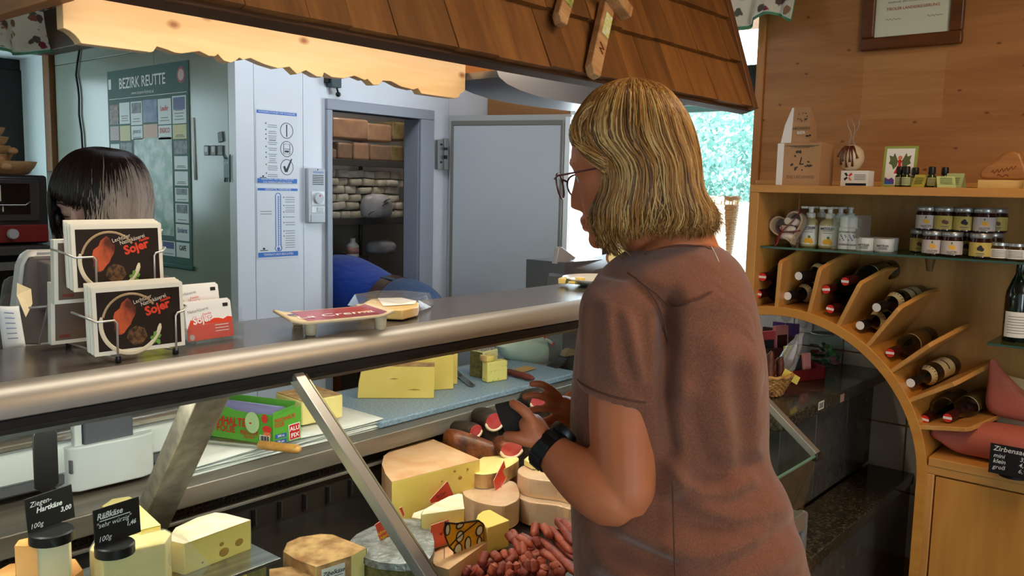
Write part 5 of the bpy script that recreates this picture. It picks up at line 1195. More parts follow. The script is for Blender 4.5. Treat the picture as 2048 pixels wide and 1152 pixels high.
for ln in ([(632, 912), (690, 850), (730, 815), (852, 718)], [(583, 800), (600, 742), (588, 728)], [(925, 800), (943, 832), (890, 880), (850, 915)]):
    mesh('painted_line', G().tube([sp(*p) for p in ln], .0018, 5, fm), INKB, sgn, smooth=180)
for x, y, rx, ry in ((708, 840, 22, 24), (770, 895, 18, 30), (692, 945, 24, 28), (862, 792, 22, 22), (708, 752, 22, 12), (860, 890, 14, 28), (610, 785, 14, 24)):
    q = sp(x, y); kx = .00050
    mesh('hole_ring', G().tube([(q[0]+rx*kx*1.0*cos(a), q[1]+ry*kx*sin(a), .0006) for a in [2*pi*k/14 for k in range(14)]], .0016, 5, fm, closed=True), INKB, sgn, smooth=180)
    mesh('hole_fill', G().lathe([(1, 0), (0, 0.01)], 14, fm @ T(q[0], q[1], .0006) @ M.Diagonal((rx*kx, ry*kx, .01, 1))), mat('hole_white', (222, 214, 186), .6), sgn)
a = aty(*c5([(585, 900)])[0], YS); b = aty(*c5([(582, 1042)])[0], YS)
mesh('pin', G().tube([V((a.x-c.x, -.001, a.z-c.z)), V((b.x-c.x, -.001, b.z-c.z))], .001, 6), STEEL, sgn)
# --- Landjäger sausages
LJ = [mat('landjaeger_%d' % k, col, .55, c2=c2_, ns=60, bump=.25, bs=140) for k, (col, c2_) in enumerate((((150, 58, 36), (112, 36, 24)), ((168, 74, 48), (124, 44, 28)), ((132, 46, 32), (96, 30, 22))))]
def sausage(a, b, r, lab, grp, mt, bend=.0, twist=0, name='landjaeger_sausage', cat='sausage'):
    a = V(a); b = V(b); c = (a+b)/2; side = (b-a).cross(V((0, 0, 1))).normalized(); pts = []; rs = []
    for k in range(9):
        t_ = k/8; pts.append(a.lerp(b, t_)-c+V((0, 0, 1))*bend*sin(pi*t_)+side*twist*sin(pi*t_)); rs.append(r*(.62 if k in (0, 8) else 1.0)*(1+.05*sin(k*2.3)))
    pts = [pts[0]-(pts[1]-pts[0]).normalized()*r*.4]+pts+[pts[-1]+(pts[-1]-pts[-2]).normalized()*r*.4]; rs = [r*.25]+rs+[r*.25]
    o = mesh(name, G().tube(pts, rs, 10, flat=.85), mt, None, smooth=70, m=T(*c))
    return tag(o, lab, cat, grp)
def lj(pa, pb, za, zb, r, k, bend=.0):
    return sausage(atz(*pa, za), atz(*pb, zb), r, lj_lab, 'landjäger sausages heaped in the case', LJ[k % 3], bend)
lj_lab = 'reddish brown dried landjäger sausage in the heap beside the woman'
def c6(x, y): return (900+x/7.58, 1000+y/7.58)
S6 = [((1350, 590), (1950, 1150), .775, .762, .0098), ((1500, 420), (1850, 800), .785, .775, .0098), ((1620, 300), (1860, 650), .797, .79, .0098), ((1700, 320), (1890, 520), .80, .795, .012), ((1300, 640), (1750, 1080), .765, .757, .0095),
      ((1480, 500), (1880, 900), .772, .766, .009), ((980, 600), (1090, 830), .785, .766, .0095), ((1090, 640), (1140, 850), .784, .766, .0088), ((880, 520), (960, 640), .782, .776, .0095), ((940, 480), (1010, 600), .784, .778, .009), ((1010, 560), (1240, 700), .79, .78, .009), ((1060, 540), (1260, 650), .787, .782, .009),
      ((1300, 360), (1280, 560), .80, .785, .010), ((1400, 380), (1520, 560), .80, .786, .0105), ((1280, 580), (1360, 720), .79, .775, .009), ((920, 760), (1000, 920), .772, .758, .0095), ((800, 780), (860, 900), .768, .758, .0085), ((960, 880), (880, 960), .766, .762, .009), ((1160, 800), (1240, 960), .772, .756, .0095), ((1100, 860), (1160, 990), .768, .756, .009),
      ((540, 800), (480, 1000), .768, .750, .0105), ((640, 810), (760, 930), .768, .757, .0105), ((680, 980), (620, 1150), .766, .745, .0105), ((800, 960), (760, 1150), .768, .748, .0105), ((900, 960), (880, 1150), .77, .748, .0095), ((1000, 960), (1020, 1120), .77, .75, .0095), ((1170, 920), (1190, 1120), .772, .750, .0105), ((1260, 920), (1290, 1120), .772, .75, .0105), ((1360, 890), (1400, 1060), .772, .754, .0105),
      ((300, 1020), (220, 1150), .758, .742, .0105), ((380, 1060), (480, 1160), .757, .745, .0105), ((940, 1100), (880, 1170), .765, .755, .01), ((1050, 1080), (1150, 1160), .766, .757, .010), ((1440, 1010), (1420, 1120), .77, .754, .010), ((1540, 980), (1640, 1060), .772, .764, .0105), ((1600, 1080), (1720, 1160), .765, .756, .0105), ((1350, 1120), (1450, 1160), .76, .756, .01), ((1380, 780), (1640, 960), .768, .76, .0095)]
for k, (a, b, za, zb, r) in enumerate(S6): lj(c6(*a), c6(*b), za, zb, r, k, .002)
rr = random.Random(21)
for k in range(16):      # the lower layer the heap rests on
    x = 1.26+.16*rr.random(); y = 1.02+.13*rr.random(); a = rr.uniform(-.4, .6)
    L = .05; sausage((x-L*cos(a), y-L*sin(a), deckz(y)+.0115+.006*rr.random()), (x+L*cos(a), y+L*sin(a), deckz(y)+.0125+.006*rr.random()), .010, lj_lab, 'landjäger sausages heaped in the case', LJ[k % 3])
# --- speck and ham behind
SPECK = mat('smoked_speck', (136, 70, 32), .45, c2=(66, 30, 18), ns=26, bump=.8, bs=50, coat=.15); HAMR = mat('ham_cut', (176, 54, 58), .3, c2=(196, 84, 84), ns=30, coat=.2); FAT = mat('ham_fat', (230, 206, 180), .5); CRUST = mat('dark_crust', (62, 44, 32), .7, c2=(38, 28, 22), ns=40, bump=.6, bs=80)
def ham(name, label, rings, mt, cut_px=None):
    t = thing(name, label, 'ham', rings[0][0])
    o = V(rings[0][0])
    b = blob('meat', [(V(c)-o, u, v) for c, u, v in rings], mt, t, 2, 12, 3, .002, 2.6)
    return t, o
p0, p1 = aty(893, 868, 1.50), aty(1030, 918, 1.40); d = (p1-p0)
hs = lambda p: (p.z+.03-deckz(p.y))/2
t, o = ham('smoked_speck', 'long slab of dark smoked speck lying behind the cheese sector', [(p0.lerp(p1, k)+V((0, 0, .03-hs(p0.lerp(p1, k))-.004)), V((.012*s, .042*s, 0)), V((0, 0, hs(p0.lerp(p1, k))*(.5+.5*s)))) for k, s in ((0, .5), (.03, .9), (.3, 1), (.6, 1.05), (.97, 1.0))], SPECK)
def cutham(label, px, py, Y, rx, rz, turn, L, mt=CRUST):
    p = aty(px, py, Y); t = thing('cured_ham', label, 'ham', p, 0); ax = V((cos(turn), sin(turn), 0)); sd = V((-sin(turn), cos(turn), 0))
    blob('meat', [(ax*k, sd*rx*s, V((0, 0, rz*s))) for k, s in ((0, .96), (L*.05, 1.06), (L*.5, 1.15), (L*.85, .9), (L, .5))], mt, t, 2, 12, 6, .002, 2.2)
    m = frame(-ax*.003, -sd, V((0, 0, 1)))
    mesh('cut_face', G().lathe([(1, -.4), (1, .3), (0, .5)], 18, m @ M.Diagonal((rx*.92, rz*.92, .004, 1))), HAMR, t, smooth=40)
    mesh('fat_rim', G().tube([(rx*.92*cos(a), rz*.92*sin(a), .0005) for a in [pi+pi*k/12 for k in range(13)]], [.001]+[.0042]*11+[.001], 6, m), FAT, t, smooth=180)
    # the piece it leans on, down to the deck
    b = p.z-deckz(p.y+.03)-rz
    if b > .01: mesh('lower_meat', G().loft([[V((ax*(L*.5)).xy.to_3d())+ax*(L*.48*cos(2*pi*k/14))+sd*(rx*1.1*sin(2*pi*k/14))+V((0, 0, z_)) for k in range(14)] for z_ in (-rz-b+.001, -rz*.5)]), mt, t, smooth=40)
    return t
cutham('dark-crusted ham with red cut face and white fat left of the dark wallet', 988, 843, 1.455, .030, .025, radians(75), .09)
cutham('pink cut ham piece lying below the hands behind the small cheese', 1022, 899, 1.37, .032, .022, radians(62), .08, SPECK)
cutham('wrapped pink ham behind the right hand at the back of the case', 1085, 802, 1.46, .045, .026, radians(70), .08)
cutham('dark cured ham lying at the back left of the red-cut ham', 950, 862, 1.47, .026, .018, radians(95), .08, CRUST)
cf = thing('crumpled_film', 'crumpled clear film lying at the front bottom beside the joint bar', 'film', atz(815, 1148, .76))
rr = random.Random(12); g = G()
for k in range(16):
    a = rr.uniform(0, 6.3); x, y = rr.uniform(-.05, .05), rr.uniform(-.03, .03)
    g.add([V((x, y, rr.uniform(-.01, .01))), V((x+.03*cos(a), y+.03*sin(a), rr.uniform(-.012, .012))), V((x+.03*cos(a+.9), y+.03*sin(a+.9), rr.uniform(0, .02)))], [(0, 1, 2)])
mesh('film', g, glass('silver_film', (236, 238, 240), 1.6, .1, haze=.35), cf)
# ------------------------------------------------------------------ on the service ledge
CBZ = LZ+.018
BOARDM = mat('speckled_board', (150, 172, 192), .5, c2=(112, 132, 150), ns=160, lo=.3, hi=.7)
P = [atz(752, 843, CBZ), atz(1155, 737, CBZ)]
cbd = tag(mesh('cutting_board', G().b2((-.42, -.16, -.0175), (.42, .16, .0)), BOARDM, None, bevel=.004, m=T(1.80, 1.735, CBZ+.0005)), 'large blue-grey speckled cutting board on the service ledge', 'cutting board')
z = CBZ+.001
def standing(name, label, px_bl, px_br, h, depth, paste, rmat, group=None, zb=z, rtop=True, lean=0):
    a = atz(*px_bl, zb); b = atz(*px_br, zb); ax = (b-a).normalized(); ay = V((-ax.y, ax.x, 0)); L = (b-a).length
    t = thing(name, label, 'cheese', m=frame(a, ax, ay), group=group)
    mesh('paste', G().b2((0, 0, 0), (L, depth, h)), paste, t, bevel=.004)
    if rtop: mesh('rind', G().b2((.003, .002, h), (L-.003, depth-.002, h+.0015)), rmat, t)
    return t, L, a
# three big yellow pieces with curved rind backs
def bigpiece(label, a, b, h, depth, bulge):
    a = atz(*a, z); b = atz(*b, z); ax = (b-a).normalized(); L = (b-a).length; ay = V((-ax.y, ax.x, 0))
    t = thing('cheese_piece', label, 'cheese', m=frame(a, ax, ay))
    po = [(0, .0), (.004, h*.5), (.012, h*.92), (.03, h), (L, h*.985), (L, 0)]
    mesh('paste', G().prism(po, -depth, 0, frame((0, 0, 0), (1, 0, 0), (0, 0, 1))), PASTE3, t, bevel=.002)
    mesh('rind', G().prism([(.01, h*.93), (.03, h+.0005), (L+.001, h*.985+.0005), (L+.001, h*.985+.003), (.028, h+.004), (.006, h*.94)], -depth, -.0, frame((0, 0, 0), (1, 0, 0), (0, 0, 1))), RIND_B, t)
    return t, L
t, L = bigpiece('front big yellow cheese piece with slits in its cut face on the cutting board', (714, 797), (868, 797), .090, .045, 0)
for x, zz, l in ((.10, .055, .012), (.155, .025, .018)):
    mesh('slit', G().prism([(-l, 0), (0, .002), (l, 0), (0, -.0015)], 0, .0008, frame((x, -.0004, zz), (1, 0, 0), (0, 0, 1))), HOLE_SHADE, t)
bigpiece('middle big yellow cheese piece behind the front one on the cutting board', (800, 785), (907, 778), .102, .04, 0)
bigpiece('rear big yellow cheese piece partly hidden at the back of the cutting board', (830, 775), (915, 768), .112, .03, 0)
HERBP = mat('herb_paste', (222, 214, 160), .5, c2=(150, 146, 92), ns=70, lo=.56, hi=.7)
HERBC = mat('pepper_top', (186, 184, 176), .8, c2=(70, 66, 58), ns=150, lo=.4, hi=.62, bump=.4)
t, L, a = standing('herb_cheese', 'tall herb-crusted cheese piece with peppered top on the cutting board', (942, 752), (966, 757), .083, .07, HERBP, HERBC)
mesh('herb_crust', G().b2((-.004, -.002, 0), (L*.95, .0, .080)), HERB, t, bevel=.001)
t, L, a = standing('herb_cheese', 'green-speckled yellow cheese slice standing beside the herb-crusted piece', (975, 766), (1015, 760), .062, .03, mat('speckled_yellow', (232, 216, 128), .5, c2=(150, 160, 84), ns=80, lo=.6, hi=.7), HERBC, rtop=False)
q = a+V((.018, .018, .0635))
lc = thing('lemon_cheese', 'small yellow cut cheese with brown rind lying on the speckled slice', 'cheese', q)
mesh('cheese_body', G().lathe([(0, 0), (.021, 0), (.024, .006), (.022, .017), (0, .018)], 18, a0=pi*.75, a1=pi*2.2), PASTE3, lc, smooth=40); mesh('rind', G().lathe([(.0215, 0), (.0245, .006), (.0225, .017)], 10, a0=pi*.75, a1=pi*1.2), RIND_B, lc, smooth=180)
sausage(atz(1012, 742, z+.012), atz(1066, 757, z+.011), .0115, 'dark red salami piece with cut end on the cutting board', None, mat('salami', (112, 44, 40), .5, c2=(70, 34, 28), ns=50, bump=.3), .0, 0, 'salami', 'sausage')
tag(mesh('paper_scrap', G().b2((-.045, -.02, 0), (.045, .02, .004)), mat('kraft_scrap', (190, 150, 92), .7), None, m=T(*atz(1045, 740, z+.003)) @ R(.1, 'Z')), 'light brown paper scrap behind the salami on the cutting board', 'paper')
# knife on the board
k0, k1 = atz(944, 772, z+.003), atz(905, 738, z+.008)
kn = thing('cheese_knife', 'short-bladed knife with dark handle beside the yellow cheese on the board', 'knife', k0); d = k1-k0
mesh('blade', G().prism([(0, -.008), (.004, -.011), (d.length*.62, -.010), (d.length*.62, .010), (.004, .010), (0, .006)], -.0008, .0008, frame((0, 0, 0), d, V((0, 0, 1)).cross(d))), STEEL, kn)
mesh('handle', G().tube([d*.58, d*.75, d*1.3], [.008, .010, .010], 10, flat=.7), DGREY, kn, smooth=50)
# plastic carrier bag lying behind the sausage
bag = thing('plastic_bag', 'white and green crumpled plastic bag standing behind the cutting board', 'bag', (2.12, 1.86, LZ))
pb = [(985, 690), (1000, 672), (1060, 664), (1095, 668), (1135, 712), (1140, 725), (1120, 742), (1060, 735), (1010, 722)]
rr = random.Random(6)
P = [aty(x, y, 1.86)-V((2.12, 1.86, LZ)) for x, y in pb]; cc = sum(P, V((0, 0, 0)))/len(P)
rings = [[cc+(p-cc)*s+V((0, dy+rr.uniform(-.006, .006), 0)) for p in P] for s, dy in ((.5, .05), (.9, .035), (1.0, .0), (.92, -.03), (.6, -.048), (.25, -.052))]
mesh('bag_body', G().loft(rings), mat('milky_plastic', (206, 218, 208), .35, trans=.2, c2=(178, 200, 188), ns=9), bag, smooth=60, sub=1)
st_ = [aty(x, y, 1.80)-V((2.12, 1.86, LZ)) for x, y in ((1070, 668), (1095, 680), (1118, 698), (1136, 716))]
mesh('printed_strip', G().tube(st_, [.006, .009, .009, .007], 8, flat=.5), mat('bag_strip', (226, 230, 214), .4), bag, smooth=60)
for x, y in ((1090, 674), (1107, 688), (1122, 702)): mesh('red_print', G().box(aty(x, y, 1.788)-V((2.12, 1.86, LZ)), (.010, .002, .010)), RED, bag)
tp_ = thing('tape_dispenser', 'black tape dispenser at the right end of the cutting board', 'dispenser', atz(1135, 750, LZ+.001)+V((.05, .05, 0)))
mesh('dispenser_body', G().prism([(-.06, 0), (.06, 0), (.06, .035), (.03, .05), (-.01, .048), (-.03, .03), (-.06, .02)], -.025, .025, frame((0, 0, 0), (1, -.2, 0), (0, 0, 1))), BLACK, tp_, bevel=.003)
mesh('tape_roll', G().lathe([(.012, -.012), (.027, -.012), (.027, .012), (.012, .012)], 20, frame((.02, 0, .045), (1, -.2, 0), (0, 0, 1))), mat('brown_tape', (120, 96, 70), .3), tp_, smooth=40)
# paper stack
ps = thing('paper_stack', 'stack of white wrapping paper sheets beside the cling film box', 'paper', (1.14, 1.70, LZ+.0005))
rr = random.Random(3)
P0 = [atz(x, y, LZ) for x, y in ((330, 945), (480, 920), (745, 850), (720, 815), (420, 850))]
for k in range(9):
    jx, jy = rr.uniform(-.008, .008), rr.uniform(-.006, .006); a = rr.uniform(-.02, .02)
    z0 = k*.0028
    def fn(u, v, z0=z0, jx=jx, jy=jy, a=a): 
        x = -.28+.54*u+jx; y = -.115+.28*v+jy
        return V((x*cos(a)-y*sin(a), x*sin(a)+y*cos(a), z0+.0014+.0022*sin(u*5+k_)*v*0+(.004*(1-v)**3*sin(u*7+jx*400))*(.3+.7*z0/.025)))
    k_ = k
    mesh('sheet', G().sheet(fn, 16, 6), mat('wrapping_paper', (226, 226, 222), .6, c2=(216, 216, 210), ns=8), ps, smooth=180, solid=.0016)
# cling film box
zb = LZ+.030
A = atz(395, 868, zb); Bp = atz(547, 890, zb); Cp = atz(603, 876, zb)
fxx = (Bp-A); Lf = fxx.length; ax = fxx.normalized(); ay = V((-ax.y, ax.x, 0))
cfb = thing('cling_film_box', 'open green and red cardboard cling film dispenser box on the paper stack', 'box', m=frame(A, ax, ay))
GRN = mat('green_carton', (96, 170, 58), .45, c2=(84, 156, 50), ns=6); REDC = mat('red_carton', (196, 32, 36), .45); WPR = mat('white_print', (236, 236, 232), .5); BLP = mat('blue_print2', (52, 92, 168), .5)
hB = .068; dB = .085
ff = frame((0, -.0005, 0), (1, 0, 0), (0, 0, 1))
mesh('front_wall', G().prism([(-.05, 0), (Lf, 0), (Lf, hB*.96), (Lf*.86, hB*.98), (Lf*.74, hB*.90), (Lf*.62, hB*.97), (Lf*.5, hB*.98), (Lf*.4, hB*1.06), (-.05, hB*1.12)], -.002, 0, ff), GRN, cfb)
mesh('red_end', G().b2((-.05, -.0022, 0), (.0, -.0004, hB*1.1)), REDC, cfb)
mesh('back_wall', G().b2((-.05, dB-.002, 0), (Lf, dB, hB*1.15)), GRN, cfb); mesh('bottom', G().b2((-.05, 0, 0), (Lf, dB, .002)), GRN, cfb)
mesh('side_wall', G().b2((Lf-.002, 0, 0), (Lf, dB, hB*1.05)), GRN, cfb); mesh('side_wall', G().b2((-.05, 0, 0), (-.048, dB, hB*1.1)), REDC, cfb)
mesh('film_roll', G().lathe([(.012, -.0), (.030, -.0), (.030, Lf-.01), (.012, Lf-.01)], 22, frame((-.002, dB*.5, .045), (0, 1, 0), (0, 0, 1)) @ R(0, 'Z')), mat('violet_film', (116, 112, 168), .15, c2=(150, 148, 190), ns=6, stretch=(.1, 1, 1), coat=.5), cfb, smooth=40)
fl_ = lambda x, z_: frame((x, -.0032, z_), (1, 0, 0), (0, 0, 1))
def logo(m, s, par):
    b = mesh('logo_panel', G().box((0, 0, 0), (s*1.25, s*1.5, .0006), m), WPR, par); mesh('logo_panel_inner', G().box((0, 0, .0004), (s*1.12, s*1.37, .0006), m), REDC, par)
    text('lettering', 'ALU', s*.56, m @ T(0, s*.30, .0009), WPR, par, bold=s*.02, sx=1.0); text('lettering', 'FIX', s*.56, m @ T(0, -s*.34, .0009), WPR, par, bold=s*.02, sx=1.12)
logo(fl_(-.024, hB*.58), .030, cfb)
mesh('print_panel', G().box((0, 0, 0), (.010, .014, .0005), fl_(.012, hB*.84)), WPR, cfb)
text('lettering', 'FRISCHHALTE', .026, fl_(.008, hB*.60), REDC, cfb, 'LEFT', bold=.0008, sx=.78); text('lettering', 'FOLIE', .022, fl_(.055, hB*.34), REDC, cfb, 'LEFT', bold=.0006, sx=.9)
mesh('print_panel', G().box((0, 0, 0), (.03, .016, .0005), fl_(.028, hB*.32)), BLP, cfb); text('lettering', '300', .012, fl_(.028, hB*.32) @ T(0, 0, .0006), WPR, cfb, bold=.0003)
text('lettering', 'mit', .010, fl_(Lf*.70, hB*.42), REDC, cfb, bold=.0002); text('lettering', 'FIX-CUT', .0125, fl_(Lf*.70, hB*.29), REDC, cfb, bold=.0005); text('lettering', 'System', .010, fl_(Lf*.70, hB*.17), REDC, cfb, bold=.0002)
for x, zz, rx, rz, mt_ in ((.74, .66, .019, .024, mat('pale_leaf', (176, 206, 150), .5)), (.73, .64, .014, .010, REDC), (.90, .84, .008, .010, mat('strawberry_print', (206, 48, 36), .5)), (.93, .50, .012, .008, _mc['strawberry_print']), (.93, .30, .010, .009, mat('orange_print', (226, 120, 70), .5))):
    mesh('fruit_print', G().lathe([(1, 0), (0, .02)], 16, fl_(Lf*x, hB*zz) @ M.Diagonal((rx, rz, .02, 1))), mt_, cfb)
mesh('barcode_panel', G().box((0, 0, 0), (.026, .018, .0006), fl_(Lf*.90, hB*.16)), WPR, cfb)
for k in range(9): mesh('barcode_bar', G().box((-.010+k*.0025, 0, .0006), (.001+.0006*(k % 3), .015, .0004), fl_(Lf*.90, hB*.16)), INK, cfb)
# folded flap at the right with its own print
fm = frame((Lf+.001, -.003, 0), (cos(radians(42)), sin(radians(42)), 0), (0, 0, 1))
W2 = (Cp-Bp).length*1.0
ax2 = V(((Cp-Bp).dot(ax), (Cp-Bp).dot(ay), 0)).normalized(); fm = frame((Lf+.001, -.003, 0), ax2, (0, 0, 1))
mesh('flap', G().prism([(0, 0), (W2, 0), (W2, hB*1.10), (0, hB*.92)], -.002, 0, fm), GRN, cfb)
text('lettering', 'FRISCHHALTE', .0125, fm @ T(.004, hB*.76, .0006) @ R(.10, 'Z'), REDC, cfb, 'LEFT', bold=.0004, sx=W2/.105); text('lettering', 'FOLIE', .0125, fm @ T(.004, hB*.60, .0006) @ R(.10, 'Z'), REDC, cfb, 'LEFT', bold=.0004, sx=.8)
logo(fm @ T(W2*.76, hB*.30, .0006) @ R(.06, 'Z'), .024, cfb)
for zz in (.26, .07): mesh('print_panel', G().box((W2*.27, hB*zz, .0004), (W2*.4, .009, .0006), fm), BLP, cfb); text('lettering', '300 m' if zz > .2 else '29 cm', .007, fm @ T(W2*.27, hB*zz, .0009), WPR, cfb, bold=.0002)
# cheese block behind the box
t, L, a = standing('cheese_block', 'brown-topped yellow cheese block behind the cling film box', (604, 852), (686, 835), .058, .12, PASTE2, RIND_B, zb=LZ+.0305)
# knife with wooden handle over the ledge edge
k0 = atz(600, 899, LZ+.037); k1 = atz(517, 889, LZ+.037)
kn = thing('knife', 'cheese knife with light wooden handle resting on the paper stack', 'knife', k1); d = k0-k1
mesh('handle', G().tube([V((0, 0, 0)), d*.03, d*.3, d*.6, d*.94, d], [.006, .0105, .0115, .011, .0115, .007], 14, flat=.85), wood('handle_wood', (222, 170, 96), (200, 140, 64), 'X', 3, .4), kn, smooth=60)
mesh('blade', G().prism([(0, -.008), (0, .008), (.12, .009), (.14, 0), (.12, -.009)], -.001, .001, frame((0, 0, 0), -d, V((0, 0, 1)).cross(-d))), STEEL, kn)
# ------------------------------------------------------------------ scale
sc_ = thing('shop_scale', 'pale grey electronic shop scale with steel plate and tall grey screen seen from behind', 'scale', (.74, 1.76, LZ))
SCG = mat('scale_grey', (196, 202, 204), .4); SCD = mat('scale_dark', (86, 88, 96), .45)
X0, X1, Yf, Yb = -.235, .205, -.115, .19
def scale_ring(z, gx, gy, r=.035):
    o = []
    for cx_, cy_, a0 in ((X1-gx-r, Yb-gy-r, 0), (X0+gx+r, Yb-gy-r, 90), (X0+gx+r, Yf+gy+r, 180), (X1-gx-r, Yf+gy+r, 270)):
        for k in range(5): a = radians(a0+k*22.5); o.append(V((cx_+r*cos(a), cy_+r*sin(a), z)))
    return o
mesh('scale_body', G().loft([scale_ring(.045, .006, .006), scale_ring(.05, .0, .0), scale_ring(.092, .0, .0), scale_ring(.104, .006, .006), scale_ring(.107, .014, .014)]), SCG, sc_, smooth=30)
mesh('scale_base', G().loft([scale_ring(.022, .012, .012), scale_ring(.028, .002, .002), scale_ring(.045, .001, .001)]), SCD, sc_, smooth=30)
mesh('seam', G().b2((X0+.11, Yf-.0006, .03), (X0+.1115, Yf+.02, .1)).b2((X1-.04, Yf-.0006, .03), (X1-.0385, Yf+.02, .1)), SCD, sc_)
mesh('printer_housing', G().loft([[V((x, y, z_)) for x, y in ((-.085, Yf+.03), (-.075, Yf-.012), (-.06, Yf-.022), (.06, Yf-.026), (.085, Yf-.018), (.095, Yf-.0), (.10, Yf+.03))] for z_ in (.012, .02, .088, .098)]), SCG, sc_, smooth=35, bevel=.003)
mesh('plate', G().loft([scale_ring(.112, .0, .0, .03), scale_ring(.120, -.002, -.002, .03), scale_ring(.126, .004, .004, .03), scale_ring(.127, .02, .02, .03)]), mat('plate_steel', (206, 202, 194), .25, .9), sc_, smooth=40)
for x in (X0+.03, X1-.03):
    for y in (Yf+.03, Yb-.03): mesh('foot', G().lathe([(.016, 0), (.018, .004), (.018, .024), (0, .024)], 16, T(x, y, 0)), BLACK, sc_, smooth=40)
mesh('post', G().b2((-.045, Yf-.012, .085), (.050, Yf+.012, .36)), SCD, sc_, bevel=.003)
mesh('post_edge', G().b2((-.062, Yf-.008, .085), (-.047, Yf+.008, .36)), SCG, sc_, bevel=.002)
mesh('badge', G().b2((-.075, Yf-.0205, .05), (-.071, Yf-.010, .075)), SCD, sc_)
# ================================================================== ON THE COUNTER TOP
ZC = 1.2505
WIRE = mat('chrome_wire', (206, 204, 198), .3, .7); CREAMC = mat('card_cream', (238, 232, 214), .6); CARDD = mat('card_dark', (42, 30, 22), .4, c2=(30, 21, 16), ns=8)
RIMC = mat('kettle_rim', (196, 170, 130), .45, c2=(150, 120, 86), ns=10); FIRE = mat('fire_print', (206, 92, 52), .5, c2=(92, 40, 26), ns=22, lo=.4, hi=.62, stretch=(1.6, 1, .5)); SOJ = mat('sojer_red', (222, 66, 38), .5); LW = mat('lettering_white', (226, 214, 196), .6)
stand = thing('postcard_stand', 'white wire stand with two tiers holding postcards on the counter top', 'stand', (.62, 1.30, ZC))
so = V(stand.location)
lean = radians(3); cw, ch = .1405, .100
def cardm(dx, dy, dz): return frame(V((.553+dx, 1.254+dy, 1.262+dz)), (1, 0, 0), (0, sin(lean), cos(lean)))
def postcard(m, label, n=6, grp='postcards in the wire stand'):
    for k in range(n):
        mm = m @ T(-.0012*k+.0006*(k % 2), .0015*k, -.0022*k)
        o = thing('postcard', label if k == 0 else 'postcard in the pile behind '+('the lower' if 'lower' in label else 'the upper')+' dark fire picture card', 'postcard', m=mm, group=grp if k else None)
        mesh('card', G().b2((0, 0, -.0014), (cw, ch, 0)), CREAMC, o)
        if k: continue
        mesh('picture', G().b2((.006, .006, 0), (cw-.006, ch-.007, .0003)), CARDD, o)
        cx_, cy_, r = .056, .048, .046
        arc_ = lambda a0, a1, r_, n_: [(cx_+r_*cos(radians(a0+(a1-a0)*k_/n_)), cy_-.003+r_*1.0*sin(radians(a0+(a1-a0)*k_/n_)), .0004) for k_ in range(n_+1)]
        mesh('kettle_back_rim', G().tube(arc_(35, 165, .043, 16), .0019, 5, flat=.25), RIMC, o)
        mesh('kettle_rim', G().tube(arc_(165, 352, .0455, 26), [.0018]+[.0032]*25+[.0014], 6, flat=.2), mat('kettle_cream', (226, 212, 180), .5), o)
        fr_ = random.Random(4); mesh('fire', G().prism([(.046+.30*(yy-.055)+(.0145+fr_.uniform(-.003, .003))*cos(t_), yy) for t_, yy in [(2*pi*k_/22, .055+(.025+fr_.uniform(-.003, .003))*sin(2*pi*k_/22)) for k_ in range(22)]], .0003, .0006, I4), FIRE, o)
        mesh('embers', G().prism([(.048, .022), (.052, .034), (.064, .040), (.076, .034), (.080, .022), (.070, .010), (.058, .010)], .0003, .0005, I4), mat('ember_print', (120, 84, 46), .5, c2=(46, 30, 22), ns=160), o)
        for a_, s_ in ((.2, 1), (1.3, .9), (2.4, .8), (3.6, .9), (-.9, .8)):
            x, y = .094, .0165
            mesh('herb_leaf', G().prism([(0, 0), (.004, .005), (.002, .011), (-.002, .011), (-.004, .005)], .0006, .0009, T(x, y, 0) @ R(a_, 'Z') @ M.Scale(s_, 4)), mat('herb_green', (112, 160, 66), .5), o)
        rm = T(.089, .072, .0006) @ R(radians(16), 'Z')
        text('lettering', 'Lechtaler', .0088, rm @ T(-.012, .010, 0), LW, o, sx=.9); text('lettering', 'Naturkäserei', .0088, rm @ T(.004, .003, 0), LW, o, sx=.9)
        text('lettering', 'Sojer', .019, rm @ T(.006, -.0105, 0), SOJ, o, bold=.0011); text('lettering', 'Familie', .006, rm @ T(.022, -.0025, 0), SOJ, o, bold=.0003)
postcard(cardm(0, 0, 0), 'front lower postcard with dark fire and kettle picture and red lettering')
postcard(cardm(.0, .062, .089), 'front upper postcard with dark fire and kettle picture and red lettering')
BRC = mat('brown_card_back', (112, 92, 78), .5, c2=(98, 80, 68), ns=6)
for k, (dx, dy, dz, lab) in enumerate(((-.012, .115, .070, 'brown-backed postcard facing the seller on the upper rear tier of the stand'), (-.005, .150, .002, 'brown-backed postcard facing the seller on the lower rear tier of the stand'))):
    m = frame(V((.553+dx, 1.254+dy, 1.260+dz)), (1, 0, 0), (0, -sin(radians(3)), 1))
    o = thing('postcard', lab, 'postcard', m=m)
    mesh('card', G().b2((0, 0, 0), (cw, ch*(.98), .012)), CREAMC, o); mesh('picture', G().b2((.006, .006, .012), (cw-.006, ch*.93, .0124)), BRC, o)
    mesh('stamp_print', G().b2((.012, .010, .0124), (.028, .015, .0128)), mat('brown_red', (120, 50, 40), .6), o)
w = []
def wire(pts, r=.0017): mesh('wire', G().tube([V(p)-so for p in pts], r, 7), WIRE, stand, smooth=180)
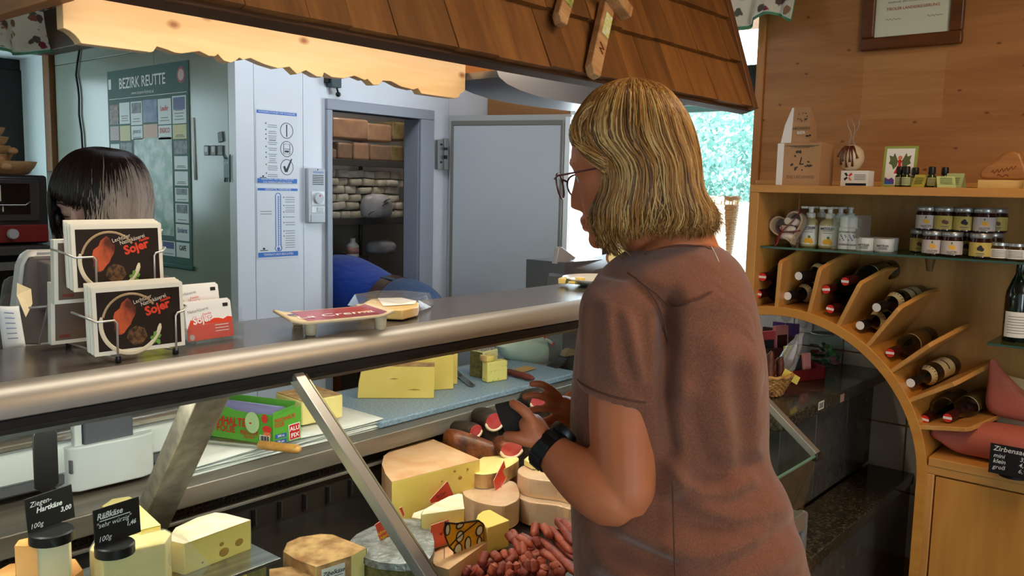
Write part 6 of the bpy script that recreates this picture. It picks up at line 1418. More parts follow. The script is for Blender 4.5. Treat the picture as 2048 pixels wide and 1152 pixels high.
for dy, dz, y0 in ((0, 0, 0), (.062, .089, 0)):
    b = V((.553, 1.254+dy, 1.262+dz)); f_ = -.0075
    wire([b+V((-.012, .045, .062)), b+V((-.012, .012, .060)), b+V((.0, f_, .052)), b+V((.026, f_, .052)), b+V((.030, f_, .048)), b+V((.030, f_, -.004)), b+V((.030, .02, -.006))])
    wire([b+V((cw+.012, .045, .062)), b+V((cw+.010, .012, .060)), b+V((cw-.006, f_, .056)), b+V((cw-.016, f_, .054)), b+V((cw-.019, f_, .050)), b+V((cw-.019, f_, -.004)), b+V((cw-.019, .02, -.006))])
wire([(.545, 1.43, 1.258), (.56, 1.38, 1.40), (.565, 1.33, 1.44)]); wire([(.70, 1.43, 1.258), (.70, 1.38, 1.40), (.70, 1.33, 1.44)])
wire([(.530, 1.425, 1.318), (.71, 1.425, 1.318)]); wire([(.530, 1.385, 1.405), (.71, 1.385, 1.405)]); wire([(.545, 1.43, 1.258), (.72, 1.43, 1.258)])
wire([(.583, 1.25, 1.256), (.583, 1.43, 1.258)]); wire([(.675, 1.25, 1.256), (.675, 1.43, 1.258)])
for x, y in ((.583, 1.246), (.675, 1.25), (.585, 1.42), (.675, 1.42)): mesh('rubber_foot', G().lathe([(.004, 0), (.005, .002), (.004, .010), (0, .010)], 10, T(x-so.x, y-so.y, 0)), BLACK, stand, smooth=50)
# business card holder
bh = thing('card_holder', 'clear acrylic business card holder beside the postcard stand', 'card holder', m=frame((.722, 1.292, ZC), (1, .06, 0), (-.06, 1, 0)))
ACR = glass('acrylic', (246, 248, 248), 1.45, .03, haze=.04)
mesh('holder_base', G().b2((0, 0, 0), (.105, .075, .004)), ACR, bh, bevel=.001)
mesh('holder_front', G().b2((0, 0, .004), (.105, .003, .034)).b2((0, .0, .004), (.003, .075, .028)).b2((.102, 0, .004), (.105, .075, .028)), ACR, bh)
mesh('holder_step', G().b2((0, .034, .004), (.105, .037, .055)).b2((.098, .0, .03), (.101, .034, .055)), ACR, bh)
hm0 = bh.matrix_world.copy()
for k, (y, z_, lab) in enumerate(((.010, .006, 'front white and red business card in the acrylic holder'), (.045, .030, 'rear white and red business card in the acrylic holder'))):
    for j in range(4):
        m = hm0 @ frame((.004, y+.0025*j, z_+.001*j), (1, 0, 0), (0, .16, 1))
        o = thing('business_card', lab if j == 0 else ('business card in the pile behind the %s card of the acrylic holder' % ('front', 'rear')[k]), 'card', m=m, group=None if j == 0 else 'business cards piled in the acrylic holder')
        mesh('card', G().b2((0, 0, -.0012), (.088, .062, 0)), WPR, o)
        if j == 0:
            wave = [(0, .0), (.088, 0), (.088, .033)]+[(.088-.088*i/10, .033+.0022*sin(i*2.2)) for i in range(1, 10)]+[(0, .018)]
            mesh('red_print', G().prism(wave, .0, .0004), SOJ, o)
            mesh('red_print_dot', G().lathe([(.005, .0006), (0, .0006)], 10, T(.008, .006, 0)), WPR, o)
            text('lettering', 'Sojer', .017, T(.030, .034, .0008) @ R(.12, 'Z'), WPR, o, bold=.0008); text('lettering', 'Sojer', .017, T(.0302, .0338, .0006) @ R(.12, 'Z'), SOJ, o, bold=.0018)
            text('lettering', 'Naturkäserei', .0075, T(.024, .050, .0006) @ R(.12, 'Z'), mat('grey_print', (120, 116, 108), .7), o); text('lettering', 'Familie', .006, T(.040, .043, .0006) @ R(.12, 'Z'), SOJ, o)
            for i in range(3): mesh('print_line', G().box((.066, .022-.005*i, .0006), (.026, .0012, .0003)), WPR, o)
            mesh('crest_print', G().box((.077, .055, .0003), (.010, .006, .0004)), INK, o)
q = atz(385, 560, 1.27)
yc = thing('yellow_card', 'bright yellow-green card leaning behind the business card holder', 'card', m=frame(V((.72, 1.42, ZC)), (1, 0, 0), (0, .25, 1)))
mesh('card', G().prism([(-.01, 0), (.052, 0), (.030, .092), (-.01, .10)], -.001, 0), mat('lime_paper', (206, 222, 40), .6), yc)
# serving tray
zt = 1.279
c4 = [atz(*p, zt) for p in ((546, 629), (582, 650), (789, 630), (737, 613))]
def bil(u, v):
    a, b, c_, d = c4; p = (a*(1-v)+b*v)*(1-u)+(d*(1-v)+c_*v)*u
    e = abs(u-.5)*2; e2 = abs(v-.5)*2
    return V((p.x, p.y, zt+.008*max(0, e-.75)/.25*(.9)))
tc = sum(c4, V((0, 0, 0)))/4
tr = thing('serving_tray', 'small red and cream serving tray with white script on two stubby feet', 'tray', (tc.x, tc.y, ZC))
to = V(tr.location)
mesh('tray_plate', G().sheet(lambda u, v: bil(u, v)-to, 20, 6), mat('tray_cream', (222, 204, 166), .45), tr, smooth=180, solid=.005)
mesh('tray_picture', G().sheet(lambda u, v: bil(.16+.78*u, .06+.90*v)-to+V((0, 0, .0031)), 16, 5), mat('tray_red', (186, 44, 34), .3, c2=(140, 26, 24), ns=9, coat=.4), tr, smooth=180)
e1 = (c4[2]-c4[1]); e0 = (c4[0]-c4[1])
tm = frame(bil(.47, .62)-to+V((0, 0, .0040)), e1, e0)
text('lettering', 'La Crema', .040, tm @ T(0, -.004, 0), WPR, tr, shear=.35, bold=.0005)
mesh('bowl_print', G().prism([(.045, .0), (.085, .004), (.075, -.008), (.055, -.009)], 0, .0003, tm), mat('bowl_print', (222, 180, 150), .5), tr)
mesh('badge_print', G().prism([(-.011, -.006), (.011, -.006), (.011, .006), (-.011, .006)], 0, .0004, frame(bil(.10, .45)-to+V((0, 0, .0045)), e1, e0)), mat('badge_blue', (96, 92, 150), .5), tr)
for px, py in ((625, 655), (765, 644), (600, 636), (728, 622)):
    p = atz(px, py, 1.265)-to
    mesh('foot', G().lathe([(.009, -.0145), (.0105, -.011), (.0125, .012), (0, .012)], 14, T(p.x, p.y+.006, .0146)), mat('tray_foot', (206, 194, 160), .5), tr, smooth=40)
# vacuum packed cheese
ck = thing('packed_cheese', 'vacuum-packed cheese wedge in clear film lying beside the red tray', 'cheese', (1.27, 1.385, ZC))
ko = V(ck.location)
kp = [atz(*p, 1.275)-ko for p in ((725, 606), (742, 597), (800, 596), (838, 604), (836, 612), (805, 619), (760, 617))]
g = G(); g.loft([[V((p.x, p.y, .003)) for p in kp], [V((p.x, p.y, .024)) for p in kp]])
mesh('cheese_body', g, mat('packed_paste', (232, 200, 132), .35, c2=(222, 184, 108), ns=10), ck, bevel=.003)
mesh('paper_label', G().add([V((p.x*.85+.004, p.y*.8, .0252)) for p in (kp[1], kp[2], kp[3], kp[4], kp[6])], [(0, 1, 2, 3, 4)]), PAPER, ck)
rr = random.Random(31)
fp = [atz(*p, 1.262)-ko for p in ((695, 602), (705, 599), (745, 593), (805, 592), (868, 598), (862, 606), (842, 614), (800, 624), (745, 620), (722, 612))]
g = G(); g.loft([[V((p.x, p.y, .002+rr.uniform(0, .006))) for p in fp], [V((p.x*.86, p.y*.86, .026+rr.uniform(0, .003))) for p in fp], [V((p.x*.5, p.y*.5, .028)) for p in fp]])
mesh('film', g, glass('vacuum_film', (250, 250, 250), 1.5, .08, haze=.06), ck)
# plate with cheese cubes
pl = thing('plate', 'white oval plate at the far end of the counter top', 'plate', (2.02, 1.365, ZC))
mesh('plate_body', G().lathe([(0, .003), (.05, .003), (.055, 0), (.062, 0), (.085, .012), (.112, .020), (.113, .023), (.085, .016), (.06, .006), (0, .006)], 36), mat('white_china', (238, 236, 228), .15), pl, smooth=60)
for k, (px, py, lab) in enumerate(((1128, 560, 'long yellow cheese stick at left on the white plate'), (1160, 561, 'yellow cheese cube in the middle of the white plate'), (1145, 564, 'flat pale cheese bit on the white plate'))):
    p = atz(px, py, 1.266)
    tag(mesh('cheese_cube', G().box((0, 0, .007), ((.05, .022, .016), (.022, .02, .02), (.02, .02, .007))[k]), PASTE3, None, bevel=.002, m=T(p.x, p.y, 1.2578) @ R((.4, 0, .2)[k], 'Z')), lab, 'cheese')
# oval sample sign
p = aty(1240, 515, 1.44)
os_ = thing('oval_sign', 'cream oval sign with brown rim standing near the plate behind the shoulder', 'sign', (p.x, 1.44, ZC))
fm = frame((0, 0, p.z-ZC), (cos(-.7), sin(-.7), 0), (0, 0, 1))
mesh('board', G().lathe([(.045, -.002), (.045, .001), (0, .001)], 26, fm @ M.Diagonal((1, .72, 1, 1))), mat('sign_brown', (128, 84, 44), .5), os_)
mesh('face', G().lathe([(.038, .0012), (.038, .0018), (0, .0018)], 26, fm @ M.Diagonal((1, .70, 1, 1))), mat('sign_cream', (236, 218, 150), .5), os_)
text('lettering', 'Ko', .024, fm @ T(0, 0, .0024), INK, os_, shear=.3, bold=.0003)
mesh('holder', G().b2((-.008, -.004, 0), (.008, .004, p.z-ZC-.02)), WPL, os_)
mesh('white_card', G().b2((-.03, .03, .012), (.03, .075, .014), fm), PAPER, os_)
# slicer behind the counter end
sl = thing('slicing_machine', 'grey sloping slicing machine hood behind the far end of the counter', 'machine', (2.46, 1.80, LZ))
SLG = mat('slicer_grey', (122, 122, 126), .3, .6)
so2 = V(sl.location)
P = [aty(x, y, 1.80)-so2 for x, y in ((1098, 575), (1104, 548), (1118, 533), (1240, 503), (1290, 495), (1290, 600), (1098, 600))]
mesh('hood', G().prism([(p.x, p.z) for p in P], -.02, .16, frame((0, 0, 0), (1, 0, 0), (0, 0, 1))), SLG, sl, bevel=.008)
P = [aty(x, y, 1.775)-so2 for x, y in ((1117, 540), (1240, 510), (1290, 502), (1290, 545), (1240, 560), (1130, 566))]
mesh('carriage', G().prism([(p.x, p.z) for p in P], -.01, .0, frame((0, -.03, 0), (1, 0, 0), (0, 0, 1))), mat('slicer_dark', (78, 78, 82), .35, .5), sl, bevel=.003)
for k in range(6):
    a = aty(1150+k*20, 535-k*4.5, 1.772)-so2; b = aty(1162+k*20, 562-k*2, 1.772)-so2
    mesh('rib', G().tube([a+V((0, -.018, 0)), b+V((0, -.018, 0))], .0022, 6), SLG, sl)
P = [aty(x, y, 1.78)-so2 for x, y in ((1118, 496), (1124, 494), (1152, 515), (1148, 520), (1112, 528))]
mesh('corner_guard', G().prism([(p.x, p.z) for p in P], 0, .02, frame((0, 0, 0), (1, 0, 0), (0, 0, 1))), mat('slicer_light', (186, 186, 190), .3, .3), sl, bevel=.002)
mesh('slicer_foot', G().b2((-.1, -.05, 0), (.15, .12, .35)), SLG, sl)
# scale head / register seen from behind, on the seller's side
rg = sc_; ro = V(sc_.location)
P = [aty(x, y, 1.62)-ro for x, y in ((30, 690), (22, 640), (35, 530), (45, 508), (60, 500), (215, 497), (235, 510), (228, 690))]
mesh('screen_rim', G().prism([(p.x, p.z) for p in P], -.02, .02, frame((0, -.14, 0), (1, 0, 0), (0, 0, 1))), mat('register_rim', (196, 196, 192), .35), rg, bevel=.008)
P2 = [aty(x, y, 1.595)-ro for x, y in ((40, 688), (38, 640), (50, 530), (58, 514), (215, 507), (222, 690))]
mesh('screen_back', G().prism([(p.x, p.z) for p in P2], 0, .012, frame((0, -.16, 0), (1, 0, 0), (0, 0, 1))), mat('register_back', (82, 78, 80), .5), rg, bevel=.003)
P3 = [aty(x, y, 1.585)-ro for x, y in ((75, 520), (205, 518), (205, 620), (78, 622))]
g = G(); g.loft([[V((p.x, -.17, p.z)) for p in P3], [V(((p.x-P3[0].x)*.86+P3[0].x+.012, -.192, (p.z-P3[2].z)*.86+P3[2].z+.008)) for p in P3]])
mesh('rear_bulge', g, mat('register_bulge', (104, 98, 100), .5), rg, bevel=.003)
mesh('screw', G().lathe([(.003, 0), (.003, .002), (0, .002)], 8, frame(aty(62, 517, 1.575)-ro, (1, 0, 0), (0, 0, 1))), STEEL, rg)
lf = thing('curled_card', 'curled cream card stuck on the left edge of the scale screen', 'card', aty(50, 600, 1.55))
P = [aty(x, y, 1.555)-V(lf.location) for x, y in ((34, 566), (62, 578), (60, 606), (42, 632), (33, 590))]
mesh('card', G().add(P[:1]+[p+V((0, -.01*k, 0)) for k, p in enumerate(P[1:4])]+P[4:], [(0, 1, 2, 3, 4)]), mat('cream_paper', (226, 208, 166), .6), lf, solid=.001)
rc = thing('receipt', 'white paper receipt hanging at the left end of the counter', 'paper', aty(25, 650, 1.49))
P = [aty(x, y, 1.50)-V(rc.location) for x, y in ((-6, 612), (37, 612), (51, 693), (6, 698))]
mesh('sheet', G().sheet(lambda u, v: (P[0]*(1-u)+P[1]*u)*(1-v)+(P[3]*(1-u)+P[2]*u)*v+V((0, -.006*sin(u*3), 0)), 6, 8), PAPER, rc, smooth=180, solid=.0006)
for k in range(6): mesh('print_line', G().tube([P[0].lerp(P[3], .15+.12*k)+V((.006, -.0088, 0)), P[1].lerp(P[2], .15+.12*k)+V((-.012, -.0088, 0))], .0007, 4), mat('blue_ink', (120, 130, 170), .7), rc)
# ------------------------------------------------------------------ oven, bowls, back shelf
ov = thing('oven', 'black counter oven with red strip and grey knob on the back shelf', 'oven', (1.15, 3.60, 1.262))
OVB = mat('oven_black', (34, 32, 32), .35); OVR = mat('oven_red', (120, 22, 24), .35)
mesh('oven_body', G().b2((-.25, .0, .0), (.278, .36, .265)), OVB, ov, bevel=.012)
mesh('door_frame', G().b2((-.25, -.012, .088), (.24, .0, .25)), mat('oven_frame', (52, 50, 50), .3), ov, bevel=.004)
mesh('door_window', G().b2((-.20, -.014, .115), (.205, -.011, .232)), mat('oven_window', (14, 12, 12), .12), ov)
mesh('red_strip', G().b2((-.25, -.014, .006), (.268, .0, .074)), OVR, ov, bevel=.003)
mesh('knob', G().lathe([(.020, 0), (.020, .014), (.017, .018), (0, .018)], 20, frame((.135, -.016, .040), (1, 0, 0), (0, 0, 1))), mat('oven_knob', (176, 172, 168), .35), ov, smooth=40)
mesh('handle', G().tube([(-.22, -.022, .150), (.185, -.022, .150), (.20, -.022, .162), (.206, -.012, .162)], .003, 8), STEEL, ov, smooth=60)
mesh('painted_glint', G().b2((.098, -.016, .165), (.102, -.0145, .225)).b2((.105, -.016, .125), (.109, -.0145, .150)), mat('oven_glint', (206, 206, 176), .4), ov)  # pale strips painting a reflection on the oven door glass
BWOOD = wood('bowl_wood', (206, 160, 108), (170, 122, 74), 'X', 2.5, .55)
BSH = mat('back_shelf', (58, 54, 50), .4)
bs_ = thing('back_counter', 'dark back counter with open shelves behind the seller', 'counter', (.9, 3.75, 0))
mesh('counter_top', G().b2((-.9, -.24, 1.225), (.60, .25, 1.258)), BSH, bs_, bevel=.003)
for x in (-.88, -.15, .57): mesh('side_panel', G().b2((x, -.2, 0), (x+.02, .25, 1.224)), BSH, bs_)
mesh('shelf', G().b2((-.86, -.2, .98), (.57, .24, 1.0)), BSH, bs_); mesh('rail', G().b2((-.88, -.235, 1.17), (.59, -.215, 1.2)), mat('rail_grey', (96, 92, 88), .4), bs_)
mesh('back_board', G().b2((-.88, .25, 0), (.59, .26, 1.224)), BSH, bs_)
for k, (cx_, r, h, z_, lab) in enumerate(((1.31, .132, .052, 1.5285, 'wide wooden bowl lying lowest on the black oven'), (1.245, .108, .045, 1.560, 'second wooden bowl from the bottom of the stack on the oven'), (1.245, .104, .045, 1.594, 'third wooden bowl from the bottom of the stack on the oven'), (1.238, .104, .045, 1.628, 'fourth wooden bowl of the stack on the oven'), (1.225, .106, .046, 1.662, 'topmost wooden bowl of the stack on the oven'))):
    b = thing('wooden_bowl', lab, 'bowl', (cx_, 3.75, z_))
    mesh('bowl_body', G().lathe([(0, .004), (r*.7, .0), (r*.74, .002), (r*.93, h*.6), (r, h), (r-.008, h), (r*.86, h*.55), (r*.66, .012), (0, .012)], 26), BWOOD, b, smooth=50)
    mesh('handle', G().ball((-.02+.05*(k % 3), -r*.93, h*.55), (.020, .014, .014), 10, 7), BWOOD, b, smooth=180)
# ------------------------------------------------------------------ wall things
# poster on the side of the cold room
PT = thing('district_poster', 'dark green district map poster with small advert panels on the glossy side wall', 'poster', m=frame((XS-.003, 4.047, 1.166), (0, -1, 0), (0, 0, 1)))
PW, PH = 4.047-3.335, 2.008-1.166
PG = mat('poster_green', (24, 84, 66), .6, c2=(24, 80, 64), ns=5)
mesh('sheet', G().b2((0, 0, 0), (PW, PH, .0012)), PG, PT)
text('lettering', 'BEZIRK REUTTE', .066, T(PW*.45, PH*.925, .002), WPR, PT, bold=.0012, sx=.9); text('lettering', 'www.unsere-heimat.at', .022, T(PW*.46, PH*.872, .002), WPR, PT)
mesh('rule', G().box((PW/2, PH*.85, .0016), (PW*.96, .0022, .0006)), WPR, PT)
mesh('seal', G().lathe([(.034, .0016), (0, .002)], 22, T(PW*.92, PH*.935, 0)), mat('seal_red', (150, 36, 40), .5), PT); mesh('seal_centre', G().lathe([(.024, .0022), (0, .0024)], 22, T(PW*.92, PH*.935, 0)), mat('seal_pale', (206, 170, 160), .5), PT)
mesh('corner_print', G().box((PW*.035, PH*.93, .0018), (.026, .045, .0006)), WPR, PT)
MAPM = mat('map_print', (96, 142, 110), .4, c2=(176, 190, 176), ns=16, lo=.42, hi=.6, det=6)
mesh('map', G().b2((PW*.335, PH*.14, .0012), (PW*.80, PH*.635, .0018)), MAPM, PT)
mesh('map_frame', G().tube([(PW*.335, PH*.14, .0018), (PW*.80, PH*.14, .0018), (PW*.80, PH*.635, .0018), (PW*.335, PH*.635, .0018)], .0015, 4, closed=True), WPR, PT)
ADW = mat('advert_white', (206, 214, 208), .45)
def ad(x, y, w, h, mt, lines=3, head=None, s=None, sc=None):
    o = mesh('advert_panel', G().b2((PW*x, PH*y, .0012), (PW*(x+w), PH*(y+h), .0018)), mt, PT)
    if head: mesh('advert_picture', G().b2((PW*(x+.012), PH*(y+h*.5), .0018), (PW*(x+w-.012), PH*(y+h*.95), .0022)), head, PT)
    for k in range(lines): mesh('print_line', G().box((PW*(x+w*.5), PH*(y+h*(.15+.11*k)), .0021), (PW*w*(.7-.15*(k % 2)), .003, .0004)), mat('grey_print', (120, 116, 108), .7), PT)
    if s: text('lettering', s, .030, T(PW*(x+w*.5), PH*(y+h*.62), .0026), sc, PT, bold=.001, sx=.8)
cb_ = (mat('advert_brown', (150, 110, 80), .5, c2=(60, 60, 50), ns=60), mat('advert_blue', (60, 92, 150), .5, c2=(120, 140, 160), ns=20), mat('advert_peach', (206, 160, 130), .5), mat('advert_yellow', (206, 196, 120), .5), mat('advert_lime', (150, 170, 110), .5), mat('advert_dark', (60, 70, 72), .5, c2=(120, 126, 120), ns=40), mat('advert_navy', (50, 60, 120), .5))
ad(.02, .715, .12, .105, cb_[0], 0); ad(.155, .715, .135, .112, ADW, 3); ad(.305, .705, .145, .122, ADW, 2, cb_[5]); ad(.46, .715, .175, .115, cb_[1], 0); ad(.645, .70, .155, .128, ADW, 2, None, 'Leader', _mc['red_print']); ad(.815, .70, .155, .135, ADW, 4, cb_[6])
ad(.02, .63, .12, .075, mat('advert_pink', (176, 150, 150), .5), 0); ad(.155, .625, .135, .08, cb_[3], 0); ad(.305, .63, .145, .07, ADW, 1, None, 'general', cb_[5]); ad(.46, .635, .175, .07, cb_[2], 0); ad(.645, .625, .155, .07, ADW, 1, None, 'DIGICO', _mc['red_print']); ad(.815, .625, .155, .07, cb_[3], 2)
ad(.02, .54, .12, .07, ADW, 1); ad(.155, .53, .155, .085, cb_[5], 0); ad(.02, .455, .12, .075, cb_[4], 1); ad(.155, .43, .155, .088, ADW, 1, _mc['red_print']); ad(.02, .36, .14, .08, ADW, 2)
ad(.825, .55, .15, .065, cb_[5], 0); ad(.825, .475, .15, .065, ADW, 2); ad(.825, .395, .15, .07, ADW, 2); ad(.825, .315, .15, .068, ADW, 1, cb_[5]); ad(.825, .21, .15, .095, ADW, 1, cb_[5]); ad(.825, .12, .15, .082, ADW, 0, None, 'Linderst', cb_[6]); ad(.825, .035, .15, .075, ADW, 0, None, 'CAFE', INK); ad(.655, .035, .155, .075, ADW, 1, cb_[6]); ad(.44, .03, .20, .085, BLACK, 1); ad(.22, .03, .20, .085, cb_[5], 0); ad(.02, .03, .18, .3, ADW, 3)
mesh('lower_roll', G().b2((0, -.02, .0), (PW*1.03, .0, .012)), PG, PT, bevel=.004)
# magnets on the side wall
MG = mat('magnet_dark', (56, 62, 62), .4); MGL = mat('magnet_pale', (206, 210, 206), .5)
for px, py, rz_, lab in ((442, 274, .15, 'upper small dark picture magnet on the side wall'), (414, 301, 0, 'left one of three small picture magnets in a row'), (428, 301, 0, 'middle one of three small picture magnets in a row'), (442, 301, 0, 'right one of three small picture magnets in a row')):
    p = atx(px, py, XS-.002)
    o = thing('fridge_magnet', lab, 'magnet', m=frame(p, (0, -1, 0), (0, 0, 1)) @ R(rz_, 'Z'), group='small picture magnets')
    mesh('magnet_body', G().box((0, 0, .002), (.036, .040, .004)), MG, o, bevel=.002); mesh('magnet_picture', G().box((0, .004, .0042), (.022, .022, .0006)), MGL if px != 442 else mat('magnet_grey', (110, 112, 108), .5), o)
p = atx(455, 336, XS-.002)
o = thing('cat_magnet', 'dark green cat-shaped magnet with raised paws below the picture magnets', 'magnet', m=frame(p, (0, -1, 0), (0, 0, 1)))
mesh('magnet_body', G().prism([(-.022, -.055), (-.014, -.055), (-.012, -.040), (.012, -.040), (.016, -.056), (.022, -.056), (.022, .03), (.026, .055), (.016, .045), (.010, .036), (-.008, .036), (-.016, .045), (-.026, .055), (-.020, .03)], 0, .005), mat('dark_green_enamel', (34, 70, 58), .35), o, bevel=.002)
for x in (-.008, .008): mesh('eye', G().lathe([(.004, .0056), (0, .0058)], 10, T(x, .020, 0)), WPR, o)
# pale vertical trim beside the poster and the hanging cable
tag(mesh('wall_rail', G().tube([atx(385, 235, XS-.004), atx(390, 360, XS-.004)], .004, 8), WPL, None, smooth=180), 'thin pale vertical rail on the glossy side wall right of the poster', 'rail')
cp = [(160, 95), (154, 130), (152, 150), (156, 175), (158, 195), (158, 230), (163, 265), (165, 300), (166, 340), (164, 400)]
tag(mesh('cable', G().tube([atx(x, y, XS-.008) for x, y in cp], .0052, 8), mat('black_cable', (20, 30, 30), .5), None, smooth=180), 'black cable hanging down the glossy side wall', 'cable')
# instruction posters on the cold room front
BLU = mat('blue_bar', (46, 112, 196), .45); PBG = mat('poster_white', (224, 229, 234), .25, coat=.3)
def poster(lab, tl, br, bars, fn):
    a = aty(*tl, YC-.002); b = aty(*br, YC-.002); W_, H_ = b.x-a.x, a.z-b.z
    o = thing('instruction_poster', lab, 'poster', m=frame((a.x, YC-.0015, b.z), (1, 0, 0), (0, 0, 1)))
    mesh('sheet', G().b2((-.004, -.006, 0), (W_+.004, H_+.006, .0008)), PBG, o)
    for y0, y1, s, sz in bars:
        mesh('blue_bar', G().b2((0, H_*y0, .0008), (W_, H_*y1, .0014)), BLU, o)
        for i, l in enumerate(s): text('lettering', l, sz, T(W_/2, H_*(y0+y1)/2+(len(s)-1)*.5*sz*1.15-i*sz*1.15, .0018), WPR, o, sx=.86)
    fn(o, W_, H_)
BLK = mat('poster_black', (36, 40, 48), .5); GPR = mat('pale_print', (140, 146, 152), .6)
def p1(o, W_, H_):
    rr = random.Random(1)
    for y in (.82, .73, .665, .60, .49, .405, .34, .235, .11):
        mesh('arrow_mark', G().prism([(0, 0), (.006, .004), (.006, -.004)], .0008, .0012, T(W_*.20, H_*y, 0)), BLK, o)
        for k in range(rr.choice((2, 3))): mesh('print_line', G().box((W_*(.25+.13), H_*y-.006-k*.0075, .0010), (W_*.26*rr.uniform(.6, 1), .0028, .0004)), GPR, o)
    for y in (.735, .47, .205):
        mesh('circle', G().tube([(W_*.74+.030*cos(a), H_*y+.031*sin(a), .001) for a in [2*pi*k/26 for k in range(26)]], .0012, 5, closed=True), BLK, o)
    mesh('thermometer_mark', G().box((W_*.74, H_*.735, .001), (.005, .05, .0006)), BLK, o)
    mesh('cabinet_mark', G().tube([(W_*.74-.015, H_*.47-.02, .001), (W_*.74+.015, H_*.47-.02, .001), (W_*.74+.015, H_*.47+.02, .001), (W_*.74-.015, H_*.47+.02, .001)], .0014, 4, closed=True).box((W_*.74, H_*.47, .001), (.03, .002, .0006)).box((W_*.74, H_*.47-.01, .001), (.02, .008, .0006)), BLK, o)
    mesh('check_mark', G().prism([(-.018, .002), (-.010, .006), (-.003, -.008), (.020, .034), (.026, .034), (.002, -.020), (-.010, -.020)], .0008, .0014, T(W_*.74, H_*.205, 0)), BLK, o)
    mesh('small_logo', G().box((W_*.14, H_*.045, .001), (.030, .003, .0005)).box((W_*.14, H_*.065, .001), (.008, .006, .0005)), BLK, o)
poster('upper white instruction poster with blue bars and three circled symbols', (513, 219), (594, 363), [(.955, 1.0, ['KÜHLEINRICHTUNGEN UND KÜHLRÄUME'], .0105), (-.03, .035, ['REINIGUNGS- UND ABSCHMELZPLAN', 'VON TEMPERATUREN BEACHTEN'], .0105)], p1)
def p2(o, W_, H_):
    th_ = [(W_*.5-.012, H_*.16), (W_*.5-.012, H_*.90), (W_*.5-.006, H_*.93), (W_*.5+.006, H_*.93), (W_*.5+.012, H_*.90), (W_*.5+.012, H_*.16), (W_*.5+.017, H_*.12), (W_*.5+.010, H_*.085), (W_*.5-.010, H_*.085), (W_*.5-.017, H_*.12)]
    mesh('thermometer', G().tube([(x, y, .001) for x, y in th_], .0016, 5, closed=True), BLU, o)
    mesh('scale_line', G().box((W_*.5, H_*.52, .001), (.003, H_*.74, .0006)), BLU, o)
    for k in range(22): mesh('scale_tick', G().box((W_*.5+.004, H_*(.18+.033*k), .001), (.009, .0014, .0006)), BLU, o)
    mesh('bulb', G().lathe([(.007, .0012), (0, .0014)], 14, T(W_*.5, H_*.115, 0)), BLU, o)
    for y, l in ((.87, 3), (.75, 3), (.655, 1), (.58, 1), (.50, 2), (.375, 2), (.30, 6)):
        mesh('arrow_mark', G().prism([(0, 0), (.006, .003), (.006, -.003)], .0008, .0012, T(W_*.62, H_*y, 0)), BLK, o)
        for k in range(l): mesh('print_line', G().box((W_*.80, H_*y-k*.0095, .001), (W_*.24, .0028, .0004)), GPR, o)
    for k in range(2): mesh('print_line', G().box((W_*.20, H_*.665-k*.01, .001), (W_*.28, .003, .0004)), GPR, o)
    mesh('small_logo', G().box((W_*.14, H_*.10, .001), (.036, .003, .0005)).box((W_*.14, H_*.125, .001), (.010, .008, .0005)), BLK, o)
poster('lower white instruction poster with tall blue thermometer drawing', (515, 376), (596, 511), [(.965, 1.0, ['LEBENSMITTEL THERMOMETER'], .0105), (0, .07, ['TEMPERATUREN BEACHTEN'], .013)], p2)
# thermostat panel
a = aty(609, 333, YC); b = aty(645, 445, YC)
tm_ = thing('control_panel', 'grey cold room control panel with speaker slots and round knob', 'control panel', m=frame((a.x, YC-.0005, b.z), (1, 0, 0), (0, 0, 1)))
W_, H_ = b.x-a.x, a.z-b.z-.006
PNL = mat('panel_grey', (186, 192, 198), .4)
mesh('panel_body', G().b2((0, 0, 0), (W_, H_, .022)), PNL, tm_, bevel=.005)
for k in range(6): mesh('slot', G().b2((W_*.26, H_*(.70+.033*k), .022), (W_*.88, H_*(.715+.033*k), .0226)), BLACK, tm_)
mesh('knob_field', G().b2((W_*.2, H_*.33, .022), (W_*.92, H_*.58, .0235)), WHITE, tm_, bevel=.002)
kb = mesh('knob', G().lathe([(.024, .0235), (.022, .034), (0, .034)], 24, T(W_*.56, H_*.455, 0)), PNL, tm_, smooth=40); mesh('knob_dot', G().lathe([(.004, .0344), (0, .0346)], 10, T(W_*.58, H_*.50, 0)), RED, kb)
mesh('switch_field', G().b2((W_*.2, H_*.19, .022), (W_*.92, H_*.30, .0235)), WHITE, tm_, bevel=.002); mesh('switch', G().b2((W_*.5, H_*.205, .0235), (W_*.85, H_*.285, .026)), PNL, tm_, bevel=.001)
mesh('cover', G().b2((W_*.16, H_*.01, .022), (W_*.95, H_*.15, .0245)), PNL, tm_, bevel=.002)
text('lettering', 'VIESSMANN', .0125, T(W_*.58, H_*.925, .0226), BLU, tm_, sx=.85); mesh('screw', G().lathe([(.003, .0228), (0, .023)], 8, T(W_*.55, H_*.975, 0)), BLACK, tm_)
# camera box above the cold room door
p = aty(660, 170, YC)
cmr = thing('dome_camera', 'small dark camera box with hanging ball above the cold room door', 'camera', m=frame((p.x, YC-.0005, p.z), (1, 0, 0), (0, 0, 1)))
mesh('camera_box', G().b2((-.022, -.012, 0), (.030, .028, .04)), mat('camera_grey', (62, 76, 82), .4), cmr, bevel=.003)
mesh('bracket', G().b2((-.034, .006, 0), (-.018, .034, .03)), BLACK, cmr, bevel=.002)
mesh('arm', G().tube([(.02, -.012, .02), (.024, -.028, .022)], .004, 8), BLACK, cmr); mesh('ball', G().ball((.024, -.038, .024), .011, 14, 9), BLACK, cmr, smooth=180)
mesh('lens', G().ball((.027, -.040, .034), .004, 8, 6), mat('lens_glass', (150, 156, 160), .05), cmr, smooth=180)
